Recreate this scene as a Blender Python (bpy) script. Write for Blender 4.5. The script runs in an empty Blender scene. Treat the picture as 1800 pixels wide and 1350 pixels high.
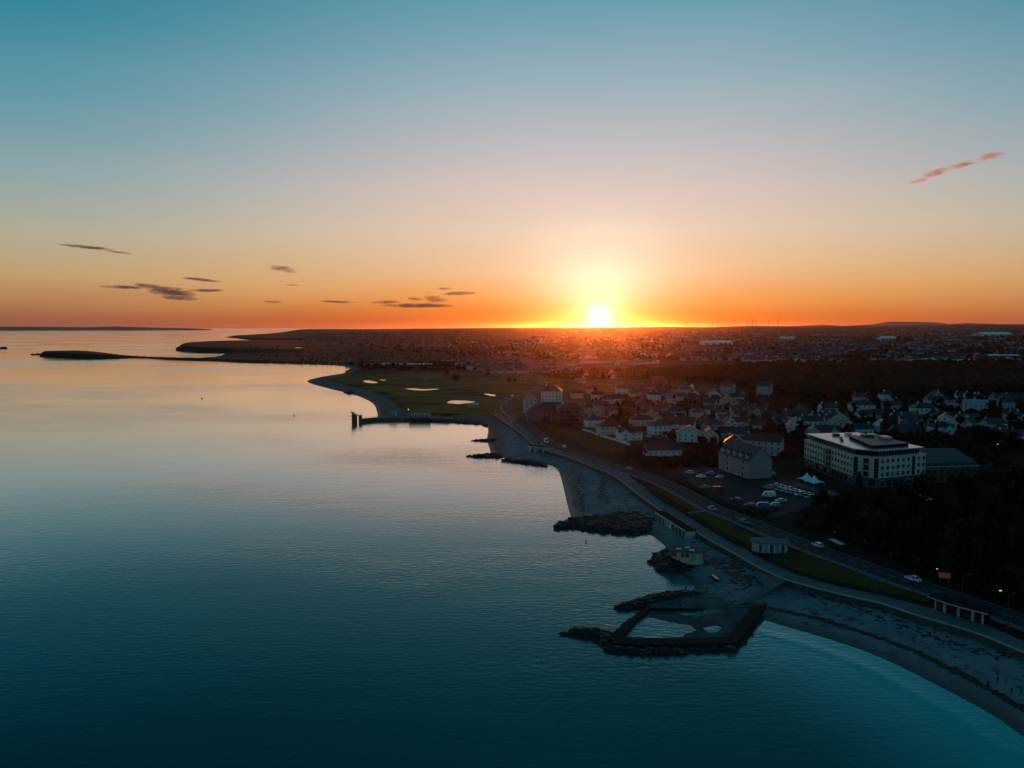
import bpy, math, random
import numpy as np
from mathutils import Vector, Matrix

sc = bpy.context.scene
COL = sc.collection
R = math.radians
rng = random.Random(11)
nrng = np.random.default_rng(5)

# ------------------------------------------------------------------ camera
F_PX = 1310.0                 # focal length in pixels of an 1800 px wide frame
HOR_Y = 575.5                 # row of the level line
CAM_H = 75.0
PITCH = math.atan((675.0 - HOR_Y) / F_PX)
cam_d = bpy.data.cameras.new('camera')
cam_d.sensor_width = 36.0
cam_d.lens = 36.0 * F_PX / 1800.0
cam_d.clip_start = 0.5
cam_d.clip_end = 300000.0
cam = bpy.data.objects.new('camera', cam_d)
cam.location = (0, 0, CAM_H)
cam.rotation_euler = (math.pi / 2 - PITCH, 0, 0)
COL.objects.link(cam)
sc.camera = cam

# ------------------------------------------------------------------ sun and sky
SUN_AZ = math.atan((1053 - 900) / F_PX)
SUN_EL = R(0.78)
sun_dir = Vector((math.sin(SUN_AZ) * math.cos(SUN_EL), math.cos(SUN_AZ) * math.cos(SUN_EL), math.sin(SUN_EL)))
sl = bpy.data.lights.new('sun', 'SUN')
sl.energy = 3.0
sl.angle = R(0.5)
sl.color = (1.0, 0.18, 0.022)
sun = bpy.data.objects.new('sun', sl)
sun.rotation_euler = (-sun_dir).to_track_quat('-Z', 'Y').to_euler()
COL.objects.link(sun)

def srgb(r, g, b, a=1.0):
    f = lambda c: (c / 255 / 12.92) if c / 255 <= 0.04045 else ((c / 255 + 0.055) / 1.055) ** 2.4
    return (f(r), f(g), f(b), a)

world = bpy.data.worlds.new('World')
sc.world = world
world.use_nodes = True
wt = world.node_tree
wt.nodes.clear()

def wn(t, **k):
    n = wt.nodes.new(t)
    for a, v in k.items():
        setattr(n, a, v)
    return n

def wmath(op, a, b=None, c=None, clamp=False):
    n = wn('ShaderNodeMath', operation=op, use_clamp=clamp)
    for i, v in enumerate((a, b, c)):
        if v is None:
            continue
        if isinstance(v, (int, float)):
            n.inputs[i].default_value = v
        else:
            wt.links.new(v, n.inputs[i])
    return n.outputs[0]

def wramp(fac, stops):
    n = wn('ShaderNodeValToRGB')
    n.color_ramp.interpolation = 'B_SPLINE' if False else 'CARDINAL' if False else 'LINEAR'
    els = n.color_ramp.elements
    while len(els) < len(stops):
        els.new(0.5)
    for e, (p, c) in zip(els, stops):
        e.position = p
        e.color = c
    wt.links.new(fac, n.inputs[0])
    return n.outputs[0]

def wmix(fac, a, b, mode='MIX'):
    n = wn('ShaderNodeMix', data_type='RGBA', blend_type=mode)
    for i, v in ((0, fac), (6, a), (7, b)):
        if isinstance(v, (int, float)):
            n.inputs[i].default_value = v
        elif isinstance(v, tuple):
            n.inputs[i].default_value = v
        else:
            wt.links.new(v, n.inputs[i])
    return n.outputs[2]

tc = wn('ShaderNodeTexCoord')
norm = wn('ShaderNodeVectorMath', operation='NORMALIZE')
wt.links.new(tc.outputs['Generated'], norm.inputs[0])
sep = wn('ShaderNodeSeparateXYZ')
wt.links.new(norm.outputs[0], sep.inputs[0])
dx, dy, dz = sep.outputs
elev = wmath('MULTIPLY', wmath('ARCSINE', dz), 180 / math.pi)          # degrees
az = wmath('MULTIPLY', wmath('ARCTAN2', dx, dy), 180 / math.pi)        # degrees, 0 = straight ahead
daz = wmath('SUBTRACT', az, math.degrees(SUN_AZ))
daz = wmath('ABSOLUTE', wmath('SUBTRACT', wmath('MODULO', wmath('ADD', daz, 540.0), 360.0), 180.0))
# a faint slow unevenness so that the gradient is not perfectly clean
nz = wn('ShaderNodeTexNoise')
nz.inputs['Scale'].default_value = 2.2
nz.inputs['Detail'].default_value = 4.0
mp = wn('ShaderNodeMapping')
mp.inputs['Scale'].default_value = (1, 1, 9)
wt.links.new(norm.outputs[0], mp.inputs[0])
wt.links.new(mp.outputs[0], nz.inputs['Vector'])
el_n = wmath('ADD', elev, wmath('MULTIPLY', wmath('SUBTRACT', nz.outputs['Fac'], 0.5), 1.4))
EL = wmath('DIVIDE', el_n, 90.0, clamp=True)

def stops(lst):
    return [(e / 90.0, srgb(*c)) for e, c in lst]

# towards the sun, a third of the sky away from it, and behind the viewer
NEAR = stops([(0.0, (214, 88, 22)), (1.0, (226, 118, 34)), (2.4, (238, 158, 80)), (4.2, (236, 186, 134)),
              (7.2, (230, 200, 174)), (10.1, (216, 195, 186)), (13.4, (190, 187, 189)), (17.2, (156, 177, 187)),
              (22.7, (102, 157, 174)), (28.0, (54, 132, 154)), (38.0, (20, 94, 120)), (55.0, (10, 64, 88)), (90.0, (8, 50, 72))])
SIDE = stops([(0.0, (146, 84, 62)), (0.7, (156, 98, 68)), (1.8, (178, 128, 88)), (3.3, (193, 157, 111)), (6.2, (175, 170, 148)),
              (9.8, (138, 164, 168)), (14.9, (90, 149, 164)), (19.8, (44, 131, 154)), (26.0, (20, 104, 130)),
              (36.0, (12, 80, 106)), (55.0, (8, 60, 84)), (90.0, (8, 50, 72))])
BACK = stops([(0.0, (88, 122, 134)), (4.0, (90, 134, 150)), (9.0, (84, 146, 164)), (16.0, (62, 138, 160)),
              (30.0, (32, 100, 126)), (50.0, (14, 70, 96)), (90.0, (8, 50, 72))])
c_near, c_side, c_back = wramp(EL, NEAR), wramp(EL, SIDE), wramp(EL, BACK)
m1 = wn('ShaderNodeMapRange', interpolation_type='SMOOTHSTEP')
wt.links.new(daz, m1.inputs[0])
m1.inputs[1].default_value, m1.inputs[2].default_value = 3.0, 43.0
m2 = wn('ShaderNodeMapRange', interpolation_type='SMOOTHSTEP')
wt.links.new(daz, m2.inputs[0])
m2.inputs[1].default_value, m2.inputs[2].default_value = 44.0, 130.0
sky = wmix(m2.outputs[0], wmix(m1.outputs[0], c_near, c_side), c_back)
# aureole round the sun
sv = wn('ShaderNodeVectorMath', operation='DOT_PRODUCT')
wt.links.new(norm.outputs[0], sv.inputs[0])
sv.inputs[1].default_value = sun_dir
gam = wmath('MULTIPLY', wmath('ARCCOSINE', wmath('MINIMUM', sv.outputs['Value'], 0.9999999)), 180 / math.pi)
def gauss(w, amp):
    return wmath('MULTIPLY', wmath('EXPONENT', wmath('MULTIPLY', wmath('POWER', wmath('DIVIDE', gam, w), 2.0), -1.0)), amp)
def tint(fac, col):
    n = wn('ShaderNodeMix', data_type='RGBA', blend_type='MULTIPLY')
    n.inputs[0].default_value = 1.0
    wt.links.new(fac, n.inputs[6])
    n.inputs[7].default_value = col
    return n.outputs[2]
def wadd(a, b):
    n = wn('ShaderNodeVectorMath', operation='ADD')
    wt.links.new(a, n.inputs[0]); wt.links.new(b, n.inputs[1])
    return n.outputs[0]
hi_ = wn('ShaderNodeMapRange', interpolation_type='SMOOTHSTEP')
wt.links.new(elev, hi_.inputs[0])
hi_.inputs[1].default_value, hi_.inputs[2].default_value = 0.2, 4.2
gl_c = wmix(hi_.outputs[0], (0.10, 0.34, 0.03, 1), (0.35, 0.90, 0.90, 1))
gsum = wmath('ADD', gauss(8.5, 0.10), gauss(4.9, 0.50))
glm = wn('ShaderNodeMix', data_type='RGBA', blend_type='MULTIPLY')
glm.inputs[0].default_value = 1.0
wt.links.new(gsum, glm.inputs[6]); wt.links.new(gl_c, glm.inputs[7])
glow = glm.outputs[2]
glow = wadd(glow, wadd(tint(gauss(0.52, 1.8), (1.0, 0.97, 0.92, 1)), tint(gauss(1.15, 0.75), (1.0, 0.97, 0.85, 1))))
glow = wadd(glow, tint(gauss(2.7, 0.20), (0.95, 0.93, 0.78, 1)))
sky = wadd(sky, glow)
# physical sky folded in under the graded one
nish = wn('ShaderNodeTexSky')
nish.sky_type = 'NISHITA'
nish.sun_disc = False
nish.sun_elevation = SUN_EL
nish.sun_rotation = SUN_AZ
nish.air_density = 1.2
nish.dust_density = 0.6
nish.ozone_density = 2.0
bg1 = wn('ShaderNodeBackground'); bg1.inputs[1].default_value = 0.985
bg2 = wn('ShaderNodeBackground'); bg2.inputs[1].default_value = 0.01
wt.links.new(sky, bg1.inputs[0])
wt.links.new(nish.outputs[0], bg2.inputs[0])
addw = wn('ShaderNodeAddShader')
wt.links.new(bg1.outputs[0], addw.inputs[0]); wt.links.new(bg2.outputs[0], addw.inputs[1])
wo = wn('ShaderNodeOutputWorld')
wt.links.new(addw.outputs[0], wo.inputs[0])

sc.view_settings.view_transform = 'Standard'
sc.view_settings.look = 'None'
sc.view_settings.exposure = 0.0
sc.view_settings.gamma = 1.0
sc.view_settings.use_curve_mapping = False
sc.render.engine = 'CYCLES'
sc.cycles.use_denoising = True
sc.cycles.max_bounces = 6
sc.cycles.diffuse_bounces = 2
sc.cycles.glossy_bounces = 3
sc.cycles.transmission_bounces = 2
sc.cycles.volume_bounces = 0
sc.cycles.transparent_max_bounces = 8
sc.cycles.sample_clamp_indirect = 4.0
sc.cycles.volume_max_steps = 128

# ------------------------------------------------------------------ picture row/column -> place on the ground
CP, SP = math.cos(PITCH), math.sin(PITCH)
def ray(px, py):
    a = (px - 900.0) / F_PX
    b = (675.0 - py) / F_PX
    return np.array([a, CP + b * SP, -SP + b * CP])
def G(px, py, z=0.0):
    d = ray(px, py)
    t = (z - CAM_H) / d[2]
    return np.array([d[0] * t, d[1] * t, z])
def az_px(x, y):
    return 900.0 + F_PX * x / np.maximum(y, 1.0)

def catmull(pts, n=6):
    pts = [np.asarray(p, float) for p in pts]
    out = []
    for i in range(len(pts) - 1):
        p0 = pts[max(i - 1, 0)]; p1 = pts[i]; p2 = pts[i + 1]; p3 = pts[min(i + 2, len(pts) - 1)]
        for k in range(n):
            t = k / n
            out.append(0.5 * ((2 * p1) + (-p0 + p2) * t + (2 * p0 - 5 * p1 + 4 * p2 - p3) * t * t + (-p0 + 3 * p1 - 3 * p2 + p3) * t ** 3))
    out.append(pts[-1])
    return out

# shoreline, from the near beach away to the far point
SHORE = [(2000, 1440), (1900, 1366), (1800, 1295), (1744, 1256), (1661, 1211), (1578, 1169), (1522, 1145), (1460, 1124), (1391, 1104),
         (1332, 1088), (1318, 1104), (1292, 1139), (1200, 1141), (1110, 1143), (1072, 1138), (1072, 1118), (1100, 1094), (1139, 1067), (1118, 1062), (1150, 1047),
         (1205, 1041), (1222, 1032), (1205, 1016), (1190, 1006), (1160, 992), (1148, 982), (1158, 973), (1174, 968), (1163, 953),
         (1137, 938), (1090, 934), (1030, 930), (985, 922), (1003, 911), (998, 888), (990, 853), (983, 829), (972, 819), (956, 816),
         (930, 812), (897, 807), (868, 801), (861, 788), (857, 772), (858, 751), (846, 744), (800, 741), (760, 738), (717, 738),
         (680, 735.5), (664, 733), (664, 727), (657, 710), (635, 698), (612, 691), (575, 682), (540, 670.5), (567, 662),
         (605, 656), (607, 652), (617, 646.5), (583, 641.5), (517, 639.2), (450, 637.6), (412, 636.2), (375, 634.4), (325, 633.2), (288, 631.8),
         (255, 629.6), (225, 629.2), (190, 630.5), (140, 629.8), (100, 628.5), (74, 627.5), (71, 624.5), (85, 623), (150, 622.6), (225, 626.8), (288, 629.6), (345, 630.7), (377, 628.8),
         (396, 623), (400, 621), (360, 619.2), (316, 617.3), (311, 615), (320, 608), (385, 603.4), (440, 600.6), (470, 599.2),
         (455, 598.0), (433, 597.2), (412, 594.2), (398, 592.8), (433, 590.4), (493, 587.2), (538, 583.6), (552, 580.8), (565, 579.0)]
shore_w = [G(px, py)[:2] for px, py in catmull(SHORE, 4)]
poly_close = [np.array([-12000.0, 45000.0]), np.array([-12000.0, 58000.0]), np.array([90000.0, 58000.0]), np.array([90000.0, 0.0]), np.array([400.0, 0.0])]
COAST = np.array(shore_w + poly_close)
# seaward edge of promenade / top of the sea wall / foot of the bank
PROM_LO = [(2000, 1226), (1900, 1186), (1800, 1146), (1717, 1112), (1611, 1080.5), (1550, 1060), (1500, 1049), (1458, 1039), (1417, 1028.5), (1375, 1015.5), (1333, 996.5),
           (1292, 973), (1250, 950), (1210, 927), (1167, 901), (1142, 883), (1117, 865), (1095, 847), (1072, 832), (1040, 819), (997, 802.5),
           (963, 792), (940, 783), (920, 765), (897, 748), (868, 729)]
PROM_HI = [(2000, 1207), (1900, 1168), (1800, 1127), (1730, 1098), (1640, 1070), (1550, 1046), (1500, 1035.5), (1460, 1026.5), (1420, 1015), (1385, 1002), (1343, 983),
           (1304, 962), (1262, 938), (1222, 914), (1180, 890), (1157, 873), (1130, 854), (1104, 836), (1080, 823), (1048, 812), (1003, 797),
           (968, 787), (946, 776), (928, 758), (906, 742), (876, 726)]
PROM_Z = 4.0
BANK = [(845, 731), (790, 731), (730, 730), (712, 727), (704, 719), (690, 706), (665, 693), (620, 680), (585, 672), (572, 667.5), (600, 661), (620, 653.5), (632, 645.5),
        (590, 639.6), (517, 637.4), (450, 636), (412, 634.8)]
prom_lo_w = [G(px, py, PROM_Z)[:2] for px, py in catmull(PROM_LO, 5)]
prom_hi_w = [G(px, py, PROM_Z)[:2] for px, py in catmull(PROM_HI, 5)]
bank_w = [G(px, py, 2.0)[:2] for px, py in catmull(BANK, 4)]
i_far = len(catmull(SHORE[:SHORE.index((375, 634.4)) + 1], 4)) - 1
PLINE = np.array(prom_lo_w + bank_w + shore_w[i_far:] + poly_close)

def inside(poly, X, Y):
    res = np.zeros(X.shape, bool)
    x1, y1 = poly[:, 0], poly[:, 1]
    x2, y2 = np.roll(x1, -1), np.roll(y1, -1)
    for a, b, c, d in zip(x1, y1, x2, y2):
        if b == d:
            continue
        m = (b > Y) != (d > Y)
        res ^= m & (X < (c - a) * (Y - b) / (d - b) + a)
    return res
def dist(poly, X, Y, n_open):
    best = np.full(X.shape, 1e12)
    for i in range(n_open):
        a = poly[i]; b = poly[i + 1]
        ab = b - a
        L = ab @ ab + 1e-9
        t = np.clip(((X - a[0]) * ab[0] + (Y - a[1]) * ab[1]) / L, 0, 1)
        best = np.minimum(best, (X - a[0] - t * ab[0]) ** 2 + (Y - a[1] - t * ab[1]) ** 2)
    return np.sqrt(best)
NC, NP = len(shore_w) - 1, len(PLINE) - len(poly_close) - 1
def sstep(a, b, x):
    t = np.clip((x - a) / (b - a), 0, 1)
    return t * t * (3 - 2 * t)
def wob(X, Y, s, seed=0.0):
    return (np.sin(X / s + 1.7 * np.sin(Y / s * 0.83 + seed) + seed) + np.sin(Y / s * 1.13 + 1.3 * np.sin(X / s * 0.71 - seed) + 2.1) +
            0.5 * np.sin((X + Y) / s * 1.9 + seed * 3)) / 2.5
SKYLINE_X = [300, 540, 650, 800, 900, 1000, 1100, 1180, 1250, 1320, 1400, 1500, 1580, 1680, 1800, 2100]
SKYLINE_Y = [578.5, 578.4, 578.0, 576.6, 576.0, 576.6, 575.6, 575.2, 575.6, 573.4, 574.6, 574.0, 573.6, 573.0, 573.4, 573]
GOLF = G(752, 688)[:2]
FLATS = [(GOLF, 210.0, 300.0, 3.2, 1.0)]

def heights(X, Y, full=False):
    X = np.asarray(X, float); Y = np.asarray(Y, float)
    land = inside(COAST, X, Y)
    dc = dist(COAST, X, Y, NC)
    inl = inside(PLINE, X, Y) & land
    dp = dist(PLINE, X, Y, NP)
    r = np.hypot(X, Y)
    ax = az_px(X, Y)
    beach = 2.1 * (dc / (dc + dp + 0.01)) ** 0.9
    sea = -np.minimum(dc * 0.06, 4.0)
    base = 3.86 + 9.0 * sstep(140, 620, dp) * sstep(900, 1040, ax) + 5.0 * sstep(600, 1800, dp)
    e = np.sqrt(((X - GOLF[0]) / 300.0) ** 2 + ((Y - GOLF[1]) / 420.0) ** 2)
    base = 3.2 + (base - 3.2) * sstep(0.75, 1.15, e)
    step = np.where(r < 760, sstep(1.0, 4.5, dp), sstep(0.0, 12.0, dp))
    lowz = np.minimum(2.0, 0.25 + 0.12 * dp)
    inland = 1.9 + (base - 1.9) * step
    hz = (CAM_H + 12000.0 * (HOR_Y - np.interp(ax, SKYLINE_X, SKYLINE_Y)) / F_PX)
    roll = wob(X, Y, 420, 1.0) * 5.0 + wob(X, Y, 1300, 2.0) * 9.0
    far = sstep(1500, 11500, r) * (hz - 12) * (1 - 0.0 * ax)
    coastf = sstep(20, 1600, dc)
    inland = inland + far * np.where(r > 5000, np.maximum(coastf, sstep(7000, 11000, r)), coastf) + roll * sstep(1300, 3500, r) * sstep(150, 900, dc) * (1 - sstep(9500, 12000, r))
    inland = np.where(r > 12500, inland - (r - 12500) * 0.012, inland)
    # bluffs on the spit and on the headland behind it
    spit = (r > 1650) & (r < 2600) & (ax < 300) & (X < 0)
    inland = inland + np.where(spit, 7.0 * sstep(0, 6, dc) * (1 - sstep(140, 238, ax)) , 0)
    head = (r > 2150) & (r < 5200) & (X < 0)
    inland = inland + np.where(head, 10.0 * sstep(0, 22, dc) * sstep(300, 312, ax) * (1 - sstep(430, 600, ax)) * sstep(2200, 2350, r) * (1 - sstep(3600, 4600, r)), 0)
    fp = (r > 4600) & (r < 16000) & (X < 0)
    inland = inland + np.where(fp, 9.0 * sstep(0, 60, dc) * (1 - sstep(560, 700, ax)), 0)
    z = np.where(land, np.where(inl, inland, beach), sea)
    if full:
        return z, land, inl, dc, dp, r, ax
    return z
def H1(x, y):
    return float(heights(np.array([x]), np.array([y]))[0])
_TS = np.geomspace(90.0, 26000.0, 700)
def GT(px, py):
    """first place where the line of sight meets the ground"""
    d = ray(px, py)
    T_ = _TS / d[1]
    z = CAM_H + d[2] * T_
    h = heights(d[0] * T_, d[1] * T_)
    w_ = np.nonzero(z < np.maximum(h, 0.0))[0]
    i = int(w_[0]) if len(w_) else len(T_) - 1
    i = max(i, 1)
    g0 = z[i - 1] - max(h[i - 1], 0); g1 = z[i] - max(h[i], 0)
    f = np.clip(g0 / (g0 - g1 + 1e-9), 0, 1)
    t = T_[i - 1] + (T_[i] - T_[i - 1]) * f
    x, y = d[0] * t, d[1] * t
    return np.array([x, y, H1(x, y)])

# ------------------------------------------------------------------ materials
def mat(name, col, rough=0.7, noise=None, metal=0.0, spec=0.5, bump=None, emit=None, emit_s=1.0, coords='Object'):
    m = bpy.data.materials.new(name)
    m.use_nodes = True
    nt = m.node_tree
    b = nt.nodes['Principled BSDF']
    b.inputs['Base Color'].default_value = (*col, 1)
    b.inputs['Roughness'].default_value = rough
    b.inputs['Metallic'].default_value = metal
    b.inputs['Specular IOR Level'].default_value = spec
    if emit:
        b.inputs['Emission Color'].default_value = (*emit, 1)
        b.inputs['Emission Strength'].default_value = emit_s
    if noise:
        scale, amt, col2 = noise
        t = nt.nodes.new('ShaderNodeTexCoord')
        n = nt.nodes.new('ShaderNodeTexNoise')
        n.inputs['Scale'].default_value = scale
        n.inputs['Detail'].default_value = 5
        rp = nt.nodes.new('ShaderNodeMapRange')
        rp.inputs[1].default_value, rp.inputs[2].default_value = 0.35, 0.65
        rp.inputs[3].default_value, rp.inputs[4].default_value = 0.0, amt
        mx = nt.nodes.new('ShaderNodeMix'); mx.data_type = 'RGBA'
        mx.inputs[6].default_value = (*col, 1); mx.inputs[7].default_value = (*col2, 1)
        nt.links.new(t.outputs[coords], n.inputs['Vector'])
        nt.links.new(n.outputs['Fac'], rp.inputs[0])
        nt.links.new(rp.outputs[0], mx.inputs[0])
        nt.links.new(mx.outputs[2], b.inputs['Base Color'])
        if bump:
            bp = nt.nodes.new('ShaderNodeBump')
            bp.inputs['Strength'].default_value = bump[1]
            bp.inputs['Distance'].default_value = bump[2]
            n2 = nt.nodes.new('ShaderNodeTexNoise')
            n2.inputs['Scale'].default_value = bump[0]
            n2.inputs['Detail'].default_value = 4
            nt.links.new(t.outputs[coords], n2.inputs['Vector'])
            nt.links.new(n2.outputs['Fac'], bp.inputs['Height'])
            nt.links.new(bp.outputs[0], b.inputs['Normal'])
    return m

# ------------------------------------------------------------------ mesh helpers
def mesh_obj(name, verts, faces, mats, mi=None, smooth=False, parent=None):
    me = bpy.data.meshes.new(name)
    me.from_pydata([tuple(v) for v in verts], [], [tuple(f) for f in faces])
    for m in mats:
        me.materials.append(m)
    if mi is not None:
        me.polygons.foreach_set('material_index', np.asarray(mi, dtype=np.int32))
    if smooth:
        me.polygons.foreach_set('use_smooth', np.ones(len(faces), dtype=bool))
    me.update()
    o = bpy.data.objects.new(name, me)
    COL.objects.link(o)
    if parent:
        o.parent = parent
    return o
def tag(o, label=None, cat=None, group=None, kind=None):
    if label: o['label'] = label
    if cat: o['category'] = cat
    if group: o['group'] = group
    if kind: o['kind'] = kind
    return o
def empty(name, loc, rz=0.0):
    o = bpy.data.objects.new(name, None)
    o.empty_display_size = 0.5
    o.location = loc
    o.rotation_euler = (0, 0, rz)
    COL.objects.link(o)
    return o
def inst(name, me, parent=None, loc=(0, 0, 0), rz=0.0, scale=(1, 1, 1), rot=None):
    o = bpy.data.objects.new(name, me)
    COL.objects.link(o)
    o.location = loc
    o.rotation_euler = rot if rot else (0, 0, rz)
    o.scale = scale
    if parent: o.parent = parent
    return o
class MB:
    def __init__(s):
        s.v = []; s.f = []; s.m = []
    def add(s, vs, fs, m=0):
        b = len(s.v)
        s.v += [tuple(float(c) for c in q) for q in vs]
        s.f += [tuple(i + b for i in q) for q in fs]
        s.m += [m] * len(fs)
        return s
    def box(s, x0, x1, y0, y1, z0, z1, m=0):
        return s.add([(x0, y0, z0), (x1, y0, z0), (x1, y1, z0), (x0, y1, z0), (x0, y0, z1), (x1, y0, z1), (x1, y1, z1), (x0, y1, z1)],
                     [(3, 2, 1, 0), (4, 5, 6, 7), (0, 1, 5, 4), (1, 2, 6, 5), (2, 3, 7, 6), (3, 0, 4, 7)], m)
    def prism(s, poly, z0, z1, m=0, mt=None):
        n = len(poly)
        area = sum(poly[i][0] * poly[(i + 1) % n][1] - poly[(i + 1) % n][0] * poly[i][1] for i in range(n))
        if area < 0: poly = poly[::-1]
        vs = [(p[0], p[1], z0) for p in poly] + [(p[0], p[1], z1) for p in poly]
        s.add(vs, [(i, (i + 1) % n, n + (i + 1) % n, n + i) for i in range(n)], m)
        b = len(s.v) - 2 * n
        s.f += [tuple(b + i for i in range(n))[::-1], tuple(b + n + i for i in range(n))]
        s.m += [m, m if mt is None else mt]
        return s
    def tube(s, p0, p1, r0, r1=None, n=6, m=0, cap=True):
        r1 = r0 if r1 is None else r1
        p0 = Vector(p0); p1 = Vector(p1)
        q = (p1 - p0).to_track_quat('Z', 'Y')
        vs = []
        for p, r in ((p0, r0), (p1, r1)):
            for k in range(n):
                a = 2 * math.pi * k / n
                vs.append(p + q @ Vector((r * math.cos(a), r * math.sin(a), 0)))
        fs = [(k, (k + 1) % n, n + (k + 1) % n, n + k) for k in range(n)]
        if cap: fs += [tuple(range(n))[::-1], tuple(range(n, 2 * n))]
        return s.add(vs, fs, m)
    def beam(s, p0, p1, w, h, m=0):
        p0 = Vector(p0); p1 = Vector(p1)
        d = (p1 - p0).normalized()
        side = Vector((-d.y, d.x, 0))
        if side.length < 1e-4: side = Vector((1, 0, 0))
        side.normalize()
        up = d.cross(side) * -1
        vs = []
        for p in (p0, p1):
            for a, b in ((-1, -1), (1, -1), (1, 1), (-1, 1)):
                vs.append(p + side * a * w / 2 + up * b * h / 2)
        return s.add(vs, [(0, 1, 2, 3), (7, 6, 5, 4), (0, 4, 5, 1), (1, 5, 6, 2), (2, 6, 7, 3), (3, 7, 4, 0)], m)
    def ball(s, c, r, m=0, n=6, k=4, sz=1.0):
        vs = [(c[0], c[1], c[2] - r * sz)]
        for j in range(1, k):
            t = math.pi * j / k
            for i in range(n):
                a = 2 * math.pi * i / n
                vs.append((c[0] + r * math.sin(t) * math.cos(a), c[1] + r * math.sin(t) * math.sin(a), c[2] - r * sz * math.cos(t)))
        vs.append((c[0], c[1], c[2] + r * sz))
        fs = [(0, 1 + (i + 1) % n, 1 + i) for i in range(n)]
        for j in range(k - 2):
            for i in range(n):
                a = 1 + j * n + i; b = 1 + j * n + (i + 1) % n
                fs.append((a, b, b + n, a + n))
        t = len(vs) - 1; b0 = 1 + (k - 2) * n
        fs += [(b0 + i, b0 + (i + 1) % n, t) for i in range(n)]
        return s.add(vs, fs, m)
    def mesh(s, name, mats, smooth=False):
        me = bpy.data.meshes.new(name)
        me.from_pydata(s.v, [], s.f)
        for m in mats: me.materials.append(m)
        me.polygons.foreach_set('material_index', np.asarray(s.m, dtype=np.int32))
        if smooth: me.polygons.foreach_set('use_smooth', np.ones(len(s.f), dtype=bool))
        me.update()
        return me
    def build(s, name, mats, parent=None, loc=(0, 0, 0), rz=0.0, smooth=False):
        return inst(name, s.mesh(name, mats if isinstance(mats, (list, tuple)) else [mats], smooth), parent, loc, rz)

# ------------------------------------------------------------------ land
def polar_grid(rs, angs):
    RR, AA = np.meshgrid(rs, angs, indexing='ij')
    X = RR * np.sin(AA); Y = RR * np.cos(AA)
    nr, na = X.shape
    idx = np.arange(nr * na).reshape(nr, na)
    q = np.stack([idx[:-1, :-1], idx[:-1, 1:], idx[1:, 1:], idx[1:, :-1]], -1).reshape(-1, 4)
    return X.ravel(), Y.ravel(), q
def fast_mesh(name, V, Q, mats, attrs=None, smooth=True):
    me = bpy.data.meshes.new(name)
    me.vertices.add(len(V)); me.vertices.foreach_set('co', np.asarray(V, np.float32).ravel())
    me.loops.add(Q.size); me.loops.foreach_set('vertex_index', Q.astype(np.int32).ravel())
    n = len(Q); w = Q.shape[1]
    me.polygons.add(n)
    me.polygons.foreach_set('loop_start', np.arange(n, dtype=np.int32) * w)
    me.polygons.foreach_set('use_smooth', np.full(n, smooth))
    for m in mats: me.materials.append(m)
    for k, a in (attrs or {}).items():
        at = me.attributes.new(k, 'FLOAT', 'POINT')
        at.data.foreach_set('value', np.asarray(a, np.float32))
    me.update(calc_edges=True)
    me.validate()
    o = bpy.data.objects.new(name, me)
    COL.objects.link(o)
    return o
rs = [110.0]
while rs[-1] < 700: rs.append(rs[-1] * 1.0058)
while rs[-1] < 26000: rs.append(rs[-1] * 1.016)
angs = np.radians(np.concatenate([np.linspace(-52, -37, 60, endpoint=False), np.linspace(-37, 37, 640, endpoint=False), np.linspace(37, 60, 80)]))
gx, gy, gq = polar_grid(np.array(rs), angs)
gz, gland, ginl, gdc, gdp, gr, gax = heights(gx, gy, True)
rock = np.clip(np.exp(-gdc / 9.0) * 0.4, 0, 1)
stony = sstep(905, 860, gax) * (~ginl)                      # shingle shore west of the promenade
fine = wob(gx, gy, 3.1, 0.5) * 0.06 + wob(gx, gy, 7.7, 1.5) * 0.10
gz = gz + np.where(gland & ~ginl & (gdc > 2.5), fine * np.clip((gdc - 2.5) / 6, 0, 1), 0)
a_sand = (gland & ~ginl).astype(float)
a_wet = np.exp(-np.maximum(gz - 0.15, 0) / 0.35) * a_sand
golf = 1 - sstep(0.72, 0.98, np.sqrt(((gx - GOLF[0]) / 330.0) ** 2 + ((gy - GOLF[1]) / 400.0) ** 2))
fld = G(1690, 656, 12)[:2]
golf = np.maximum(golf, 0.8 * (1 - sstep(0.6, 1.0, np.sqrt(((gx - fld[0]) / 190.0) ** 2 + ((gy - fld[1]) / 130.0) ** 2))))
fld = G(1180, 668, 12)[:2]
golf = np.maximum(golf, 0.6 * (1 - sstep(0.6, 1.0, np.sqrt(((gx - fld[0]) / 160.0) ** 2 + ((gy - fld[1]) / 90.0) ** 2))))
keep = gland[gq].any(1) | (gdc[gq].min(1) < 60)
gq2 = gq[keep]
used = np.unique(gq2)
remap = np.full(len(gx), -1); remap[used] = np.arange(len(used))

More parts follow.
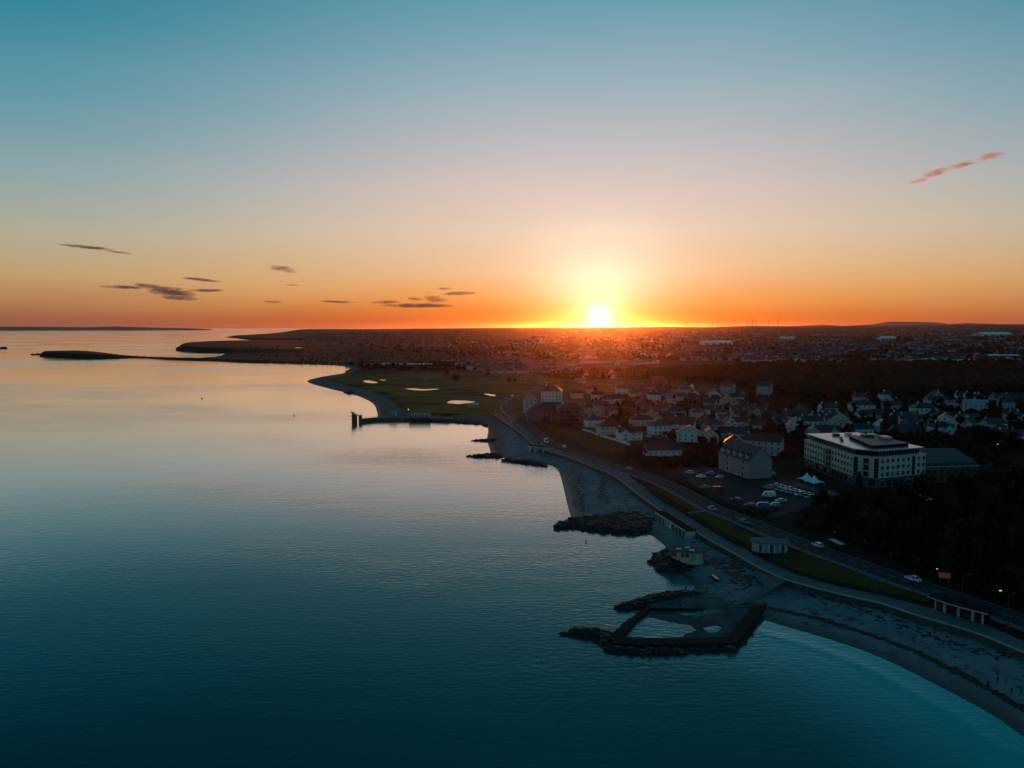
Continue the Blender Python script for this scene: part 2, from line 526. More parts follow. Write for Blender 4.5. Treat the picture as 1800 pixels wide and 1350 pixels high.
m_land = bpy.data.materials.new('land')
m_land.use_nodes = True
nt = m_land.node_tree
bs = nt.nodes['Principled BSDF']
def nd(nt, t, **k):
    n = nt.nodes.new(t)
    for a, v in k.items(): setattr(n, a, v)
    return n
def nmix(nt, fac, a, b):
    n = nd(nt, 'ShaderNodeMix', data_type='RGBA')
    for i, v in ((0, fac), (6, a), (7, b)):
        if isinstance(v, (int, float)): n.inputs[i].default_value = v
        elif isinstance(v, tuple): n.inputs[i].default_value = (*v, 1) if len(v) == 3 else v
        else: nt.links.new(v, n.inputs[i])
    return n.outputs[2]
def nnoise(nt, vec, scale, detail=4, lo=0.4, hi=0.6, stretch=None):
    n = nd(nt, 'ShaderNodeTexNoise')
    n.inputs['Scale'].default_value = scale
    n.inputs['Detail'].default_value = detail
    if stretch:
        mpn = nd(nt, 'ShaderNodeMapping')
        mpn.inputs['Scale'].default_value = stretch
        nt.links.new(vec, mpn.inputs[0]); vec = mpn.outputs[0]
    nt.links.new(vec, n.inputs['Vector'])
    r_ = nd(nt, 'ShaderNodeMapRange')
    r_.inputs[1].default_value, r_.inputs[2].default_value = lo, hi
    nt.links.new(n.outputs['Fac'], r_.inputs[0])
    return r_.outputs[0]
def nattr(nt, name):
    return nd(nt, 'ShaderNodeAttribute', attribute_name=name).outputs['Fac']
def nmath(nt, op, a, b=None, clamp=False):
    n = nd(nt, 'ShaderNodeMath', operation=op, use_clamp=clamp)
    for i, v in enumerate((a, b)):
        if v is None: continue
        if isinstance(v, (int, float)): n.inputs[i].default_value = v
        else: nt.links.new(v, n.inputs[i])
    return n.outputs[0]
geo = nd(nt, 'ShaderNodeNewGeometry')
P_ = geo.outputs['Position']
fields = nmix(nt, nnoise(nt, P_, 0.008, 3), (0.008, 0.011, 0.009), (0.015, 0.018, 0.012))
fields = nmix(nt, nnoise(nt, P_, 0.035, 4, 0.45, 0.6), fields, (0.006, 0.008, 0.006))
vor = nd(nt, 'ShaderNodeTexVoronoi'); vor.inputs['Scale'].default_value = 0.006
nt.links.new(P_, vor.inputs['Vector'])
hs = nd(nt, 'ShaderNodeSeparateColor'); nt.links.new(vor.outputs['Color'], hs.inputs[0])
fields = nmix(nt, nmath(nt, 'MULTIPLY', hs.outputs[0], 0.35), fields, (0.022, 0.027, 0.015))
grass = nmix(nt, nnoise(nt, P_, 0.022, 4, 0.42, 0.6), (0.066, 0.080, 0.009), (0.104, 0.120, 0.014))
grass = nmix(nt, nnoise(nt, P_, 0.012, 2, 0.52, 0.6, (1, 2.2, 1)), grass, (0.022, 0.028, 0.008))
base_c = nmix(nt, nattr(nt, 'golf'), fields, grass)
sand = nmix(nt, nnoise(nt, P_, 0.10, 5, 0.38, 0.62), (0.26, 0.265, 0.27), (0.185, 0.19, 0.19))
sand = nmix(nt, nnoise(nt, P_, 0.45, 5, 0.56, 0.66), sand, (0.085, 0.085, 0.08))
shing = nmix(nt, nnoise(nt, P_, 0.5, 5, 0.4, 0.6), (0.085, 0.085, 0.085), (0.15, 0.145, 0.14))
sand = nmix(nt, nattr(nt, 'stony'), sand, shing)
wetc = nmix(nt, nattr(nt, 'stony'), (0.070, 0.070, 0.066), (0.026, 0.026, 0.025))
sand = nmix(nt, nattr(nt, 'wet'), sand, wetc)
base_c = nmix(nt, nattr(nt, 'sand'), base_c, sand)
nt.links.new(base_c, bs.inputs['Base Color'])
rr = nd(nt, 'ShaderNodeMapRange'); nt.links.new(nattr(nt, 'wet'), rr.inputs[0])
rr.inputs[3].default_value, rr.inputs[4].default_value = 0.95, 0.45
nt.links.new(rr.outputs[0], bs.inputs['Roughness'])
bs.inputs['Specular IOR Level'].default_value = 0.08
bp = nd(nt, 'ShaderNodeBump'); bp.inputs['Strength'].default_value = 0.5; bp.inputs['Distance'].default_value = 0.3
nb = nd(nt, 'ShaderNodeTexNoise'); nb.inputs['Scale'].default_value = 0.6; nb.inputs['Detail'].default_value = 5
nt.links.new(P_, nb.inputs['Vector']); nt.links.new(nb.outputs['Fac'], bp.inputs['Height']); nt.links.new(bp.outputs[0], bs.inputs['Normal'])

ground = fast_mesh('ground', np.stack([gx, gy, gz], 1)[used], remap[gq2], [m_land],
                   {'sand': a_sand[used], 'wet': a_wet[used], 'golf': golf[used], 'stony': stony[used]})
tag(ground, kind='structure')

# ------------------------------------------------------------------ sea
m_sea = bpy.data.materials.new('sea_water')
m_sea.use_nodes = True
nt = m_sea.node_tree
bs = nt.nodes['Principled BSDF']
geo = nd(nt, 'ShaderNodeNewGeometry'); P_ = geo.outputs['Position']
deep = nmix(nt, nnoise(nt, P_, 0.012, 3, 0.35, 0.65), (0.0006, 0.0680, 0.0660), (0.0010, 0.0980, 0.0900))
wcol = nmix(nt, nattr(nt, 'shallow'), deep, (0.020, 0.360, 0.350))
nt.nodes.remove(bs)
dif = nd(nt, 'ShaderNodeBsdfDiffuse')
nt.links.new(wcol, dif.inputs['Color'])
bs = nd(nt, 'ShaderNodeBsdfGlossy')
fr = nd(nt, 'ShaderNodeFresnel'); fr.inputs['IOR'].default_value = 1.33
frr = nd(nt, 'ShaderNodeValToRGB')
els = frr.color_ramp.elements
for _ in range(6): els.new(0.5)
for e_, (p_, v_) in zip(els, [(0.0, 0.0), (0.03, 0.03), (0.08, 0.080), (0.17, 0.20), (0.27, 0.52), (0.36, 0.76), (0.62, 0.95), (1.0, 1.0)]):
    e_.position = p_; e_.color = (v_, v_, v_, 1)
nt.links.new(fr.outputs[0], frr.inputs[0])
frc = nd(nt, 'ShaderNodeValToRGB')
els = frc.color_ramp.elements
for _ in range(2): els.new(0.5)
for e_, (p_, v_) in zip(els, [(0.05, (0.30, 0.92, 1.0)), (0.13, (0.62, 0.98, 1.0)), (0.24, (0.95, 0.96, 0.94)), (0.36, (1.0, 0.94, 0.90))]):
    e_.position = p_; e_.color = (*v_, 1)
nt.links.new(fr.outputs[0], frc.inputs[0]); nt.links.new(frc.outputs[0], bs.inputs['Color'])
mxs = nd(nt, 'ShaderNodeMixShader')
nt.links.new(frr.outputs[0], mxs.inputs[0]); nt.links.new(dif.outputs[0], mxs.inputs[1]); nt.links.new(bs.outputs[0], mxs.inputs[2])
nt.links.new(mxs.outputs[0], nt.nodes['Material Output'].inputs['Surface'])
# calm slicks and ruffled patches
patch = nnoise(nt, P_, 0.0042, 4, 0.42, 0.62, (0.55, 1.0, 1.0))
patch2 = nnoise(nt, P_, 0.016, 3, 0.38, 0.66, (0.5, 1.0, 1.0))
ruff = nmath(nt, 'ADD', nmath(nt, 'MULTIPLY', patch, 0.6), nmath(nt, 'MULTIPLY', patch2, 0.4))
rgh = nd(nt, 'ShaderNodeMapRange'); nt.links.new(ruff, rgh.inputs[0])
rgh.inputs[3].default_value, rgh.inputs[4].default_value = 0.04, 0.20
nt.links.new(rgh.outputs[0], bs.inputs['Roughness'])
def wave_noise(scale, detail, stretch, rotz):
    mpn = nd(nt, 'ShaderNodeMapping'); mpn.inputs['Scale'].default_value = stretch; mpn.inputs['Rotation'].default_value = (0, 0, rotz)
    nt.links.new(P_, mpn.inputs[0])
    n = nd(nt, 'ShaderNodeTexNoise'); n.inputs['Scale'].default_value = scale; n.inputs['Detail'].default_value = detail
    nt.links.new(mpn.outputs[0], n.inputs['Vector'])
    return n.outputs['Fac']
w1 = wave_noise(0.85, 3, (0.40, 1.0, 1.0), R(-14))
w2 = wave_noise(0.14, 3, (0.30, 1.0, 1.0), R(-22))
hgt = nmath(nt, 'ADD', nmath(nt, 'MULTIPLY', w1, 0.15), nmath(nt, 'MULTIPLY', w2, 0.12))
hgt = nmath(nt, 'MULTIPLY', hgt, nmath(nt, 'ADD', nmath(nt, 'MULTIPLY', nmath(nt, 'MULTIPLY', ruff, ruff), 1.3), 0.26))
# rings spreading from the bathers
RINGS = [(1030, 953, 11.0, 0.009), (1022, 968, 17.0, 0.011), (598, 763, 14.0, 0.012), (950, 1163, 9.0, 0.016), (517, 731, 12.0, 0.02)]
for rx, ry, rad, amp in RINGS:
    p = G(rx, ry, 0)
    vd = nd(nt, 'ShaderNodeVectorMath', operation='DISTANCE')
    nt.links.new(P_, vd.inputs[0]); vd.inputs[1].default_value = tuple(p)
    d_ = vd.outputs['Value']
    fall = nmath(nt, 'EXPONENT', nmath(nt, 'MULTIPLY', d_, -1.0 / (rad * 0.45)))
    hgt = nmath(nt, 'ADD', hgt, nmath(nt, 'MULTIPLY', nmath(nt, 'MULTIPLY', nmath(nt, 'SINE', nmath(nt, 'MULTIPLY', d_, 2.3)), fall), amp))
hgt = nmath(nt, 'ADD', hgt, nmath(nt, 'MULTIPLY', nattr(nt, 'wavelet'), 0.085))
bp = nd(nt, 'ShaderNodeBump'); bp.inputs['Strength'].default_value = 1.0; bp.inputs['Distance'].default_value = 1.0
nt.links.new(hgt, bp.inputs['Height']); nt.links.new(bp.outputs[0], bs.inputs['Normal']); nt.links.new(bp.outputs[0], fr.inputs['Normal'])

srs = [20.0]
while srs[-1] < 64000: srs.append(srs[-1] * (1.006 if 120 < srs[-1] < 270 else 1.012 if srs[-1] < 900 else 1.06))
sangs = np.radians(np.concatenate([np.linspace(-180, -45, 46, endpoint=False), np.linspace(-45, 50, 380, endpoint=False), np.linspace(50, 180, 45)]))
sx, sy, sq = polar_grid(np.array(srs), sangs)
sdc = dist(COAST[:NC + 1], sx, sy, NC)
near_sand = 1 - sstep(0, 44, dist(np.array([G(*p)[:2] for p in SHORE[:10]]), sx, sy, 9))
cove = 1 - sstep(2, 22, dist(np.array([G(*p)[:2] for p in [(1222, 1032), (1190, 1006), (1163, 953), (1137, 938)]]), sx, sy, 3))
shallow = np.clip(np.maximum(near_sand, 0.22 * cove), 0, 1)
d_near = dist(np.array([G(*p)[:2] for p in SHORE[2:10]]), sx, sy, 7)
wavelet = np.exp(-((d_near - 7.5) / 2.2) ** 2) * (1 - sstep(205, 255, np.hypot(sx, sy))) * sstep(135, 165, np.hypot(sx, sy))
sea = fast_mesh('sea', np.stack([sx, sy, np.zeros_like(sx)], 1), sq, [m_sea], {'shallow': shallow, 'wavelet': wavelet})
tag(sea, kind='structure')
# ground height read back from the finished land mesh
_gr = np.array(rs); _ga = angs; _GZ = gz.reshape(len(_gr), len(_ga))
def heights(X, Y, full=False):
    X = np.asarray(X, float); Y = np.asarray(Y, float)
    r_ = np.clip(np.hypot(X, Y), _gr[0], _gr[-1] * 0.9999); a_ = np.clip(np.arctan2(X, Y), _ga[0], _ga[-1] - 1e-6)
    i = np.clip(np.searchsorted(_gr, r_) - 1, 0, len(_gr) - 2); j = np.clip(np.searchsorted(_ga, a_) - 1, 0, len(_ga) - 2)
    u = (r_ - _gr[i]) / (_gr[i + 1] - _gr[i]); v = (a_ - _ga[j]) / (_ga[j + 1] - _ga[j])
    return (_GZ[i, j] * (1 - u) + _GZ[i + 1, j] * u) * (1 - v) + (_GZ[i, j + 1] * (1 - u) + _GZ[i + 1, j + 1] * u) * v
# ------------------------------------------------------------------ shared materials
M = {}
M['white'] = mat('white_render', (0.66, 0.66, 0.65), 0.8, (0.5, 0.6, (0.46, 0.46, 0.44)), spec=0.2)
M['cream'] = mat('cream_render', (0.54, 0.46, 0.38), 0.8, (0.5, 0.5, (0.44, 0.37, 0.31)), spec=0.2)
M['pink'] = mat('pale_pink_render', (0.55, 0.44, 0.42), 0.8, (0.5, 0.5, (0.46, 0.37, 0.35)), spec=0.2)
M['grey'] = mat('grey_render', (0.36, 0.37, 0.37), 0.8, (0.5, 0.5, (0.28, 0.29, 0.29)), spec=0.2)
M['yellow'] = mat('ochre_render', (0.50, 0.40, 0.20), 0.8, (0.5, 0.5, (0.42, 0.33, 0.17)), spec=0.2)
M['brick'] = mat('brown_brick', (0.16, 0.085, 0.06), 0.85, (0.8, 0.6, (0.11, 0.06, 0.045)), spec=0.15)
M['stone'] = mat('dark_stone', (0.10, 0.10, 0.10), 0.85, (0.6, 0.7, (0.06, 0.06, 0.06)), spec=0.15)
M['slate'] = mat('slate_roof', (0.050, 0.052, 0.058), 0.55, (0.7, 0.7, (0.030, 0.031, 0.036)), spec=0.3)
M['tile'] = mat('brown_tile_roof', (0.070, 0.042, 0.032), 0.65, (0.7, 0.7, (0.045, 0.028, 0.022)), spec=0.2)
M['glass'] = mat('window_glass', (0.012, 0.016, 0.020), 0.08, spec=0.8)
M['frame'] = mat('white_frame', (0.70, 0.70, 0.68), 0.5)
M['dark'] = mat('dark_metal', (0.025, 0.026, 0.028), 0.5)
M['felt'] = mat('black_roof_felt', (0.016, 0.017, 0.018), 0.95, spec=0.05)
M['metal'] = mat('galvanised_metal', (0.30, 0.31, 0.32), 0.4, metal=0.6)
M['roofmetal'] = mat('pale_roof_sheet', (0.42, 0.43, 0.44), 0.28, (0.15, 0.5, (0.33, 0.34, 0.35)), metal=0.35)
M['conc'] = mat('concrete', (0.34, 0.34, 0.32), 0.8, (0.35, 0.6, (0.25, 0.25, 0.235)), coords='Object', bump=(2.0, 0.3, 0.02), spec=0.15)
M['wall'] = mat('sea_wall_stone', (0.075, 0.072, 0.066), 0.85, (0.5, 0.8, (0.040, 0.040, 0.038)), bump=(1.2, 0.6, 0.1), spec=0.12)
M['rock'] = mat('wet_boulder', (0.030, 0.028, 0.025), 0.6, (0.6, 0.8, (0.014, 0.014, 0.012)), spec=0.2)
M['asphalt'] = mat('asphalt', (0.036, 0.040, 0.044), 0.85, (0.12, 0.8, (0.022, 0.025, 0.028)), spec=0.12)
M['path'] = mat('footpath_paving', (0.145, 0.155, 0.16), 0.85, (0.25, 0.9, (0.10, 0.108, 0.112)), spec=0.12)
M['paint'] = mat('road_paint', (0.22, 0.23, 0.23), 0.7)
M['lawn'] = mat('verge_grass', (0.044, 0.042, 0.006), 0.9, (0.12, 0.9, (0.066, 0.060, 0.010)), bump=(3.0, 0.5, 0.1), spec=0.05)
M['hedge'] = mat('hedge_leaf', (0.020, 0.024, 0.009), 0.8, (1.0, 0.8, (0.034, 0.032, 0.012)), spec=0.05)
M['leaf'] = mat('tree_leaf', (0.026, 0.030, 0.011), 0.75, (0.3, 0.9, (0.040, 0.034, 0.014)), spec=0.08)
M['leaf2'] = mat('brown_twig_leaf', (0.034, 0.024, 0.014), 0.75, (0.3, 0.9, (0.022, 0.018, 0.011)), spec=0.08)
M['bark'] = mat('bark', (0.040, 0.032, 0.024), 0.9, spec=0.1)
M['red'] = mat('red_paint', (0.15, 0.014, 0.010), 0.5)
M['kioskyellow'] = mat('kiosk_cream_paint', (0.50, 0.38, 0.28), 0.7)
M['shutterred'] = mat('shutter_red', (0.34, 0.03, 0.02), 0.5)
M['farwhite'] = mat('far_render', (0.30, 0.30, 0.31), 0.85)
M['far2'] = mat('far_pale_render', (0.46, 0.46, 0.46), 0.85)
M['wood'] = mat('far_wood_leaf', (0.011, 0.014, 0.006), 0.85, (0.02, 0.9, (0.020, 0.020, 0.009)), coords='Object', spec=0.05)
M['tyre'] = mat('tyre_rubber', (0.015, 0.015, 0.015), 0.8)
M['canvas'] = mat('white_canvas', (0.78, 0.78, 0.78), 0.7)
M['weed'] = mat('seaweed', (0.014, 0.012, 0.008), 0.6, spec=0.2)
M['pond'] = mat('pond_water', (0.006, 0.010, 0.011), 0.06, spec=0.5)
M['lamp_on'] = mat('lit_lamp', (0.8, 0.7, 0.5), 0.4, emit=(1.0, 0.72, 0.38), emit_s=0.8)
M['lamp_white'] = mat('lit_white_lamp', (0.8, 0.8, 0.8), 0.4, emit=(0.95, 1.0, 1.0), emit_s=0.8)
M['tail'] = mat('tail_lamp_lit', (0.5, 0.02, 0.02), 0.4, emit=(1.0, 0.06, 0.10), emit_s=2.0)
M['head'] = mat('head_lamp_lit', (0.8, 0.8, 0.8), 0.3, emit=(1.0, 0.95, 0.85), emit_s=2.5)
M['taildull'] = mat('tail_lamp_red', (0.35, 0.02, 0.02), 0.3)
M['headdull'] = mat('head_lamp_clear', (0.6, 0.62, 0.64), 0.15)
M['amber'] = mat('amber_sign_light', (0.4, 0.1, 0.03), 0.5, emit=(1.0, 0.26, 0.06), emit_s=0.09)
M['turbine'] = mat('turbine_grey', (0.03, 0.03, 0.035), 0.8, spec=0.1)
M['greenroof'] = mat('copper_green_roof', (0.16, 0.34, 0.30), 0.5)
M['teal'] = mat('teal_paint', (0.10, 0.30, 0.32), 0.6)
M['skin'] = mat('skin', (0.35, 0.21, 0.15), 0.6)
M['hair'] = mat('hair', (0.025, 0.018, 0.012), 0.7)
CLOTH = [mat('cloth_' + n, c, 0.85) for n, c in [('navy', (0.015, 0.02, 0.045)), ('black', (0.012, 0.012, 0.013)), ('grey', (0.10, 0.10, 0.11)), ('maroon', (0.12, 0.02, 0.025)),
                                                 ('olive', (0.05, 0.055, 0.03)), ('blue', (0.03, 0.07, 0.18)), ('white', (0.6, 0.6, 0.6)), ('yellow', (0.55, 0.42, 0.06))]]

# ------------------------------------------------------------------ promenade, sea wall, road, verges, car park
def resample(P, n):
    P = np.asarray(P, float)
    d = np.concatenate([[0], np.cumsum(np.hypot(*np.diff(P, axis=0).T))])
    t = np.linspace(0, d[-1], n)
    return np.stack([np.interp(t, d, P[:, 0]), np.interp(t, d, P[:, 1])], 1)
def strip(name, A, B, z, m, n=160, thick=None, kind='structure'):
    A = resample(A, n); B = resample(B, n)
    mb = MB()
    zt = z if callable(z) else (lambda x, y: z)
    vs = [(a[0], a[1], zt(*a)) for a in A] + [(b[0], b[1], zt(*b)) for b in B]
    mb.add(vs, [(i, i + 1, n + i + 1, n + i) for i in range(n - 1)])
    o = mb.build(name, m)
    me = o.data
    if me.polygons[0].normal.z < 0: me.flip_normals()
    tag(o, kind=kind)
    return o
LO = np.array(prom_lo_w); HI = np.array(prom_hi_w)
prom = strip('promenade', LO, HI, PROM_Z, M['path'], 200)
# sea wall: vertical face with a coping
n = 220
A = resample(LO, n)
T = np.gradient(A, axis=0); T /= np.hypot(T[:, 0], T[:, 1])[:, None]
Nn = np.stack([T[:, 1], -T[:, 0]], 1)
tocam = -A
flip = np.sign((Nn * (np.array([[-1.0, -0.2]]))).sum(1).mean())
Nn *= flip
mb = MB()
prof = [(0.45, 0.6), (0.12, 3.72), (0.22, 3.74), (0.22, 4.05), (-0.35, 4.05)]
vs = [(A[i, 0] + Nn[i, 0] * o_, A[i, 1] + Nn[i, 1] * o_, z_) for i in range(n) for o_, z_ in prof]
k = len(prof)
fs = []; ms = []
for i in range(n - 1):
    for j in range(k - 1):
        fs.append((i * k + j, (i + 1) * k + j, (i + 1) * k + j + 1, i * k + j + 1)); ms.append(0 if j == 0 else 1)
sw = mesh_obj('sea_wall', vs, fs, [M['wall'], M['conc']], ms)
tag(sw, 'long dark stone sea wall with pale coping holding up the promenade', 'sea wall')

ROADC = [(2000, 1170), (1900, 1130), (1800, 1092), (1720, 1064), (1640, 1037), (1598, 1024), (1550, 1006), (1500, 988), (1450, 971), (1400, 952), (1350, 932), (1300, 911), (1250, 891), (1200, 864),
         (1150, 842), (1100, 826), (1050, 809), (1000, 793), (965, 777), (938, 757), (912, 737), (895, 722), (891, 713), (900, 705), (915, 698), (938, 690), (960, 680)]
roadw = np.array([G(px, py, 3.95)[:2] for px, py in catmull(ROADC, 5)])
def offset(P, d):
    T = np.gradient(P, axis=0); T /= np.hypot(T[:, 0], T[:, 1])[:, None]
    return P + np.stack([T[:, 1], -T[:, 0]], 1) * d
RW = resample(roadw, 260)
zroad = lambda x, y: max(3.92, H1(x, y) + 0.10)
road = strip('coast_road', offset(RW, -4.6), offset(RW, 4.6), zroad, M['asphalt'], 220)
side = strip('road_footpath', offset(RW, -6.6), offset(RW, -4.65), lambda x, y: zroad(x, y) + 0.12, M['path'], 220)
# line marking: two edge lines and a broken centre line
mb = MB()
for off in (-4.2, 4.2):
    L_ = resample(offset(RW, off), 220)
    for i in range(219):
        a, b = L_[i], L_[i + 1]
        d = (b - a) / (np.hypot(*(b - a)) + 1e-9); s_ = np.array([-d[1], d[0]]) * 0.10
        z = zroad(*a) + 0.02
        mb.add([(*(a - s_), z), (*(b - s_), z), (*(b + s_), z), (*(a + s_), z)], [(0, 1, 2, 3)])
C_ = resample(RW, 330)
for i in range(0, 328, 2):
    a, b = C_[i], C_[i + 1]
    d = (b - a) / (np.hypot(*(b - a)) + 1e-9); s_ = np.array([-d[1], d[0]]) * 0.12
    z = zroad(*a) + 0.02
    mb.add([(*(a - s_), z), (*(b - s_), z), (*(b + s_), z), (*(a + s_), z)], [(0, 1, 2, 3)])
o = mb.build('road_marking', M['paint'], road)

def sheet(name, pxs, z, m, smooth_n=4, kind='structure', label=None, thick=0.0):
    pts = catmull(list(pxs) + [pxs[0]], smooth_n)[:-1] if smooth_n else pxs
    W = [G(px, py, z)[:2] for px, py in pts]
    mb = MB()
    mb.prism([tuple(w) for w in W], z - 0.5, z, 0)
    o = mb.build(name, m)
    tag(o, kind=kind)
    return o
verge_a = sheet('grass_verge', [(1136, 858), (1160, 866), (1190, 884), (1225, 905), (1262, 930), (1300, 950), (1322, 961), (1336, 956), (1330, 944), (1290, 922), (1250, 903), (1200, 877), (1160, 856)], 4.06, M['lawn'], 3)
verge_b = sheet('grass_verge', [(1342, 980), (1370, 995), (1405, 1010), (1450, 1021), (1500, 1031), (1560, 1045), (1618, 1057), (1632, 1052), (1590, 1037), (1540, 1017), (1490, 1000), (1440, 982), (1405, 970), (1370, 972)], 4.06, M['lawn'], 3)
lawn_c = sheet('town_lawn', [(957, 752), (990, 764), (1020, 780), (1060, 795), (1098, 792), (1110, 784), (1075, 775), (1040, 764), (1000, 752), (970, 747)], 4.10, M['lawn'], 3)
lawn_d = sheet('town_lawn', [(1003, 747), (1045, 760), (1090, 772), (1120, 780), (1135, 774), (1100, 765), (1060, 753), (1030, 745)], 4.14, M['lawn'], 3)
# low clipped hedge along the promenade edge of each verge
def ribbon_heap(name, pxs, z0, w, h, m, n=90, lump=0.25, label=None, cat=None, kind=None, seed=1):
    P = resample(np.array([G(px, py, z0)[:2] for px, py in catmull(pxs, 4)]), n)
    rr_ = random.Random(seed)
    T = np.gradient(P, axis=0); T /= np.hypot(T[:, 0], T[:, 1])[:, None]
    Nn = np.stack([T[:, 1], -T[:, 0]], 1)
    prof = [(-0.5, 0), (-0.5, 0.75), (-0.2, 1.0), (0.2, 1.0), (0.5, 0.75), (0.5, 0)]
    vs = []; k = len(prof)
    for i in range(n):
        for a, b in prof:
            q = P[i] + Nn[i] * a * w * (1 + rr_.uniform(-lump, lump))
            vs.append((q[0], q[1], z0 + b * h * (1 + rr_.uniform(-lump, lump)) - 0.05))
    fs = [(i * k + j, i * k + j + 1, (i + 1) * k + j + 1, (i + 1) * k + j) for i in range(n - 1) for j in range(k - 1)]
    o = mesh_obj(name, vs, fs, [m])
    tag(o, label, cat, None, kind)
    return o
ribbon_heap('low_hedge', [(1134, 856), (1157, 875), (1190, 894), (1225, 915), (1262, 938), (1300, 959)], 4.0, 1.2, 0.9, M['hedge'], 120, 0.2,
            'low clipped hedge between promenade and verge above the beach shelter', 'hedge', seed=2)
ribbon_heap('low_hedge', [(1345, 983), (1385, 1001), (1420, 1013), (1460, 1024.5), (1500, 1033), (1560, 1047), (1615, 1060)], 4.0, 1.2, 0.9, M['hedge'], 120, 0.2,
            'low clipped hedge between promenade and verge below the round pavilion', 'hedge', seed=3)
ribbon_heap('low_hedge', [(1195, 848), (1225, 862), (1255, 878), (1285, 890), (1320, 900), (1350, 906)], 3.95, 1.6, 1.0, M['hedge'], 80, 0.3,
            'ragged dark hedge between coast road and car park', 'hedge', seed=4)
car_park = sheet('car_park', [(1192, 826), (1225, 817), (1262, 823), (1310, 845), (1356, 844), (1385, 842), (1420, 852), (1470, 864), (1505, 874), (1520, 884), (1490, 888), (1440, 890), (1390, 893), (1345, 898), (1300, 890), (1260, 874), (1222, 855)], 3.98, M['asphalt'], 0)
lane = sheet('side_lane', [(1345, 905), (1352, 912), (1385, 902), (1440, 893), (1520, 886), (1600, 877), (1660, 870), (1660, 866), (1600, 872), (1520, 881), (1440, 887), (1390, 892)], 3.99, M['asphalt'], 0)
terrace = sheet('hotel_terrace', [(1392, 851), (1405, 848), (1450, 862), (1490, 872), (1518, 880), (1560, 873), (1620, 868), (1618, 871), (1562, 877), (1518, 884), (1480, 877), (1440, 867)], 4.10, M['path'], 0)
# bay lines in the car park
mb = MB()
for (x0, y0, x1, y1, cnt, L_) in [(1362, 858, 1432, 876, 11, 4.6), (1350, 862, 1415, 879, 10, 4.6), (1300, 886, 1380, 894, 9, 4.6)]:
    a0 = G(x0, y0, 4.0)[:2]; a1 = G(x1, y1, 4.0)[:2]
    d = (a1 - a0) / np.hypot(*(a1 - a0)); s_ = np.array([-d[1], d[0]])
    for i in range(cnt):
        c = a0 + (a1 - a0) * i / (cnt - 1)
        w_ = d * 0.06
        mb.add([(*(c - w_), 4.0), (*(c + w_), 4.0), (*(c + w_ + s_ * L_), 4.0), (*(c - w_ + s_ * L_), 4.0)], [(0, 1, 2, 3)])
mb.build('bay_marking', M['paint'], car_park)
# path across the verge
pth = sheet('verge_path', [(1200, 901), (1206, 903), (1262, 897), (1258, 895)], 4.10, M['path'], 0)
# ramp down to the sand and landing
ramp = MB()
def P3(px, py, z): return tuple(G(px, py, z))
ramp.add([P3(1386, 1019, 3.9), P3(1372, 1013, 3.9), P3(1318, 1049, 1.6), P3(1288, 1060, 0.9), P3(1296, 1064, 0.9), P3(1330, 1053, 1.6)], [(0, 1, 2, 5), (5, 2, 3, 4)])
ramp.add([P3(1372, 1013, 3.85), P3(1330, 1002, 2.6), P3(1318, 1006, 2.3), P3(1345, 1030, 2.6)], [(0, 1, 2, 3)])
o = ramp.build('beach_ramp', M['path']); tag(o, kind='structure')

# ponds on the links and the far ones
for i, pts in enumerate([[(711, 683.6), (727, 682.6), (745, 684.2), (760, 683.4), (772, 683.8), (760, 685.4), (742, 686.4), (725, 685.4)],
                         [(785, 708.5), (792, 704.5), (812, 704), (836, 706.4), (822, 708.4), (806, 710.2), (796, 709.2)],
                         [(638, 669.6), (648, 668.6), (664, 672.2), (657, 673.6), (643, 672.4)],
                         [(668, 667.2), (678, 667.8), (676, 668.8), (669, 668.2)],
                         [(850, 692), (860, 692.4), (872, 694.8), (868, 696.4), (857, 694.6)],
                         [(1716, 666.8), (1738, 666.6), (1738, 667.9), (1718, 668)],
                         [(517, 611.2), (524, 610.4), (533, 611), (524, 611.9)]]):
    cx = np.mean([p[0] for p in pts]); cy = np.mean([p[1] for p in pts])
    zz = max(GT(*p)[2] for p in pts) + 0.25
    W = [tuple(G(px, py, zz)[:2]) for px, py in catmull(pts + [pts[0]], 3)[:-1]]
    o = MB().prism(W, zz - 0.6, zz).build('pond', M['pond'])
    tag(o, kind='structure')
# pale sand bunkers
M['bunker'] = mat('bunker_sand', (0.13, 0.12, 0.09), 0.9)
for pts in [[(742, 665.6), (753, 665), (752, 667), (744, 667.2)], [(754, 662.8), (761, 662.6), (759, 664), (754, 664)], [(803, 699.4), (813, 699), (812, 700), (804, 700.4)], [(833, 697), (845, 696.4), (843, 698), (834, 698)], [(818, 699), (829, 698.6), (827, 700), (819, 700)]]:
    zz = max(GT(*p)[2] for p in pts) + 0.2
    o = MB().prism([tuple(G(px, py, zz)[:2]) for px, py in catmull(pts + [pts[0]], 3)[:-1]], zz - 0.5, zz).build('golf_bunker', M['bunker'])
    tag(o, kind='structure')

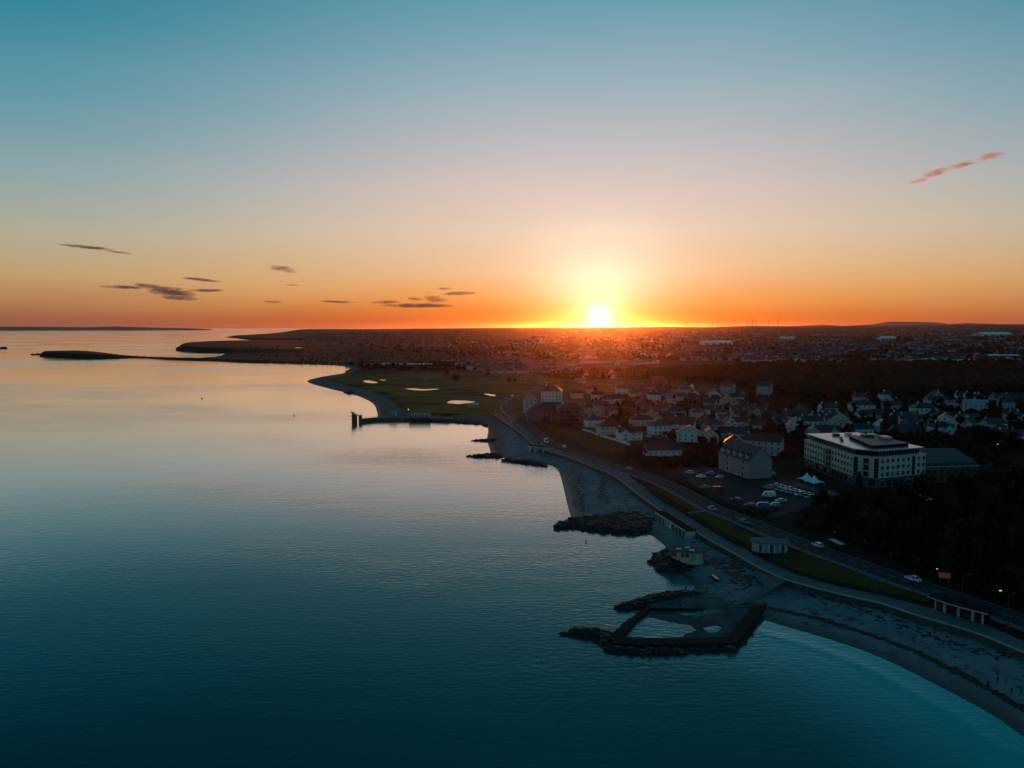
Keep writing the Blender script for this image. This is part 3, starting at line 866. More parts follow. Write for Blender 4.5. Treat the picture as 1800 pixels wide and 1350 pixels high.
# ------------------------------------------------------------------ houses
def window_mesh(name='window', fm='frame'):
    mb = MB()
    mb.box(-0.5, -0.42, -0.06, 0.03, -0.5, 0.5, 0).box(0.42, 0.5, -0.06, 0.03, -0.5, 0.5, 0)
    mb.box(-0.42, 0.42, -0.06, 0.03, -0.5, -0.43, 0).box(-0.42, 0.42, -0.06, 0.03, 0.43, 0.5, 0)
    mb.add([(-0.42, -0.01, -0.43), (0.42, -0.01, -0.43), (0.42, -0.01, 0.43), (-0.42, -0.01, 0.43)], [(0, 1, 2, 3)], 1)
    return mb.mesh(name, [M[fm], M['glass']])
def blind_mesh(fm, drop):
    mb = MB()
    mb.box(-0.5, -0.42, -0.06, 0.03, -0.5, 0.5, 0).box(0.42, 0.5, -0.06, 0.03, -0.5, 0.5, 0)
    mb.box(-0.42, 0.42, -0.06, 0.03, -0.5, -0.43, 0).box(-0.42, 0.42, -0.06, 0.03, 0.43, 0.5, 0).box(-0.03, 0.03, -0.05, -0.012, -0.43, 0.43, 0)
    z = 0.43 - drop
    mb.add([(-0.42, -0.01, -0.43), (0.42, -0.01, -0.43), (0.42, -0.01, z), (-0.42, -0.01, z)], [(0, 1, 2, 3)], 1)
    mb.add([(-0.42, -0.008, z), (0.42, -0.008, z), (0.42, -0.008, 0.43), (-0.42, -0.008, 0.43)], [(0, 1, 2, 3)], 2)
    return mb.mesh('window', [M[fm], M['glass'], M['blind']])
M['blind'] = mat('window_blind', (0.22, 0.21, 0.19), 0.7)
WIN = window_mesh()
WIND = window_mesh('window', 'dark')
def chim_mesh():
    mb = MB().box(-0.45, 0.45, -0.45, 0.45, 0, 1.7, 0).box(-0.53, 0.53, -0.53, 0.53, 1.7, 1.85, 0)
    mb.tube((-0.2, 0, 1.85), (-0.2, 0, 2.25), 0.13, 0.11, 6, 1).tube((0.2, 0, 1.85), (0.2, 0, 2.25), 0.13, 0.11, 6, 1)
    return mb
CHIM = {k: chim_mesh().mesh('chimney', [M[k], M['tile']]) for k in ('white', 'grey', 'cream', 'brick')}
DOOR = MB().box(-0.55, 0.55, -0.08, 0.02, 0, 2.2, 0).box(-0.45, 0.45, -0.10, -0.08, 0.1, 2.1, 1).mesh('door', [M['frame'], M['dark']])

def wall_mesh(w, d, h, rt, pitch):
    x, y = w / 2, d / 2
    mb = MB()
    if rt == 'gx':
        t = h + y * pitch
        mb.add([(-x, -y, -1), (x, -y, -1), (x, y, -1), (-x, y, -1), (-x, -y, h), (x, -y, h), (x, y, h), (-x, y, h), (-x, 0, t), (x, 0, t)],
               [(0, 1, 5, 4), (1, 2, 6, 9, 5), (2, 3, 7, 6), (3, 0, 4, 8, 7), (4, 5, 9, 8), (6, 7, 8, 9)])
    elif rt == 'gy':
        t = h + x * pitch
        mb.add([(-x, -y, -1), (x, -y, -1), (x, y, -1), (-x, y, -1), (-x, -y, h), (x, -y, h), (x, y, h), (-x, y, h), (0, -y, t), (0, y, t)],
               [(0, 1, 5, 8, 4), (1, 2, 6, 5), (2, 3, 7, 9, 6), (3, 0, 4, 7), (5, 6, 9, 8), (7, 4, 8, 9)])
    else:
        mb.box(-x, x, -y, y, -1, h)
    return mb
def roof_mesh(w, d, h, rt, pitch, ov=0.45, th=0.22):
    x, y = w / 2, d / 2
    mb = MB()
    if rt in ('gx', 'gy'):
        hw, hl = (y, x) if rt == 'gx' else (x, y)
        L_ = hl + ov
        zr = h + hw * pitch
        ze = h - ov * pitch
        prof = [(-(hw + ov), ze), (0, zr), (hw + ov, ze), (hw + ov, ze + th), (0, zr + th * 1.2), (-(hw + ov), ze + th)]
        pts = []
        for s in (-1, 1):
            for a, b in prof:
                pts.append((s * L_, a, b + 0.03) if rt == 'gx' else (a, s * L_, b + 0.03))
        k = 6
        fs = [(i, (i + 1) % k, k + (i + 1) % k, k + i) for i in range(k)]
        mb.add(pts, fs + [(0, 1, 4, 5), (1, 2, 3, 4), (6, 11, 10, 7), (7, 10, 9, 8)])
    elif rt == 'hip':
        X, Y = x + ov, y + ov
        r_ = min(X, Y) * 0.97
        zt = h + r_ * pitch
        if X >= Y: top = [(-(X - r_), 0, zt), ((X - r_), 0, zt)]
        else: top = [(0, -(Y - r_), zt), (0, (Y - r_), zt)]
        b = [(-X, -Y, h), (X, -Y, h), (X, Y, h), (-X, Y, h), (-X, -Y, h + th), (X, -Y, h + th), (X, Y, h + th), (-X, Y, h + th)] + top
        mb.add(b, [(3, 2, 1, 0), (0, 1, 5, 4), (1, 2, 6, 5), (2, 3, 7, 6), (3, 0, 4, 7)])
        mb.add(b, [(4, 5, 9, 8), (5, 6, 9), (6, 7, 8, 9), (7, 4, 8)] if X >= Y else [(4, 5, 8), (5, 6, 9, 8), (6, 7, 9), (7, 4, 8, 9)])
    else:                                                   # flat with parapet
        mb.box(-x - 0.1, x + 0.1, -y - 0.1, y + 0.1, h, h + 0.35)
    return mb
_cache = {}
def cached(key, fn):
    if key not in _cache: _cache[key] = fn()
    return _cache[key]
FOOT = []            # (x, y, radius) of everything built, to keep trees clear
def house(px, py, w, d, h, ang, rt='gx', pitch=0.75, wc='white', rc='slate', ch=1, cc=None, label='', wing=None, win=True, fl=None, group=None, name='house', wfl=1.0, parts=True, cat='house', dormers=0, sky=0):
    p = GT(px, py)
    rz = R(ang)
    fwd = np.array([-math.sin(rz), math.cos(rz)])          # local +y
    c = p[:2] + fwd * d / 2
    z0 = H1(c[0], c[1])
    z0 = min(z0, p[2])
    FOOT.append((c[0], c[1], max(w, d) * 0.62))
    root = empty(name, (c[0], c[1], z0), rz)
    tag(root, label, cat, group)
    W_ = cached(('w', w, d, h, rt, pitch, wc), lambda: wall_mesh(w, d, h, rt, pitch).mesh('wall', [M[wc]]))
    inst('wall', W_, root)
    Rm = cached(('r', w, d, h, rt, pitch, rc), lambda: roof_mesh(w, d, h, rt, pitch).mesh('roof', [M[rc]]))
    roof = inst('roof', Rm, root)
    cc = cc or (wc if wc in CHIM else 'white')
    hw = d / 2 if rt != 'gy' else w / 2
    zr = h + hw * pitch if rt != 'hip' else h + min(w, d) / 2 * pitch
    if rt == 'flat': zr = h
    for i in range(ch):
        s = (-1, 1, 0)[i % 3]
        off = 0.44 if rt != 'hip' else 0.28
        loc = (s * (w * off - 0.3), 0, zr - 0.7) if rt != 'gy' else (0, s * (d * off - 0.3), zr - 0.7)
        inst('chimney', CHIM[cc], root, loc)
    floors = fl or max(1, int(h / 2.7))
    fh = h / floors
    if win:
        ncol = max(2, int(w / 3.2))
        for f in range(floors):
            for i in range(ncol):
                x = -w / 2 + (i + 0.5) * w / ncol
                if f == 0 and i == ncol // 2 and floors > 1 and not wing:
                    inst('door', DOOR, root, (x, -d / 2 - 0.02, 0))
                    continue
                if wing and abs(x - wing[2]) < wing[0] / 2 + 0.3: continue
                inst('window', WIN, root, (x, -d / 2 - 0.02, f * fh + fh * 0.55), 0, (1.3 * wfl, 1, 1.35))
        nc2 = max(1, int(d / 4.5))
        for s in (-1, 1):
            if s * math.sin(rz) * 1 + s * (-c[0] / max(c[1], 1)) * math.cos(rz) < -0.15: continue
            for f in range(floors):
                for i in range(nc2):
                    y = -d / 2 + (i + 0.5) * d / nc2
                    inst('window', WIN, root, (s * (w / 2 + 0.02), y, f * fh + fh * 0.55), s * math.pi / 2, (1.0, 1, 1.2))
    if rt == 'gy' and h > 4 and win:
        inst('window', WIN, root, (0, -d / 2 - 0.02, h + w * pitch * 0.2), 0, (1.2, 1, 1.2))
    if wing:
        ww, wd, wx, wh = wing
        wp = 0.9
        Wm = cached(('w', ww, wd, wh, 'gy', wp, wc), lambda: wall_mesh(ww, wd, wh, 'gy', wp).mesh('wing_wall', [M[wc]]))
        Wr = cached(('r', ww, wd, wh, 'gy', wp, rc), lambda: roof_mesh(ww, wd, wh, 'gy', wp, 0.3).mesh('wing_roof', [M[rc]]))
        yy = -d / 2 - wd / 2 + 1.2
        wo_ = inst('wing_wall', Wm, root, (wx, yy, 0))
        inst('wing_roof', Wr, root, (wx, yy, 0))
        for f in range(floors):
            inst('window', WIN, wo_, (0, -wd / 2 - 0.02, f * fh + fh * 0.55), 0, (1.9, 1, 1.4))
    for i in range(dormers):
        x = -w / 2 + (i + 0.5) * w / dormers
        yy = -d / 2 + 1.3
        Dm = cached(('dorm', pitch), lambda: wall_mesh(1.7, 2.2, 2.2, 'gy', 0.8).mesh('dormer', [M['white']]))
        Dr = cached(('dormr', pitch), lambda: roof_mesh(1.7, 2.2, 2.2, 'gy', 0.8, 0.15, 0.12).mesh('dormer_roof', [M['slate']]))
        q = inst('dormer', Dm, roof, (x, yy, h - 0.1)); inst('dormer_roof', Dr, root, (x, yy, h - 0.1))
        inst('window', WIN, root, (x, yy - 1.12, h + 1.2), 0, (1.1, 1, 1.2))
    for i in range(sky):
        x = -w * 0.36 + i * w * 0.72 / max(1, sky - 1)
        t = 0.45
        inst('rooflight', WIN, root, (x if rt == 'gx' else -w * 0.22, -d / 2 * (1 - t) if rt == 'gx' else x, (h + d / 2 * pitch * t if rt == 'gx' else h + w / 2 * pitch * 0.56) + 0.34), 0, (1.0, 1, 1.2), rot=(-(math.pi / 2 - math.atan(pitch)), 0, 0) if rt == 'gx' else (-(math.pi / 2 - math.atan(pitch)), 0, -math.pi / 2))
    return root

HOUSES = [
 # px, py(front base), w, d, h, angle, roof, kwargs
 (1046, 752, 12, 8, 5.2, 12, 'hip', dict(ch=2, label='white house with dark hipped roof beside the town lawn, left of the pink terrace')),
 (1076, 765, 16, 9, 5.6, 14, 'hip', dict(wc='pink', rc='tile', ch=1, label='long pinkish two-storey terrace with one tall chimney above the town lawn')),
 (1109, 775, 15, 8, 5.4, 10, 'gx', dict(wc='white', rc='tile', ch=1, wing=(5.5, 4, -4.5, 5.4), label='white house with a front gable at its left end, nearest the lawn corner')),
 (1165, 764, 14, 9, 5.8, 18, 'hip', dict(ch=1, wfl=1.5, label='white two-storey house with wide dark windows and hipped roof')),
 (1130, 750, 16, 8, 5.0, 8, 'hip', dict(wc='pink', rc='tile', ch=2, label='brown-roofed house with two chimneys behind the white gabled house')),
 (1054, 733, 8, 8, 9.5, 6, 'gx', dict(wc='grey', ch=1, label='tall narrow lilac-grey three-storey house left of the pink terrace')),
 (1075, 734, 10, 8, 6.0, 10, 'gx', dict(wc='pink', rc='tile', ch=0, label='low pink house joined to the tall narrow one')),
 (1189, 738, 15, 10, 6.5, 4, 'hip', dict(wc='grey', ch=1, wfl=1.3, label='wide grey house with full rows of windows and shining roof ridges')),
 (1156, 747, 7, 9, 5.5, 0, 'gy', dict(wc='yellow', ch=1, label='narrow yellow gabled house behind the hip-roofed white one')),
 (1200, 760, 14, 9, 5.6, -24, 'gx', dict(ch=1, label='white house with steep dark roof and lit blue gable end', cc='white', pitch=1.0)),
 (1211, 777, 15, 9, 5.4, -14, 'gy', dict(ch=0, label='broad white house with a big gable facing the sea and many small windows', pitch=0.55)),
 (1249, 778, 10, 9, 4.6, -6, 'gy', dict(wc='cream', ch=0, label='cream gabled house with rooflights glinting on its roof', pitch=0.8, sky=5)),
 (1169, 802, 20, 8, 3.6, 8, 'gx', dict(ch=0, fl=1, wfl=0.7, label='long low white bungalow with slate roof nearest the coast road')),
 (1228, 739, 11, 9, 6.2, 0, 'hip', dict(wc='pink', ch=0, wfl=1.6, label='square pinkish house with tall white window bays under a pyramid roof')),
 (1250, 734, 12, 8, 6.4, -20, 'gx', dict(wc='white', ch=2, label='blue-white house with dark roof and two pale chimneys behind the square pinkish one')),
 (1276, 750, 9, 8, 5.2, 4, 'gx', dict(ch=0, label='small white house with bright square front right of the pyramid-roofed house')),
 (1258, 757, 14, 8, 4.2, 16, 'hip', dict(wc='grey', ch=0, rc='slate', label='low grey house almost hidden beneath its wide dark roof')),
 (1301, 737, 12, 9, 7.0, -4, 'gx', dict(wc='cream', ch=0, wing=(5, 4, 2.4, 7.0), label='tall cream villa with twin front gables and dark window bays')),
 (1336, 735, 14, 9, 5.8, -8, 'gx', dict(wc='grey', ch=2, wing=(5.5, 4, -3, 5.8), label='grey-green house with front gable and two tall chimneys')),
 (1301, 753, 15, 8, 4.4, 6, 'hip', dict(ch=0, label='white house mostly hidden under a broad low dark hipped roof')),
 (1291, 773, 17, 9, 4.2, -22, 'gx', dict(wc='grey', ch=0, rc='slate', label='dark long-roofed house just behind the pale apartment block')),
 (1395, 744, 15, 8, 5.0, -28, 'gx', dict(ch=1, label='white house with bright blue-lit gable left of a long dark roof', pitch=1.0)),
 (1356, 743, 12, 7, 3.4, 5, 'gx', dict(wc='cream', ch=0, fl=1, label='low pale cottage wall half hidden by trees left of the blue-lit gable')),
 (1374, 747, 10, 7, 4.2, 12, 'gx', dict(wc='grey', ch=0, label='small grey house right of the low pale cottage')),
 (1399, 762, 11, 9, 5.2, -12, 'gy', dict(ch=1, label='bright white gabled house with tall chimney standing alone among dark trees', pitch=0.9)),
 (1461, 730, 14, 9, 6.0, 4, 'gx', dict(ch=2, wc='white', label='white house with two white chimneys far behind the left end of the hotel')),
 (1429, 752, 15, 8, 5.0, 6, 'gx', dict(ch=2, label='row-like white house with four small chimneys behind the hotel roof')),
 (1466, 750, 11, 8, 4.8, -6, 'gx', dict(ch=2, label='dark-roofed white house between two pairs of tall chimneys behind the hotel')),
 (1456, 773, 14, 9, 5.2, -10, 'gx', dict(wc='grey', ch=0, wing=(5.5, 4, 3.4, 5.2), label='grey double-gabled house directly behind the left end of the hotel')),
 (1431, 774, 9, 9, 5.0, -14, 'gy', dict(wc='grey', ch=1, label='small grey gabled house left of the double-gabled one')),
 (1517, 767, 15, 8, 5.0, 8, 'gx', dict(ch=2, wc='white', rc='slate', label='blue-lit house with a pair of tall white chimneys behind the hotel roof')),
 (1519, 724, 19, 9, 5.6, 4, 'hip', dict(ch=2, label='wide white house with low hipped roof at the edge of the dark wood')),
 (1541, 740, 10, 9, 5.0, -20, 'gx', dict(wc='grey', ch=1, label='house with tiled pale gable right of the wide white house')),
 (1628, 733, 17, 10, 6.6, -4, 'hip', dict(ch=2, wfl=1.3, label='large white villa with hipped roof and two rows of tall windows')),
 (1594, 743, 18, 8, 4.6, -6, 'gx', dict(ch=1, wing=(6, 4, 5.5, 4.6), label='white bungalow with gables at both ends left of the large villa')),
 (1559, 762, 10, 9, 5.0, 0, 'gy', dict(wc='grey', rc='greenroof', ch=0, label='green-roofed gabled house behind the right end of the hotel')),
 (1611, 755, 14, 8, 3.8, 12, 'hip', dict(wc='grey', rc='slate', ch=0, label='low house with greenish hipped roof in front of the large villa')),
 (1650, 713, 18, 8, 4.8, 4, 'gx', dict(wc='grey', ch=1, label='long dim house with a pale right-hand gable above the large villa')),
 (1647, 752, 6, 7, 4.2, 0, 'gy', dict(ch=1, label='little white gabled lodge below the large villa')),
 (1600, 770, 13, 9, 5.0, -8, 'gx', dict(wc='stone', ch=2, cc='grey', label='dark stone house with two grey chimneys above the hotel annex')),
 (1715, 724, 17, 9, 6.0, -26, 'gx', dict(wc='cream', ch=1, label='cream house with patterned pale roof above the white bungalow at far right', rc='roofmetal')),
 (1718, 746, 24, 9, 3.8, -4, 'gx', dict(fl=1, ch=1, wing=(7, 4, -8, 3.8), label='long bright white bungalow standing alone at far right')),
 (1683, 717, 6, 7, 4.2, 0, 'gy', dict(ch=0, label='tiny white gabled house left of the cream house')),
 (1763, 709, 15, 8, 5.0, 8, 'gx', dict(wc='grey', ch=2, label='dim grey house with two chimneys at the far right edge of the wood')),
 (1786, 782, 17, 9, 5.2, -8, 'gx', dict(ch=1, wing=(6, 4, 4.5, 5.2), label='white house with pale gables at the right edge, level with the hotel')),
 (1752, 757, 13, 8, 4.6, 10, 'gx', dict(wc='grey', ch=1, label='dim house with a single chimney above the right-edge white house')),
 (1568, 722, 13, 8, 4.6, -12, 'gx', dict(wc='grey', ch=1, label='dim grey house between the wide white house and the large villa')),
 (1127, 700, 11, 8, 6.0, -6, 'gx', dict(wc='grey', rc='tile', ch=1, label='pale house left of a round dark tree on the rise')),
 (1151, 706, 12, 8, 6.6, 6, 'hip', dict(wc='white', rc='tile', ch=2, label='pale two-storey house right of a round dark tree on the rise')),
 (1138, 690, 12, 8, 6.2, 0, 'gx', dict(wc='grey', rc='tile', ch=1, label='pale gabled house above the round dark tree on the rise')),
 (1100, 690, 11, 8, 5.6, 4, 'gx', dict(wc='pink', rc='tile', ch=2, label='small pinkish house at the left end of the rise')),
 (1160, 676, 18, 11, 6.0, -6, 'hip', dict(wc='brick', rc='tile', ch=0, label='big brown house with shining hip ridges on the rise')),
 (1198, 706, 8, 8, 5.2, 0, 'gx', dict(wc='pink', rc='tile', ch=0, label='small pale-fronted house at the left of the brown terrace')),
 (1219, 707, 12, 8, 5.4, 4, 'hip', dict(wc='brick', rc='tile', ch=1, label='left brown house of the terrace below the wood')),
 (1238, 709, 12, 8, 5.4, 2, 'hip', dict(wc='brick', rc='tile', ch=1, label='middle brown house of the terrace below the wood')),
 (1259, 711, 12, 8, 5.4, -2, 'hip', dict(wc='brick', rc='tile', ch=1, label='right brown house of the terrace below the wood')),
 (1277, 694, 13, 11, 9.0, -30, 'gx', dict(wc='grey', ch=0, fl=3, label='left pale three-storey gabled apartment house at the edge of the wood')),
 (1342, 694, 14, 11, 9.0, -30, 'gx', dict(wc='grey', ch=0, fl=3, label='right pale three-storey gabled apartment house at the edge of the wood')),
 (1050, 703, 10, 8, 5.2, 4, 'gx', dict(wc='pink', rc='tile', ch=1, label='left small house of the row beneath the orange hillside')),
 (1070, 711, 10, 8, 5.2, 2, 'gx', dict(wc='pink', rc='tile', ch=1, label='middle small house of the row beneath the orange hillside')),
 (1084, 710, 10, 8, 5.2, 0, 'gx', dict(wc='pink', rc='tile', ch=1, label='right small house of the row beneath the orange hillside')),
 (1168, 728, 13, 8, 5.0, 12, 'gx', dict(wc='grey', rc='tile', ch=1, label='tiled house under tall trees left of the wide grey house')),
 (1138, 733, 11, 8, 5.0, -16, 'gx', dict(wc='pink', rc='tile', ch=1, label='pink gabled house behind the brown-roofed pair of chimneys')),
 (1015, 700, 12, 8, 5.0, 6, 'gx', dict(wc='pink', rc='tile', ch=1, label='small house behind the balcony apartments, near the road')),
 (1034, 727, 9, 8, 5.0, 6, 'hip', dict(wc='grey', rc='tile', ch=1, label='small hip-roofed house right of the balcony apartments')),
]
for (px, py, w, d, h, ang, rt, kw) in HOUSES:
    house(px, py, w, d, h, ang, rt, group='houses of the seaside town', **kw)

# more houses packed between them
FR = random.Random(23)
FILL = [([(1120, 700), (1300, 700), (1420, 728), (1420, 760), (1280, 768), (1200, 752), (1120, 745)], 24, 'house packed among others in the middle of the town', 'packed houses in the middle of the town'),
        ([(1420, 700), (1640, 700), (1800, 705), (1800, 770), (1640, 765), (1420, 768)], 20, 'house half hidden by trees on the slope behind the hotel', 'half hidden houses behind the hotel'),
        ([(1010, 655), (1130, 655), (1240, 690), (1120, 705), (1020, 695)], 14, 'small house on the brown rise behind the balcony apartments', 'small houses on the brown rise')]
for poly, cnt, lab, grp in FILL:
    P = np.array(poly, float); lo, hi = P.min(0), P.max(0); done = 0; tr = 0
    while done < cnt and tr < 4000:
        tr += 1
        px = FR.uniform(lo[0], hi[0]); py = FR.uniform(lo[1], hi[1])
        if not inside(P, np.array([px]), np.array([py]))[0]: continue
        q = GT(px, py)
        if any((q[0] - fx) ** 2 + (q[1] + 4 - fy) ** 2 < (fr * 0.72 + 5.0) ** 2 for fx, fy, fr in FOOT): continue
        wc = FR.choice(('white', 'white', 'cream', 'pink', 'grey', 'grey', 'brick'))
        hue = {'white': 'white', 'cream': 'cream', 'pink': 'pinkish', 'grey': 'grey', 'brick': 'brown'}[wc]
        house(px, py, FR.choice((9, 10, 12, 14)), FR.choice((7.5, 8.5)), FR.choice((3.6, 5.0, 5.4, 5.8)), FR.choice((-30, -16, -6, 0, 6, 14, 24)), FR.choice(('gx', 'gx', 'hip', 'gy')), wc=wc, rc=FR.choice(('slate', 'slate', 'tile')), ch=FR.choice((1, 1, 2)),
              wing=FR.choice((None, None, (4.5, 3, 2.0, 4.8))), label='%s %s, %s' % (hue, lab, ('leftmost part', 'left part', 'right part', 'rightmost part')[min(3, int(4 * (px - lo[0]) / (hi[0] - lo[0])))]), group=grp)
        done += 1

# apartments by the road, far side of the lawn
house(934, 727, 10, 12, 12.5, 8, 'gy', wc='grey', rc='slate', ch=0, fl=4, pitch=0.7, name='apartment_block', cat='apartments', label='tall pale gabled apartment tower by the bend in the coast road')
house(969, 706, 20, 14, 10.0, -6, 'hip', wc='white', rc='slate', ch=1, fl=3, name='apartment_block', cat='apartments', label='large pale apartment block with stepped roof above the road bend')
house(958, 742, 26, 13, 8.0, 6, 'hip', wc='stone', rc='slate', ch=0, fl=3, name='apartment_block', cat='apartments', label='wide dark stone apartment block in front of the gabled tower')
flats = house(1003, 743, 20, 13, 9.6, 4, 'hip', wc='brick', rc='slate', ch=1, cc='white', fl=3, win=False, name='apartment_block', cat='apartments', label='apartment block with stacked orange-brown balconies above the lawn')
BALC = MB().box(-1.6, 1.6, -1.3, 0.05, -0.12, 0.0, 0)
for i in range(9): BALC.box(-1.55 + i * 0.385, -1.51 + i * 0.385, -1.28, -1.24, 0, 1.0, 1)
BALC.box(-1.6, 1.6, -1.3, -1.24, 1.0, 1.06, 1).box(-1.6, -1.54, -1.24, 0.0, 1.0, 1.06, 1).box(1.54, 1.6, -1.24, 0.0, 1.0, 1.06, 1)
BALCM = BALC.mesh('balcony', [M['conc'], M['dark']])
for f in range(3):
    for x in (-6.5, -1.8, 4.6):
        inst('window', WIND, flats, (x, -6.52, f * 3.2 + 1.7), 0, (2.6, 1, 2.0))
        inst('balcony', BALCM, flats, (x, -6.5, f * 3.2 + 0.5))
    inst('window', WIN, flats, (8.0, -6.52, f * 3.2 + 1.8), 0, (1.2, 1, 1.4))
# the pale gabled apartment block by the car park
C0 = G(1316, 842, 4.0)[:2]; L0 = G(1263, 824, 4.0)[:2]; R0 = G(1352, 842, 4.0)[:2]
u = (C0 - L0); fl_len = float(np.hypot(*u)); u /= fl_len
blk_ang = math.atan2(u[1], u[0])
vdir = np.array([-u[1], u[0]])
if vdir[1] < 0: vdir = -vdir
depth = 12.5
cen = (L0 + C0) / 2 + vdir * depth / 2
root = empty('apartment_block', (cen[0], cen[1], 3.95), blk_ang)
tag(root, 'pale pink four-storey apartment block with blank gable end beside the car park', 'apartments')
FOOT.append((cen[0], cen[1], 20))
wl, hh, pt = fl_len, 8.6, 1.0
M['mauve'] = mat('weathered_pink_render', (0.36, 0.26, 0.25), 0.85, (0.3, 0.6, (0.28, 0.20, 0.19)), spec=0.15)
wall_mesh(wl, depth, hh, 'gx', pt).build('wall', M['mauve'], root)
rf = roof_mesh(wl, depth, hh, 'gx', pt).build('roof', M['slate'], root)
ncol = max(6, int(wl / 3.0))
for f in range(3):
    for i in range(ncol):
        x = -wl / 2 + (i + 0.5) * wl / ncol
        tall = i % 4 == 2
        inst('window', WIN, root, (x, -depth / 2 - 0.02, 0.9 + f * 2.8 + 0.7), 0, (1.7 if tall else 1.1, 1, 2.0 if tall else 1.4))
for i in range(5):
    x = -wl / 2 + (i + 0.5) * wl / 5
    Dm = cached(('dormA',), lambda: wall_mesh(2.0, 3.0, 2.4, 'gy', 0.8).mesh('dormer', [M['pink']]))
    Dr = cached(('dormAr',), lambda: roof_mesh(2.0, 3.0, 2.4, 'gy', 0.8, 0.15, 0.12).mesh('dormer_roof', [M['slate']]))
    q = inst('dormer', Dm, root, (x, -depth / 2 + 1.7, hh - 0.2)); inst('dormer_roof', Dr, q); inst('window', WIN, q, (0, -1.52, 1.3), 0, (1.2, 1, 1.3))
for x in (-wl * 0.28, wl * 0.12, wl * 0.4):
    inst('chimney', CHIM['grey'], root, (x, 0, hh + depth / 2 * pt - 0.9))
for y in (-3.2, 3.2): inst('window', WIN, root, (-wl / 2 - 0.02, y, 5.0), -math.pi / 2, (1.0, 1, 1.3))
house(1289, 806, 10, 10, 8.5, -20, 'hip', wc='white', rc='slate', ch=1, fl=3, name='apartment_block', cat='apartments', label='bright white wing with flat-headed windows behind the pale pink apartment block')
house(1340, 800, 20, 9, 8.0, -28, 'gx', wc='pink', rc='slate', ch=1, fl=3, name='apartment_block', cat='apartments', label='rear wing of apartments with green copper ridge behind the pale pink block')

# ------------------------------------------------------------------ hotel
def edge_frame(a, b):
    a = np.array(a, float); b = np.array(b, float)
    d = b - a; L_ = float(np.hypot(*d)); d /= L_
    return a, d, L_, math.atan2(d[1], d[0])
hl, hc1, hc2, hr, hb = (150.5, 380.0), (153.5, 332.0), (162.5, 326.0), (188.5, 336.0), (180.0, 385.0)
hp = [hl, hc1, hc2, hr, hb]
ctr = np.mean(np.array(hp), 0)
hz0 = 3.95
hotel = empty('hotel', (ctr[0], ctr[1], hz0))
tag(hotel, 'big cream five-storey hotel with glazed top floor and pale metal roof', 'hotel')
FOOT.append((ctr[0], ctr[1], 34))
loc = [(p[0] - ctr[0], p[1] - ctr[1]) for p in hp]
def shrink(poly, s):
    P = np.array(poly); n = len(P); out = []
    cc_ = P.mean(0)
    for i in range(n):
        p0, p1, p2 = P[i - 1], P[i], P[(i + 1) % n]
        def inn(a, b):
            d = (b - a) / np.hypot(*(b - a)); nn = np.array([-d[1], d[0]])
            if nn @ (cc_ - a) < 0: nn = -nn
            return nn
        n1, n2 = inn(p0, p1), inn(p1, p2)
        A_ = np.array([n1, n2]); bvec = np.array([n1 @ p1 + s, n2 @ p1 + s])
        out.append(tuple(np.linalg.solve(A_, bvec)))
    return out
M['hotelcream'] = mat('hotel_cream_render', (0.60, 0.49, 0.39), 0.85, (0.25, 0.6, (0.48, 0.39, 0.31)))
MB().prism(shrink(loc, 0.15), -1.0, 4.3).build('ground_floor', M['stone'], hotel)
MB().prism(loc, 4.3, 13.4).build('wall', M['hotelcream'], hotel)
MB().prism(shrink(loc, -0.12), 13.4, 13.75).build('parapet', M['hotelcream'], hotel)
MB().prism(shrink(loc, 2.2), 13.4, 16.2).build('glazed_top_floor', M['glass'], hotel)
rf = MB().prism(shrink(loc, 0.6), 16.2, 16.65).build('roof', M['roofmetal'], hotel)
# roof furniture
inner = shrink(loc, 5.5)
mid = lambda p, q, t: (p[0] + (q[0] - p[0]) * t, p[1] + (q[1] - p[1]) * t)
deck = [mid(inner[1], inner[2], 0.75), inner[2], inner[3], mid(inner[3], inner[4], 0.62), mid(mid(inner[3], inner[4], 0.62), mid(inner[0], inner[1], 0.38), 0.62)]
MB().prism(deck, 16.65, 18.0).build('plant_deck', M['felt'], hotel)
MB().prism(shrink(deck, -0.3), 18.0, 18.12).build('plant_deck_trim', M['slate'], hotel)
for k_, (x, y, sx, sy, hh) in enumerate([(6, 8, 5, 4, 0.8), (11, 1, 4, 6, 1.0), (2, 14, 3, 3, 1.0), (12, 16, 4, 4, 1.4), (-4, 20, 3, 2, 1.0), (-6, 10, 1.2, 1.2, 1.0), (-9, 2, 1.0, 1.0, 0.9), (3, 22, 2, 4, 1.1)]):
    zb = 18.15 if k_ in (0, 1) else 16.65
    MB().box(x - sx / 2, x + sx / 2, y - sy / 2, y + sy / 2, zb, zb + hh).box(x - sx / 2 - 0.1, x + sx / 2 + 0.1, y - sy / 2 - 0.1, y + sy / 2 + 0.1, zb + hh, zb + hh + 0.12).build('roof_unit', M['metal'] if k_ % 2 else M['dark'], hotel)
HWIN = window_mesh('window', 'dark')
HWV = [HWIN, HWIN, blind_mesh('dark', 0.3), blind_mesh('dark', 0.55), blind_mesh('metal', 0.15), HWIN]
HR = random.Random(9)
MULL = MB().box(-0.06, 0.06, -0.08, 0.04, 0, 2.8).mesh('mullion', [M['metal']])
STRIP = MB().box(-0.9, 0.9, -0.05, 0.03, 0, 8.6, 0)
for i in range(1, 6): STRIP.box(-0.9, 0.9, -0.09, -0.05, i * 1.43 - 0.04, i * 1.43 + 0.04, 1)
STRIPM = STRIP.mesh('glazed_strip', [M['glass'], M['metal']])
def local_edge(i, j, s=0.0, poly=None):
    pl = poly or loc
    return edge_frame(pl[i], pl[j])
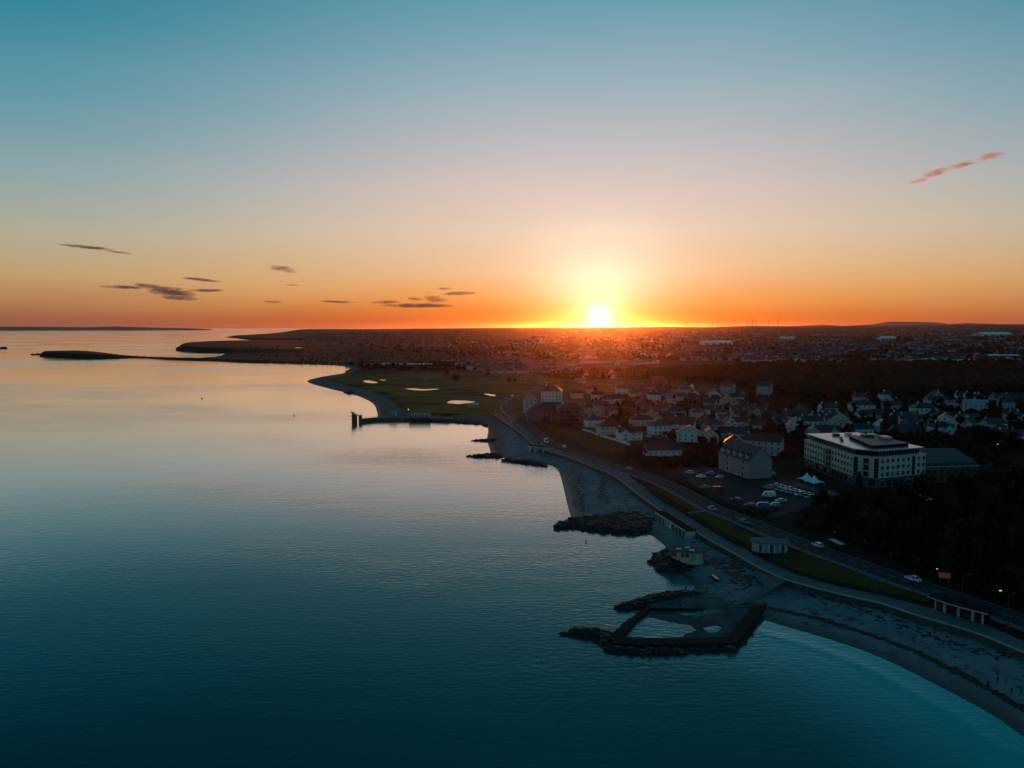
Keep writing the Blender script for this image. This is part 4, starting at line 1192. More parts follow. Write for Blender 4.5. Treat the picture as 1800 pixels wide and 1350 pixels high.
def put(name, me, a, d, ang, t, z, scale=(1, 1, 1), out=0.03):
    nrm = np.array([d[1], -d[0]])
    p = np.array(a) + d * t + nrm * out
    if me is HWIN: me = HR.choice(HWV)
    return inst(name, me, hotel, (p[0], p[1], z), ang, scale)
# left front (towards the car park)
a, d, L_, ang = local_edge(0, 1)
n_ = 17
for f in range(3):
    for i in range(n_):
        t = (i + 0.5) * L_ / n_
        if i in (8, 9): continue
        put('window', HWIN, a, d, ang, t, 4.3 + f * 3.0 + 1.6, (1.3, 1, 1.55))
    for i in (8, 9):
        t = (i + 0.5) * L_ / n_
        put('window', HWIN, a, d, ang, t, 4.3 + f * 3.0 + 1.45, (2.2, 1, 2.2))
        put('balcony', BALCM, a, d, ang, t, 4.3 + f * 3.0 + 0.25)
for i in range(24):
    put('mullion', MULL, *local_edge(0, 1, poly=shrink(loc, 2.2))[:2], ang, (i + 0.5) * (L_ - 3) / 24, 13.4)
# corner
a, d, L_, ang = local_edge(1, 2)
put('glazed_strip', STRIPM, a, d, ang, 1.2, 4.5); put('glazed_strip', STRIPM, a, d, ang, L_ - 1.2, 4.5)
for f in range(3):
    put('window', HWIN, a, d, ang, L_ / 2, 4.3 + f * 3.0 + 1.45, (2.2, 1, 2.2)); put('balcony', BALCM, a, d, ang, L_ / 2, 4.3 + f * 3.0 + 0.25)
# right front
a, d, L_, ang = local_edge(2, 3)
n_ = 9
for f in range(3):
    for i in range(n_):
        t = (i + 0.6) * L_ / n_
        if i == 6: continue
        put('window', HWIN, a, d, ang, t, 4.3 + f * 3.0 + 1.6, (1.3, 1, 1.55))
put('glazed_strip', STRIPM, a, d, ang, 6.6 * L_ / n_, 4.5)
for i in range(14):
    put('mullion', MULL, *local_edge(2, 3, poly=shrink(loc, 2.2))[:2], ang, (i + 0.5) * (L_ - 3) / 14, 13.4)
# ground floor glazing bays
for (i0, i1, cnt) in ((0, 1, 12), (1, 2, 2), (2, 3, 7)):
    a, d, L_, ang = local_edge(i0, i1, poly=shrink(loc, 0.15))
    for i in range(cnt): put('window', HWIN, a, d, ang, (i + 0.5) * L_ / cnt, 2.0, (2.6, 1, 2.9))
# annex
an = [np.array(hr) + np.array([0.6, 1.0]), np.array(hr) + np.array([27, 4]), np.array(hr) + np.array([29, 26]), np.array(hr) + np.array([-2, 26])]
ac = np.mean(an, 0)
annex = empty('hotel_annex', (ac[0], ac[1], hz0))
tag(annex, 'lower dim annex with a sloping glazed roof joined to the right of the hotel', 'annex')
FOOT.append((ac[0], ac[1], 20))
al = [tuple(p - ac) for p in an]
MB().prism(al, -1, 7.2).build('wall', M['brick'], annex)
q = MB().prism(shrink(al, -0.2), 7.2, 7.5).build('parapet', M['conc'], annex)
zz = [9.0, 9.0, 12.2, 12.2]
s_ = shrink(al, 0.8)
mb = MB(); mb.add([(p[0], p[1], 7.5) for p in s_] + [(p[0], p[1], z_) for p, z_ in zip(s_, zz)], [(0, 1, 5, 4), (1, 2, 6, 5), (2, 3, 7, 6), (3, 0, 4, 7), (4, 5, 6, 7)])
M['annexroof'] = mat('grey_green_sheet_roof', (0.034, 0.044, 0.046), 0.8, (0.3, 0.5, (0.024, 0.031, 0.033)))
mb.build('roof', M['annexroof'], annex)
a, d, L_, ang = edge_frame(al[0], al[1])
for f in range(2):
    for i in range(8):
        p = a + d * (i + 0.5) * L_ / 8 + np.array([d[1], -d[0]]) * 0.03
        inst('window', HWIN, annex, (p[0], p[1], 2.0 + f * 3.2), ang, (1.6, 1, 1.7))

# white peaked canopy tents on the terrace
def tent(px, py, s, label):
    p = G(px, py, 4.1)
    root = empty('canopy_tent', tuple(p), R(20)); tag(root, label, 'canopy', 'white peaked canopies beside the hotel')
    n_ = 8; vs = []; rings = [(1.0, 2.6), (0.62, 3.0), (0.32, 3.7), (0.12, 4.8), (0.0, 5.6)]
    for r_, z in rings[:-1]:
        for i in range(4):
            a0 = (i + 0.5) * math.pi / 2; a1 = (i + 1.5) * math.pi / 2
            for k in (0, 1):
                t = k / 2
                x = (math.cos(a0) * (1 - t) + math.cos(a1) * t); y = (math.sin(a0) * (1 - t) + math.sin(a1) * t)
                vs.append((x * r_ * s * 1.4, y * r_ * s * 1.4, z + (0.25 if (k and r_ == 1.0) else 0)))
    vs.append((0, 0, 5.6))
    fs = [(j * 8 + i, j * 8 + (i + 1) % 8, (j + 1) * 8 + (i + 1) % 8, (j + 1) * 8 + i) for j in range(3) for i in range(8)] + [(24 + i, 24 + (i + 1) % 8, 32) for i in range(8)]
    mesh_obj('canopy', vs, fs, [M['canvas']], smooth=False, parent=root)
    for i in range(4):
        a0 = (i + 0.5) * math.pi / 2
        MB().tube((math.cos(a0) * s * 1.38, math.sin(a0) * s * 1.38, 0), (math.cos(a0) * s * 1.38, math.sin(a0) * s * 1.38, 2.7), 0.06).build('pole', M['metal'], root)
tent(1418, 852, 3.2, 'left white peaked canopy tent on the hotel terrace')
tent(1431, 857, 3.2, 'right white peaked canopy tent on the hotel terrace')
# garden walls
def wallrun(pxs, z0, h, th, m, label, name='garden_wall', cat='wall'):
    P = [GT(px, py) for px, py in pxs]
    mb = MB()
    for a, b in zip(P[:-1], P[1:]):
        mb.beam((a[0], a[1], a[2] + h / 2), (b[0], b[1], b[2] + h / 2), th, h)
        mb.beam((a[0], a[1], a[2] + h + 0.06), (b[0], b[1], b[2] + h + 0.06), th + 0.12, 0.12)
    o = mb.build(name, m); tag(o, label, cat); return o
wallrun([(1024, 756.5), (1040, 761), (1052, 766.5)], 4, 1.2, 0.4, M['white'], 'short pale garden wall at the corner of the town lawn')
wallrun([(1056, 767.5), (1070, 771.5), (1090, 778), (1108, 784)], 4, 1.3, 0.4, M['white'], 'long pale garden wall running below the pink terrace')
wallrun([(1164, 767), (1176, 768.5)], 4, 1.3, 0.4, M['white'], 'short white wall in front of the house with wide dark windows')
wallrun([(1338, 756), (1322, 747), (1346, 753)], 4, 1.2, 0.3, M['grey'], 'grey angled garden wall behind the dark long-roofed house')
# ------------------------------------------------------------------ shelters along the beach
def colonnade(p0, p1, z, h, depth, ncol, label, closed=None, name='beach_shelter', wallm='cream', flipside=1):
    """open-fronted shelter built against the promenade: back wall, flat roof slab, front pillars"""
    p0 = np.array(p0); p1 = np.array(p1)
    d = p1 - p0; L_ = float(np.hypot(*d)); d /= L_
    root = empty(name, ((p0[0] + p1[0]) / 2, (p0[1] + p1[1]) / 2, z), math.atan2(d[1], d[0]))
    tag(root, label, 'shelter')
    MB().box(-L_ / 2, L_ / 2, flipside * depth - 0.15, flipside * depth + 0.15, -0.5, h).build('back_wall', M[wallm], root)
    y0, y1 = sorted((-0.3 * flipside, flipside * (depth + 0.3)))
    MB().box(-L_ / 2 - 0.3, L_ / 2 + 0.3, y0, y1, h, h + 0.3).build('roof', M['felt'], root)
    MB().box(-L_ / 2 - 0.32, L_ / 2 + 0.32, *sorted((-0.36 * flipside, -0.3 * flipside)), h - 0.25, h + 0.33).build('fascia', M[wallm], root)
    for s in (-1, 1): MB().box(s * L_ / 2 - 0.12, s * L_ / 2 + 0.12, *sorted((0.1 * flipside, flipside * (depth - 0.16))), -0.5, h).build('end_wall', M[wallm], root)
    pm = MB().box(-0.2, 0.2, -0.2, 0.2, -0.5, h - 0.26).box(-0.27, 0.27, -0.27, 0.27, -0.5, 0.3).mesh('pillar', [M['grey']])
    for i in range(ncol):
        inst('pillar', pm, root, (-L_ / 2 + 0.25 + i * (L_ - 0.5) / (ncol - 1), 0, 0))
    for (t0, t1, m) in (closed or []):
        MB().box(-L_ / 2 + t0 * L_, -L_ / 2 + t1 * L_, *sorted((0.22 * flipside, 0.40 * flipside)), -0.4, h - 0.26).build('front_panel', M[m], root)
    MB().box(-L_ / 2 + 0.3, L_ / 2 - 0.3, *sorted((flipside * (depth - 0.75), flipside * (depth - 0.3))), 0.4, 0.5).build('bench', M['bark'], root)
    return root
a_ = G(1224, 948, 1.4)[:2]; b_ = G(1169, 913, 1.4)[:2]
q_ = (a_ - b_) / np.hypot(*(a_ - b_)); sh_ = -np.array([-q_[1], q_[0]]) * 3.9
a_ = a_ + sh_; b_ = b_ + sh_
colonnade(b_, a_, 1.4, 3.0, 3.4, 10, 'long pillared shelter with yellow front at its far end, below the promenade', [(0.28, 0.42, 'yellow'), (0.42, 0.50, 'white')])
a_ = G(954, 797, 2.0)[:2]; b_ = G(927, 793, 2.0)[:2]
colonnade(b_, a_, 2.0, 3.2, 4.0, 5, 'short white pillared beach shelter on the rocks near the far beach', [(0.0, 0.2, 'cream'), (0.4, 0.6, 'cream')])
# curved-roof shelter on the promenade, right
pa = G(1641, 1071, 4.0)[:2]; pb = G(1729, 1098, 4.0)[:2]
d_ = pb - pa; L_ = float(np.hypot(*d_))
root = empty('promenade_shelter', ((pa + pb)[0] / 2, (pa + pb)[1] / 2, 4.0), math.atan2(d_[1], d_[0]))
tag(root, 'promenade shelter with thin white-edged flat roof on pale pillars and red back wall', 'shelter')
rp = [(-L_ / 2 - 1.5, 2.6)] + [(-L_ / 2 - 1.2 + (L_ + 2.4) * t, -0.9 - 0.9 * math.sin(math.pi * t)) for t in np.linspace(0, 1, 12)] + [(L_ / 2 + 1.5, 2.6), (L_ / 2, 4.2), (-L_ / 2, 4.2)]
MB().prism(rp, 3.0, 3.25).build('roof', M['felt'], root)
edge = MB()
for i in range(1, 12):
    q0, q1 = rp[i], rp[i + 1]
    edge.beam((q0[0], q0[1] - 0.03, 3.14), (q1[0], q1[1] - 0.03, 3.14), 0.12, 0.27)
edge.build('roof_edge', M['grey'], root)
for t in (-0.47, -0.28, 0.0, 0.28, 0.47):
    wv = 0.55 if abs(t) < 0.4 else 0.3
    MB().box(t * L_ - wv / 2, t * L_ + wv / 2, 0.0, 0.4, -0.1, 3.0).build('pillar', M['grey'], root)
MB().box(-L_ / 2, L_ / 2, 3.2, 3.5, -0.1, 3.0).build('back_wall', M['red'], root)
MB().box(-L_ / 2 + 0.5, L_ / 2 - 0.5, 2.5, 3.0, 0.4, 0.5).build('bench', M['bark'], root)
for k, x in enumerate(np.linspace(-L_ * 0.36, L_ * 0.36, 4)):
    MB().box(x - 1.2, x + 1.2, 1.4, 1.5, -0.1, 1.2).build('screen_panel', M['red'], root)
# round-ended pavilion on the verge
pc = G(1353, 967, 4.05)
root = empty('round_pavilion', tuple(pc), R(-8)); tag(root, 'pale round-ended kiosk pavilion with overhanging teal-white flat roof on the verge', 'pavilion')
FOOT.append((pc[0], pc[1], 9))
def stadium(hl, r, n=8):
    return [(hl + r * math.cos(a), r * math.sin(a)) for a in np.linspace(-math.pi / 2, math.pi / 2, n)] + [(-hl + r * math.cos(a), r * math.sin(a)) for a in np.linspace(math.pi / 2, 3 * math.pi / 2, n)]
MB().prism(stadium(2.9, 2.6), -0.3, 2.9).build('wall', M['grey'], root)
MB().prism(stadium(3.1, 3.3), 2.9, 3.15).build('roof', M['path'], root)
for i in range(5):
    MB().box(-3.6 + i * 1.8 - 0.45, -3.6 + i * 1.8 + 0.45, -2.72, -2.63, 0.1, 2.4).build('shutter', M['teal'] if i % 2 else M['dark'], root)
for i in range(6):
    MB().tube((-4.0 + i * 1.6, -3.2 + (0.3 if i in (0, 5) else 0), -0.3), (-4.0 + i * 1.6, -3.2 + (0.3 if i in (0, 5) else 0), 2.9), 0.12).build('column', M['white'], root)
# lifeguard kiosk on the boulders
pk = G(1207, 981, 2.6)
root = empty('lifeguard_kiosk', tuple(pk), R(-14)); tag(root, 'round-fronted cream kiosk with red shutters and white rooflights on the boulders', 'kiosk')
st = stadium(2.6, 2.6, 10)
MB().prism(st, -1.2, 2.7).build('wall', M['kioskyellow'], root)
MB().prism(stadium(2.9, 3.4, 10), 2.7, 3.0).build('roof', M['stone'], root)
for i, a in enumerate([-2.75, -2.35, -1.95]):
    x, y = -2.6 + 2.62 * math.cos(a), 2.62 * math.sin(a)
    o = MB().box(-0.5, 0.5, -0.05, 0.05, 0.9, 2.3).build('shutter', M['shutterred'], root, (x, y, 0), a + math.pi / 2)
for x in (-1.2, 0.2): MB().box(x - 0.5, x + 0.5, -2.68, -2.58, 0.9, 2.3).build('shutter', M['shutterred'], root)
MB().box(1.4, 2.5, -2.70, -2.60, -0.2, 2.3).build('door', M['teal'], root)
MB().box(4.4, 5.3, -1.0, 1.2, 0.0, 2.4).build('store_door', M['shutterred'], root)
for x, y in ((-2.4, -0.9), (1.6, -1.3), (0.2, 1.4)):
    MB().box(x - 0.75, x + 0.75, y - 0.45, y + 0.45, 3.0, 3.2).build('rooflight', M['canvas'], root)
# bus stop by the hotel gardens
pbx = G(1470, 966, 4.0)
root = empty('bus_shelter', tuple(pbx), math.atan2(*(RW[120] - RW[118])[::-1])); tag(root, 'small bus shelter with pale green flat roof across the road from the verge', 'bus shelter')
MB().box(-3.2, 3.2, -0.9, 0.9, 2.5, 2.65).build('roof', M['greenroof'], root)
for x in (-3.0, 0, 3.0):
    for y in (-0.75, 0.75): MB().box(x - 0.06, x + 0.06, y - 0.06, y + 0.06, 0, 2.5).build('post', M['dark'], root)
MB().box(-3.0, 3.0, 0.76, 0.80, 0.3, 2.2).build('glass_panel', M['glass'], root)
MB().box(-2.4, 2.4, 0.3, 0.6, 0.45, 0.52).build('bench', M['bark'], root)
# amber message sign by the road
psn = GT(1660, 1024)
root = empty('message_sign', tuple(psn), R(-20)); tag(root, 'lit amber message board on a post at the roadside hedge', 'sign')
MB().box(-1.6, 1.6, -0.12, 0.12, 1.2, 2.9).build('board', M['dark'], root)
MB().tube((-1.0, 0, -0.3), (-1.0, 0, 1.2), 0.09).build('post', M['metal'], root); MB().tube((1.0, 0, -0.3), (1.0, 0, 1.2), 0.09).build('post', M['metal'], root)
mb = MB()
for r_ in range(4):
    x = -1.45
    rr_ = random.Random(r_)
    while x < 1.35:
        wv = rr_.uniform(0.12, 0.34)
        mb.box(x, min(x + wv, 1.45), -0.16, -0.12, 2.58 - r_ * 0.38, 2.78 - r_ * 0.38); x += wv + 0.08
mb.build('lit_text_row', M['amber'], root)

# ------------------------------------------------------------------ diving tower and pier
pt_ = G(624, 741, 0)
root = empty('diving_tower', tuple(pt_), R(6)); tag(root, 'dark stepped concrete diving tower at the end of the pier', 'diving tower')
M['tower'] = mat('tower_concrete', (0.10, 0.085, 0.065), 0.8, (0.4, 0.6, (0.07, 0.06, 0.05)))
MB().box(-2.4, -0.6, -1.2, 1.2, -3, 7.2).box(-0.6, 1.0, -1.0, 1.0, -3, 6.2).box(1.0, 1.7, -0.9, 0.9, -3, 5.0).build('tower_body', M['tower'], root)
MB().box(-3.6, -0.4, -1.3, 1.3, 7.2, 7.45).build('top_platform', M['tower'], root)
MB().box(-4.6, -2.4, -0.8, 0.8, 4.2, 4.45).build('dive_platform', M['tower'], root)
MB().box(3.0, 5.6, -1.1, 1.1, -3, 4.6).build('rear_pier', M['tower'], root)
MB().box(1.0, 5.8, -1.2, 1.2, 4.6, 4.9).build('bridge_deck', M['tower'], root)
for i in range(8): MB().box(-0.2 + i * 0.45, 0.3 + i * 0.45, -0.8, 0.8, 6.6 - i * 0.26, 6.75 - i * 0.26).build('step', M['tower'], root)
for x, z in ((-3.5, 7.45), (-2.4, 7.45), (-1.2, 7.45), (1.5, 4.9), (3.0, 4.9), (4.4, 4.9), (5.6, 4.9)):
    MB().tube((x, -1.15, z), (x, -1.15, z + 1.1), 0.05).build('railing_post', M['dark'], root)
MB().tube((-3.5, -1.15, 8.5), (-1.2, -1.15, 8.5), 0.05).build('handrail', M['dark'], root); MB().tube((1.5, -1.15, 5.95), (5.6, -1.15, 5.95), 0.05).build('handrail', M['dark'], root)
# pier
pp = [G(633, 737, 2.5)[:2], G(664, 734, 2.5)[:2], G(700, 733.5, 2.5)[:2], G(745, 733, 2.5)[:2], G(790, 735, 2.5)[:2]]
mb = MB()
for i, (a, b) in enumerate(zip(pp[:-1], pp[1:])):
    w_ = 3.0 if i == 0 else 7.0
    mb.beam((a[0], a[1], 0.6), (b[0], b[1], 0.6), w_, 4.2)
o = mb.build('pier', M['tower']); tag(o, 'low dark stone pier leading out to the diving tower', 'pier')
mb = MB()
for i in range(22):
    t = i / 21; a, b = pp[0], pp[1]
    q = a + (b - a) * t
    mb.tube((q[0], q[1] - 1.3, 2.7), (q[0], q[1] - 1.3, 3.7), 0.05)
mb.beam((pp[0][0], pp[0][1] - 1.3, 3.7), (pp[1][0], pp[1][1] - 1.3, 3.7), 0.08, 0.08)
mb.build('railing', M['dark'], o)
def bathhouse(px, py, w, d, h, m, label):
    p = G(px, py, 2.7); root = empty('changing_hut', tuple(p), R(4)); tag(root, label, 'hut')
    MB().box(-w / 2, w / 2, 0, d, -0.3, h).build('wall', m, root); MB().box(-w / 2 - 0.3, w / 2 + 0.3, -0.3, d + 0.3, h, h + 0.25).build('roof', M['conc'], root)
    for i in range(max(2, int(w / 2.2))): MB().box(-w / 2 + 0.6 + i * 2.1, -w / 2 + 1.5 + i * 2.1, -0.05, 0.0, 0, 2.0).build('door', M['dark'], root)
bathhouse(738, 733, 17, 3, 2.6, M['grey'], 'long low grey changing hut on the pier near the diving tower')
bathhouse(691, 731, 6, 3, 2.8, M['grey'], 'small grey changing hut where the pier leaves the shore')
p = G(718, 731, 2.7); root = empty('lifebuoy_mast', tuple(p)); tag(root, 'pier lamp mast with bright white head among the bathers', 'mast')
MB().tube((0, 0, 0), (0, 0, 5.0), 0.12).build('pole', M['metal'], root); MB().ball((0, 0, 5.3), 0.5, 0, 8, 5).build('lamp_head', M['lamp_white'], root)
# white pavilion on the links
p = GT(831, 716); root = empty('golf_pavilion', tuple(p), R(-4)); tag(root, 'small white flat-roofed pavilion with dark openings by the golf pond', 'pavilion')
MB().box(-5, 5, 0, 4, -0.5, 3.0).build('wall', M['white'], root); MB().box(-5.3, 5.3, -0.3, 4.3, 3.0, 3.3).build('roof', M['conc'], root)
for i in range(5): MB().box(-4.4 + i * 2, -3.2 + i * 2, -0.05, 0, 0.3, 2.4).build('opening', M['dark'], root)

# ------------------------------------------------------------------ boulders
def boulder_proto(seed):
    r_ = np.random.default_rng(seed)
    t = (1 + 5 ** 0.5) / 2
    V = np.array([(-1, t, 0), (1, t, 0), (-1, -t, 0), (1, -t, 0), (0, -1, t), (0, 1, t), (0, -1, -t), (0, 1, -t), (t, 0, -1), (t, 0, 1), (-t, 0, -1), (-t, 0, 1)], float)
    V /= np.linalg.norm(V[0]); V *= r_.uniform(0.72, 1.2, (12, 1)); V *= np.array([1.2, 0.9, 0.7])
    return V
ICO = np.array([(0, 11, 5), (0, 5, 1), (0, 1, 7), (0, 7, 10), (0, 10, 11), (1, 5, 9), (5, 11, 4), (11, 10, 2), (10, 7, 6), (7, 1, 8), (3, 9, 4), (3, 4, 2), (3, 2, 6), (3, 6, 8), (3, 8, 9), (4, 9, 5), (2, 4, 11), (6, 2, 10), (8, 6, 7), (9, 8, 1)])
BP = [boulder_proto(i) for i in range(8)]
def boulders(name, poly_px, zc, count, size, label, edge_h=0.0, seed=0, m='rock', cat='breakwater', kind='stuff'):
    r_ = np.random.default_rng(seed)
    P = np.array([G(px, py, zc)[:2] for px, py in poly_px])
    lo, hi = P.min(0), P.max(0)
    V = []; F = []; n = 0; tries = 0
    while n < count and tries < count * 60:
        tries += 1
        q = lo + r_.random(2) * (hi - lo)
        if not inside(P, np.array([q[0]]), np.array([q[1]]))[0]: continue
        de = dist(np.vstack([P, P[:1]]), np.array([q[0]]), np.array([q[1]]), len(P))[0]
        s = size * min(2.2, r_.lognormal(-0.12, 0.42))
        z = -0.2 + min(edge_h, de * 0.55) * r_.uniform(0.75, 1.05)
        a = r_.uniform(0, 6.283); c, sn = math.cos(a), math.sin(a)
        B = BP[r_.integers(8)] * s
        B = np.stack([B[:, 0] * c - B[:, 1] * sn + q[0], B[:, 0] * sn + B[:, 1] * c + q[1], B[:, 2] + z], 1)
        F.append(ICO + 12 * n); V.append(B); n += 1
    o = fast_mesh(name, np.vstack(V), np.vstack(F), [M[m]], smooth=False)
    tag(o, label, cat, None, kind)
    return o
boulders('rock_breakwater', [(970, 924), (992, 914), (1004, 910), (1050, 906), (1095, 898), (1130, 896), (1158, 900), (1168, 914), (1146, 930), (1120, 937), (1080, 934), (1040, 929), (1005, 925), (988, 926)], 0.8, 1900, 0.9,
         'dark boulder breakwater jutting from the beach beside the long shelter', 1.25, 1)
boulders('rock_mound', [(1144, 983), (1150, 972), (1175, 966), (1205, 972), (1222, 985), (1215, 998), (1185, 1003), (1160, 998)], 1.0, 620, 1.1,
         'dark boulder mound carrying the lifeguard kiosk', 2.6, 2)
boulders('rock_groyne', [(822, 801.5), (845, 799), (862, 797), (880, 798), (882, 804), (866, 804), (850, 803.5), (835, 803.5)], 0.3, 260, 0.9, 'nearer thin boulder groyne pointing left from the stony beach', 0.8, 3)
boulders('rock_groyne', [(826, 774), (842, 772.6), (859, 772), (874, 772), (874, 776), (860, 775.6), (845, 775.6)], 0.3, 190, 0.8, 'farther thin boulder groyne pointing left from the stony beach', 0.6, 4)
boulders('shore_rocks', [(884, 809), (893, 806.5), (900, 809), (930, 811.5), (960, 815.5), (958, 819.5), (930, 815.5), (900, 812)], 0.3, 260, 0.9, 'ragged line of dark rocks along the water below the short white shelter', 0.9, 5)
boulders('shore_rocks', [(1078, 1067), (1114, 1055), (1150, 1045), (1205, 1038), (1240, 1041), (1225, 1050), (1160, 1058), (1140, 1066), (1100, 1070)], 0.4, 620, 0.75, 'flat weed-dark rocks on the far side of the tidal pool', 0.9, 6)
boulders('shore_rocks', [(988, 1113), (1010, 1106), (1040, 1107), (1080, 1112), (1082, 1130), (1066, 1131), (1050, 1124), (1020, 1119)], 0.3, 330, 0.8, 'dark rock tongue pointing left from the tidal pool corner', 0.9, 7)
boulders('shore_rocks', [(1120, 1142), (1190, 1141), (1292, 1139), (1294, 1143), (1200, 1146), (1115, 1149), (1070, 1144), (1068, 1136)], 0.3, 420, 0.85, 'dark rocks heaped along the foot of the tidal pool sea side', 0.9, 8)
boulders('beach_rocks', [(1262, 975), (1290, 985), (1320, 1005), (1345, 1030), (1330, 1042), (1300, 1030), (1270, 1000), (1245, 985)], 1.3, 260, 0.5, 'scattered dark weedy rocks on the sand below the promenade', 0.5, 9)
boulders('beach_rocks', [(1095, 900), (1130, 893), (1160, 905), (1150, 915), (1120, 912)], 1.6, 120, 0.7, 'low dark rocks at the landward end of the breakwater', 0.8, 10)
boulders('shore_rocks', [(700, 738.5), (760, 739.5), (846, 745), (860, 752), (850, 742), (800, 739), (745, 736)], 0.5, 700, 0.9, 'dark boulder shore running right from the pier', 1.2, 11)
boulders('shore_rocks', [(606, 690), (618, 686), (626, 691), (614, 693)], 0.4, 120, 0.9, 'small dark rock outcrop on the far shingle shore', 0.8, 12)
for (x, y, s_) in [(869, 807, 5), (889, 809.5, 8), (966, 926, 3), (1078, 1069, 3)]:
    pass
# reef rocks off the far spit
boulders('reef_rocks', [(-10, 611.6), (8, 611.8), (8, 613), (-10, 613)], 0.2, 60, 5, 'low dark reef at the left edge of the sea', 1.0, 13)
boulders('reef_rocks', [(52, 623.2), (72, 622.8), (73, 624.2), (60, 624)], 0.2, 60, 2.4, 'low reef rocks off the tip of the far spit', 0.8, 14)

# ------------------------------------------------------------------ tidal pool
outer = [(1349, 1060), (1326, 1092), (1294, 1130), (1200, 1131), (1112, 1132), (1075, 1129), (1075, 1116), (1098, 1095), (1143, 1062)]
inner_ = [(1326, 1063), (1310, 1080), (1280, 1120), (1200, 1122), (1130, 1123), (1100, 1122), (1096, 1116), (1118, 1090), (1146, 1067)]
PZ = 1.35
Wo = [G(x, y, PZ)[:2] for x, y in outer]; Wi = [G(x, y, PZ)[:2] for x, y in inner_]
ob = [G(x, y + 4 if y > 1090 else y, PZ)[:2] for x, y in outer]
mb = MB(); k = len(outer)
r_ = random.Random(4)
vs = [(p[0], p[1], PZ + r_.uniform(-0.08, 0.08)) for p in Wo] + [(p[0], p[1], PZ + r_.uniform(-0.08, 0.08)) for p in Wi] + [(p[0], p[1], -1.5) for p in Wo] + [(p[0], p[1], -1.0) for p in Wi]
fs = []
for i in range(k - 1):
    fs += [(i, i + 1, k + i + 1, k + i), (2 * k + i, 2 * k + i + 1, i + 1, i), (k + i, k + i + 1, 3 * k + i + 1, 3 * k + i)]
fs += [(0, k, 3 * k, 2 * k), (k - 1, 2 * k + k - 1, 3 * k + k - 1, k + k - 1)]
M['poolwall'] = mat('weedy_pool_wall', (0.022, 0.024, 0.023), 0.9, (0.4, 0.9, (0.009, 0.011, 0.010)), bump=(1.0, 0.9, 0.25), spec=0.12)
o = mesh_obj('tidal_pool_wall', vs, fs, [M['poolwall']])
tag(o, 'broad dark weedy wall enclosing the tidal bathing pool', 'pool wall')
thin = MB()
a, b = G(1142, 1071, 1.0), G(1236, 1071.5, 1.0)
thin.beam((a[0], a[1], 0.7), (b[0], b[1], 0.7), 0.5, 1.2)
thin.build('cross_wall', M['poolwall'], o)
M['poolfloor'] = mat('wet_pool_sand', (0.105, 0.115, 0.116), 0.85, (0.20, 0.95, (0.046, 0.054, 0.055)), spec=0.06)
fl_ = MB().prism([tuple(G(x, y, 0.62)[:2]) for x, y in inner_], 0.2, 0.62).build('pool_floor', M['poolfloor']); tag(fl_, kind='structure')
M['poolwater'] = mat('shallow_pool_water', (0.026, 0.042, 0.044), 0.34, (0.14, 1.0, (0.010, 0.017, 0.018)), spec=0.10, bump=(0.5, 0.25, 0.1))
for sd_, pw in enumerate([[(1098, 1119), (1106, 1107), (1122, 1091), (1140, 1086), (1165, 1090), (1190, 1096), (1214, 1100), (1222, 1108), (1205, 1114), (1196, 1120), (1150, 1121)], [(1236, 1104), (1256, 1100), (1268, 1106), (1250, 1112)], [(1180, 1076), (1215, 1074), (1240, 1077), (1210, 1081)]]):
    rq = random.Random(40 + sd_)
    pw = [(x + rq.uniform(-2.6, 2.6), y + rq.uniform(-1.0, 1.0)) for x, y in catmull(pw + [pw[0]], 5)[:-1]]
    o = MB().prism([tuple(G(x, y, 0.66 + 0.004 * sd_)[:2]) for x, y in pw], 0.4, 0.66 + 0.004 * sd_).build('pool_water', m_sea); tag(o, kind='structure')
    at = o.data.attributes.new('shallow', 'FLOAT', 'POINT'); at.data.foreach_set('value', np.array([0.12 + 0.25 * rq.random() for _ in o.data.vertices], np.float32))
o = MB().prism([tuple(G(x, y, 0.8)[:2]) for x, y in [(1143, 1063), (1210, 1046), (1290, 1052), (1340, 1056), (1322, 1066), (1236, 1071), (1146, 1070)]], 0.2, 0.8).build('pool_apron', M['poolfloor']); tag(o, kind='structure')
boulders('pool_wall_rocks', [(1349, 1058), (1352, 1062), (1330, 1096), (1298, 1136), (1292, 1134), (1324, 1092)], 0.6, 330, 0.6, 'weedy rocks banked against the right side of the tidal pool', 1.0, 21)
boulders('pool_wall_rocks', [(1143, 1060), (1148, 1066), (1104, 1098), (1082, 1120), (1072, 1118), (1098, 1092)], 0.6, 300, 0.5, 'weedy rocks along the left side of the tidal pool', 1.5, 22)
boulders('pool_wall_rocks', [(1100, 1118), (1130, 1119), (1200, 1117), (1272, 1115), (1274, 1120), (1200, 1122), (1110, 1123)], 1.0, 200, 0.35, 'small rocks along the inner edge of the tidal pool', 0.9, 23)
# wet film left on the sand of the cove
o = MB().prism([tuple(G(x, y, 1.0)[:2]) for x, y in [(1250, 1014), (1254, 1013), (1264, 1021), (1262, 1023), (1257, 1020)]], 0.6, 1.62).build('puddle', M['pond']); tag(o, kind='structure')

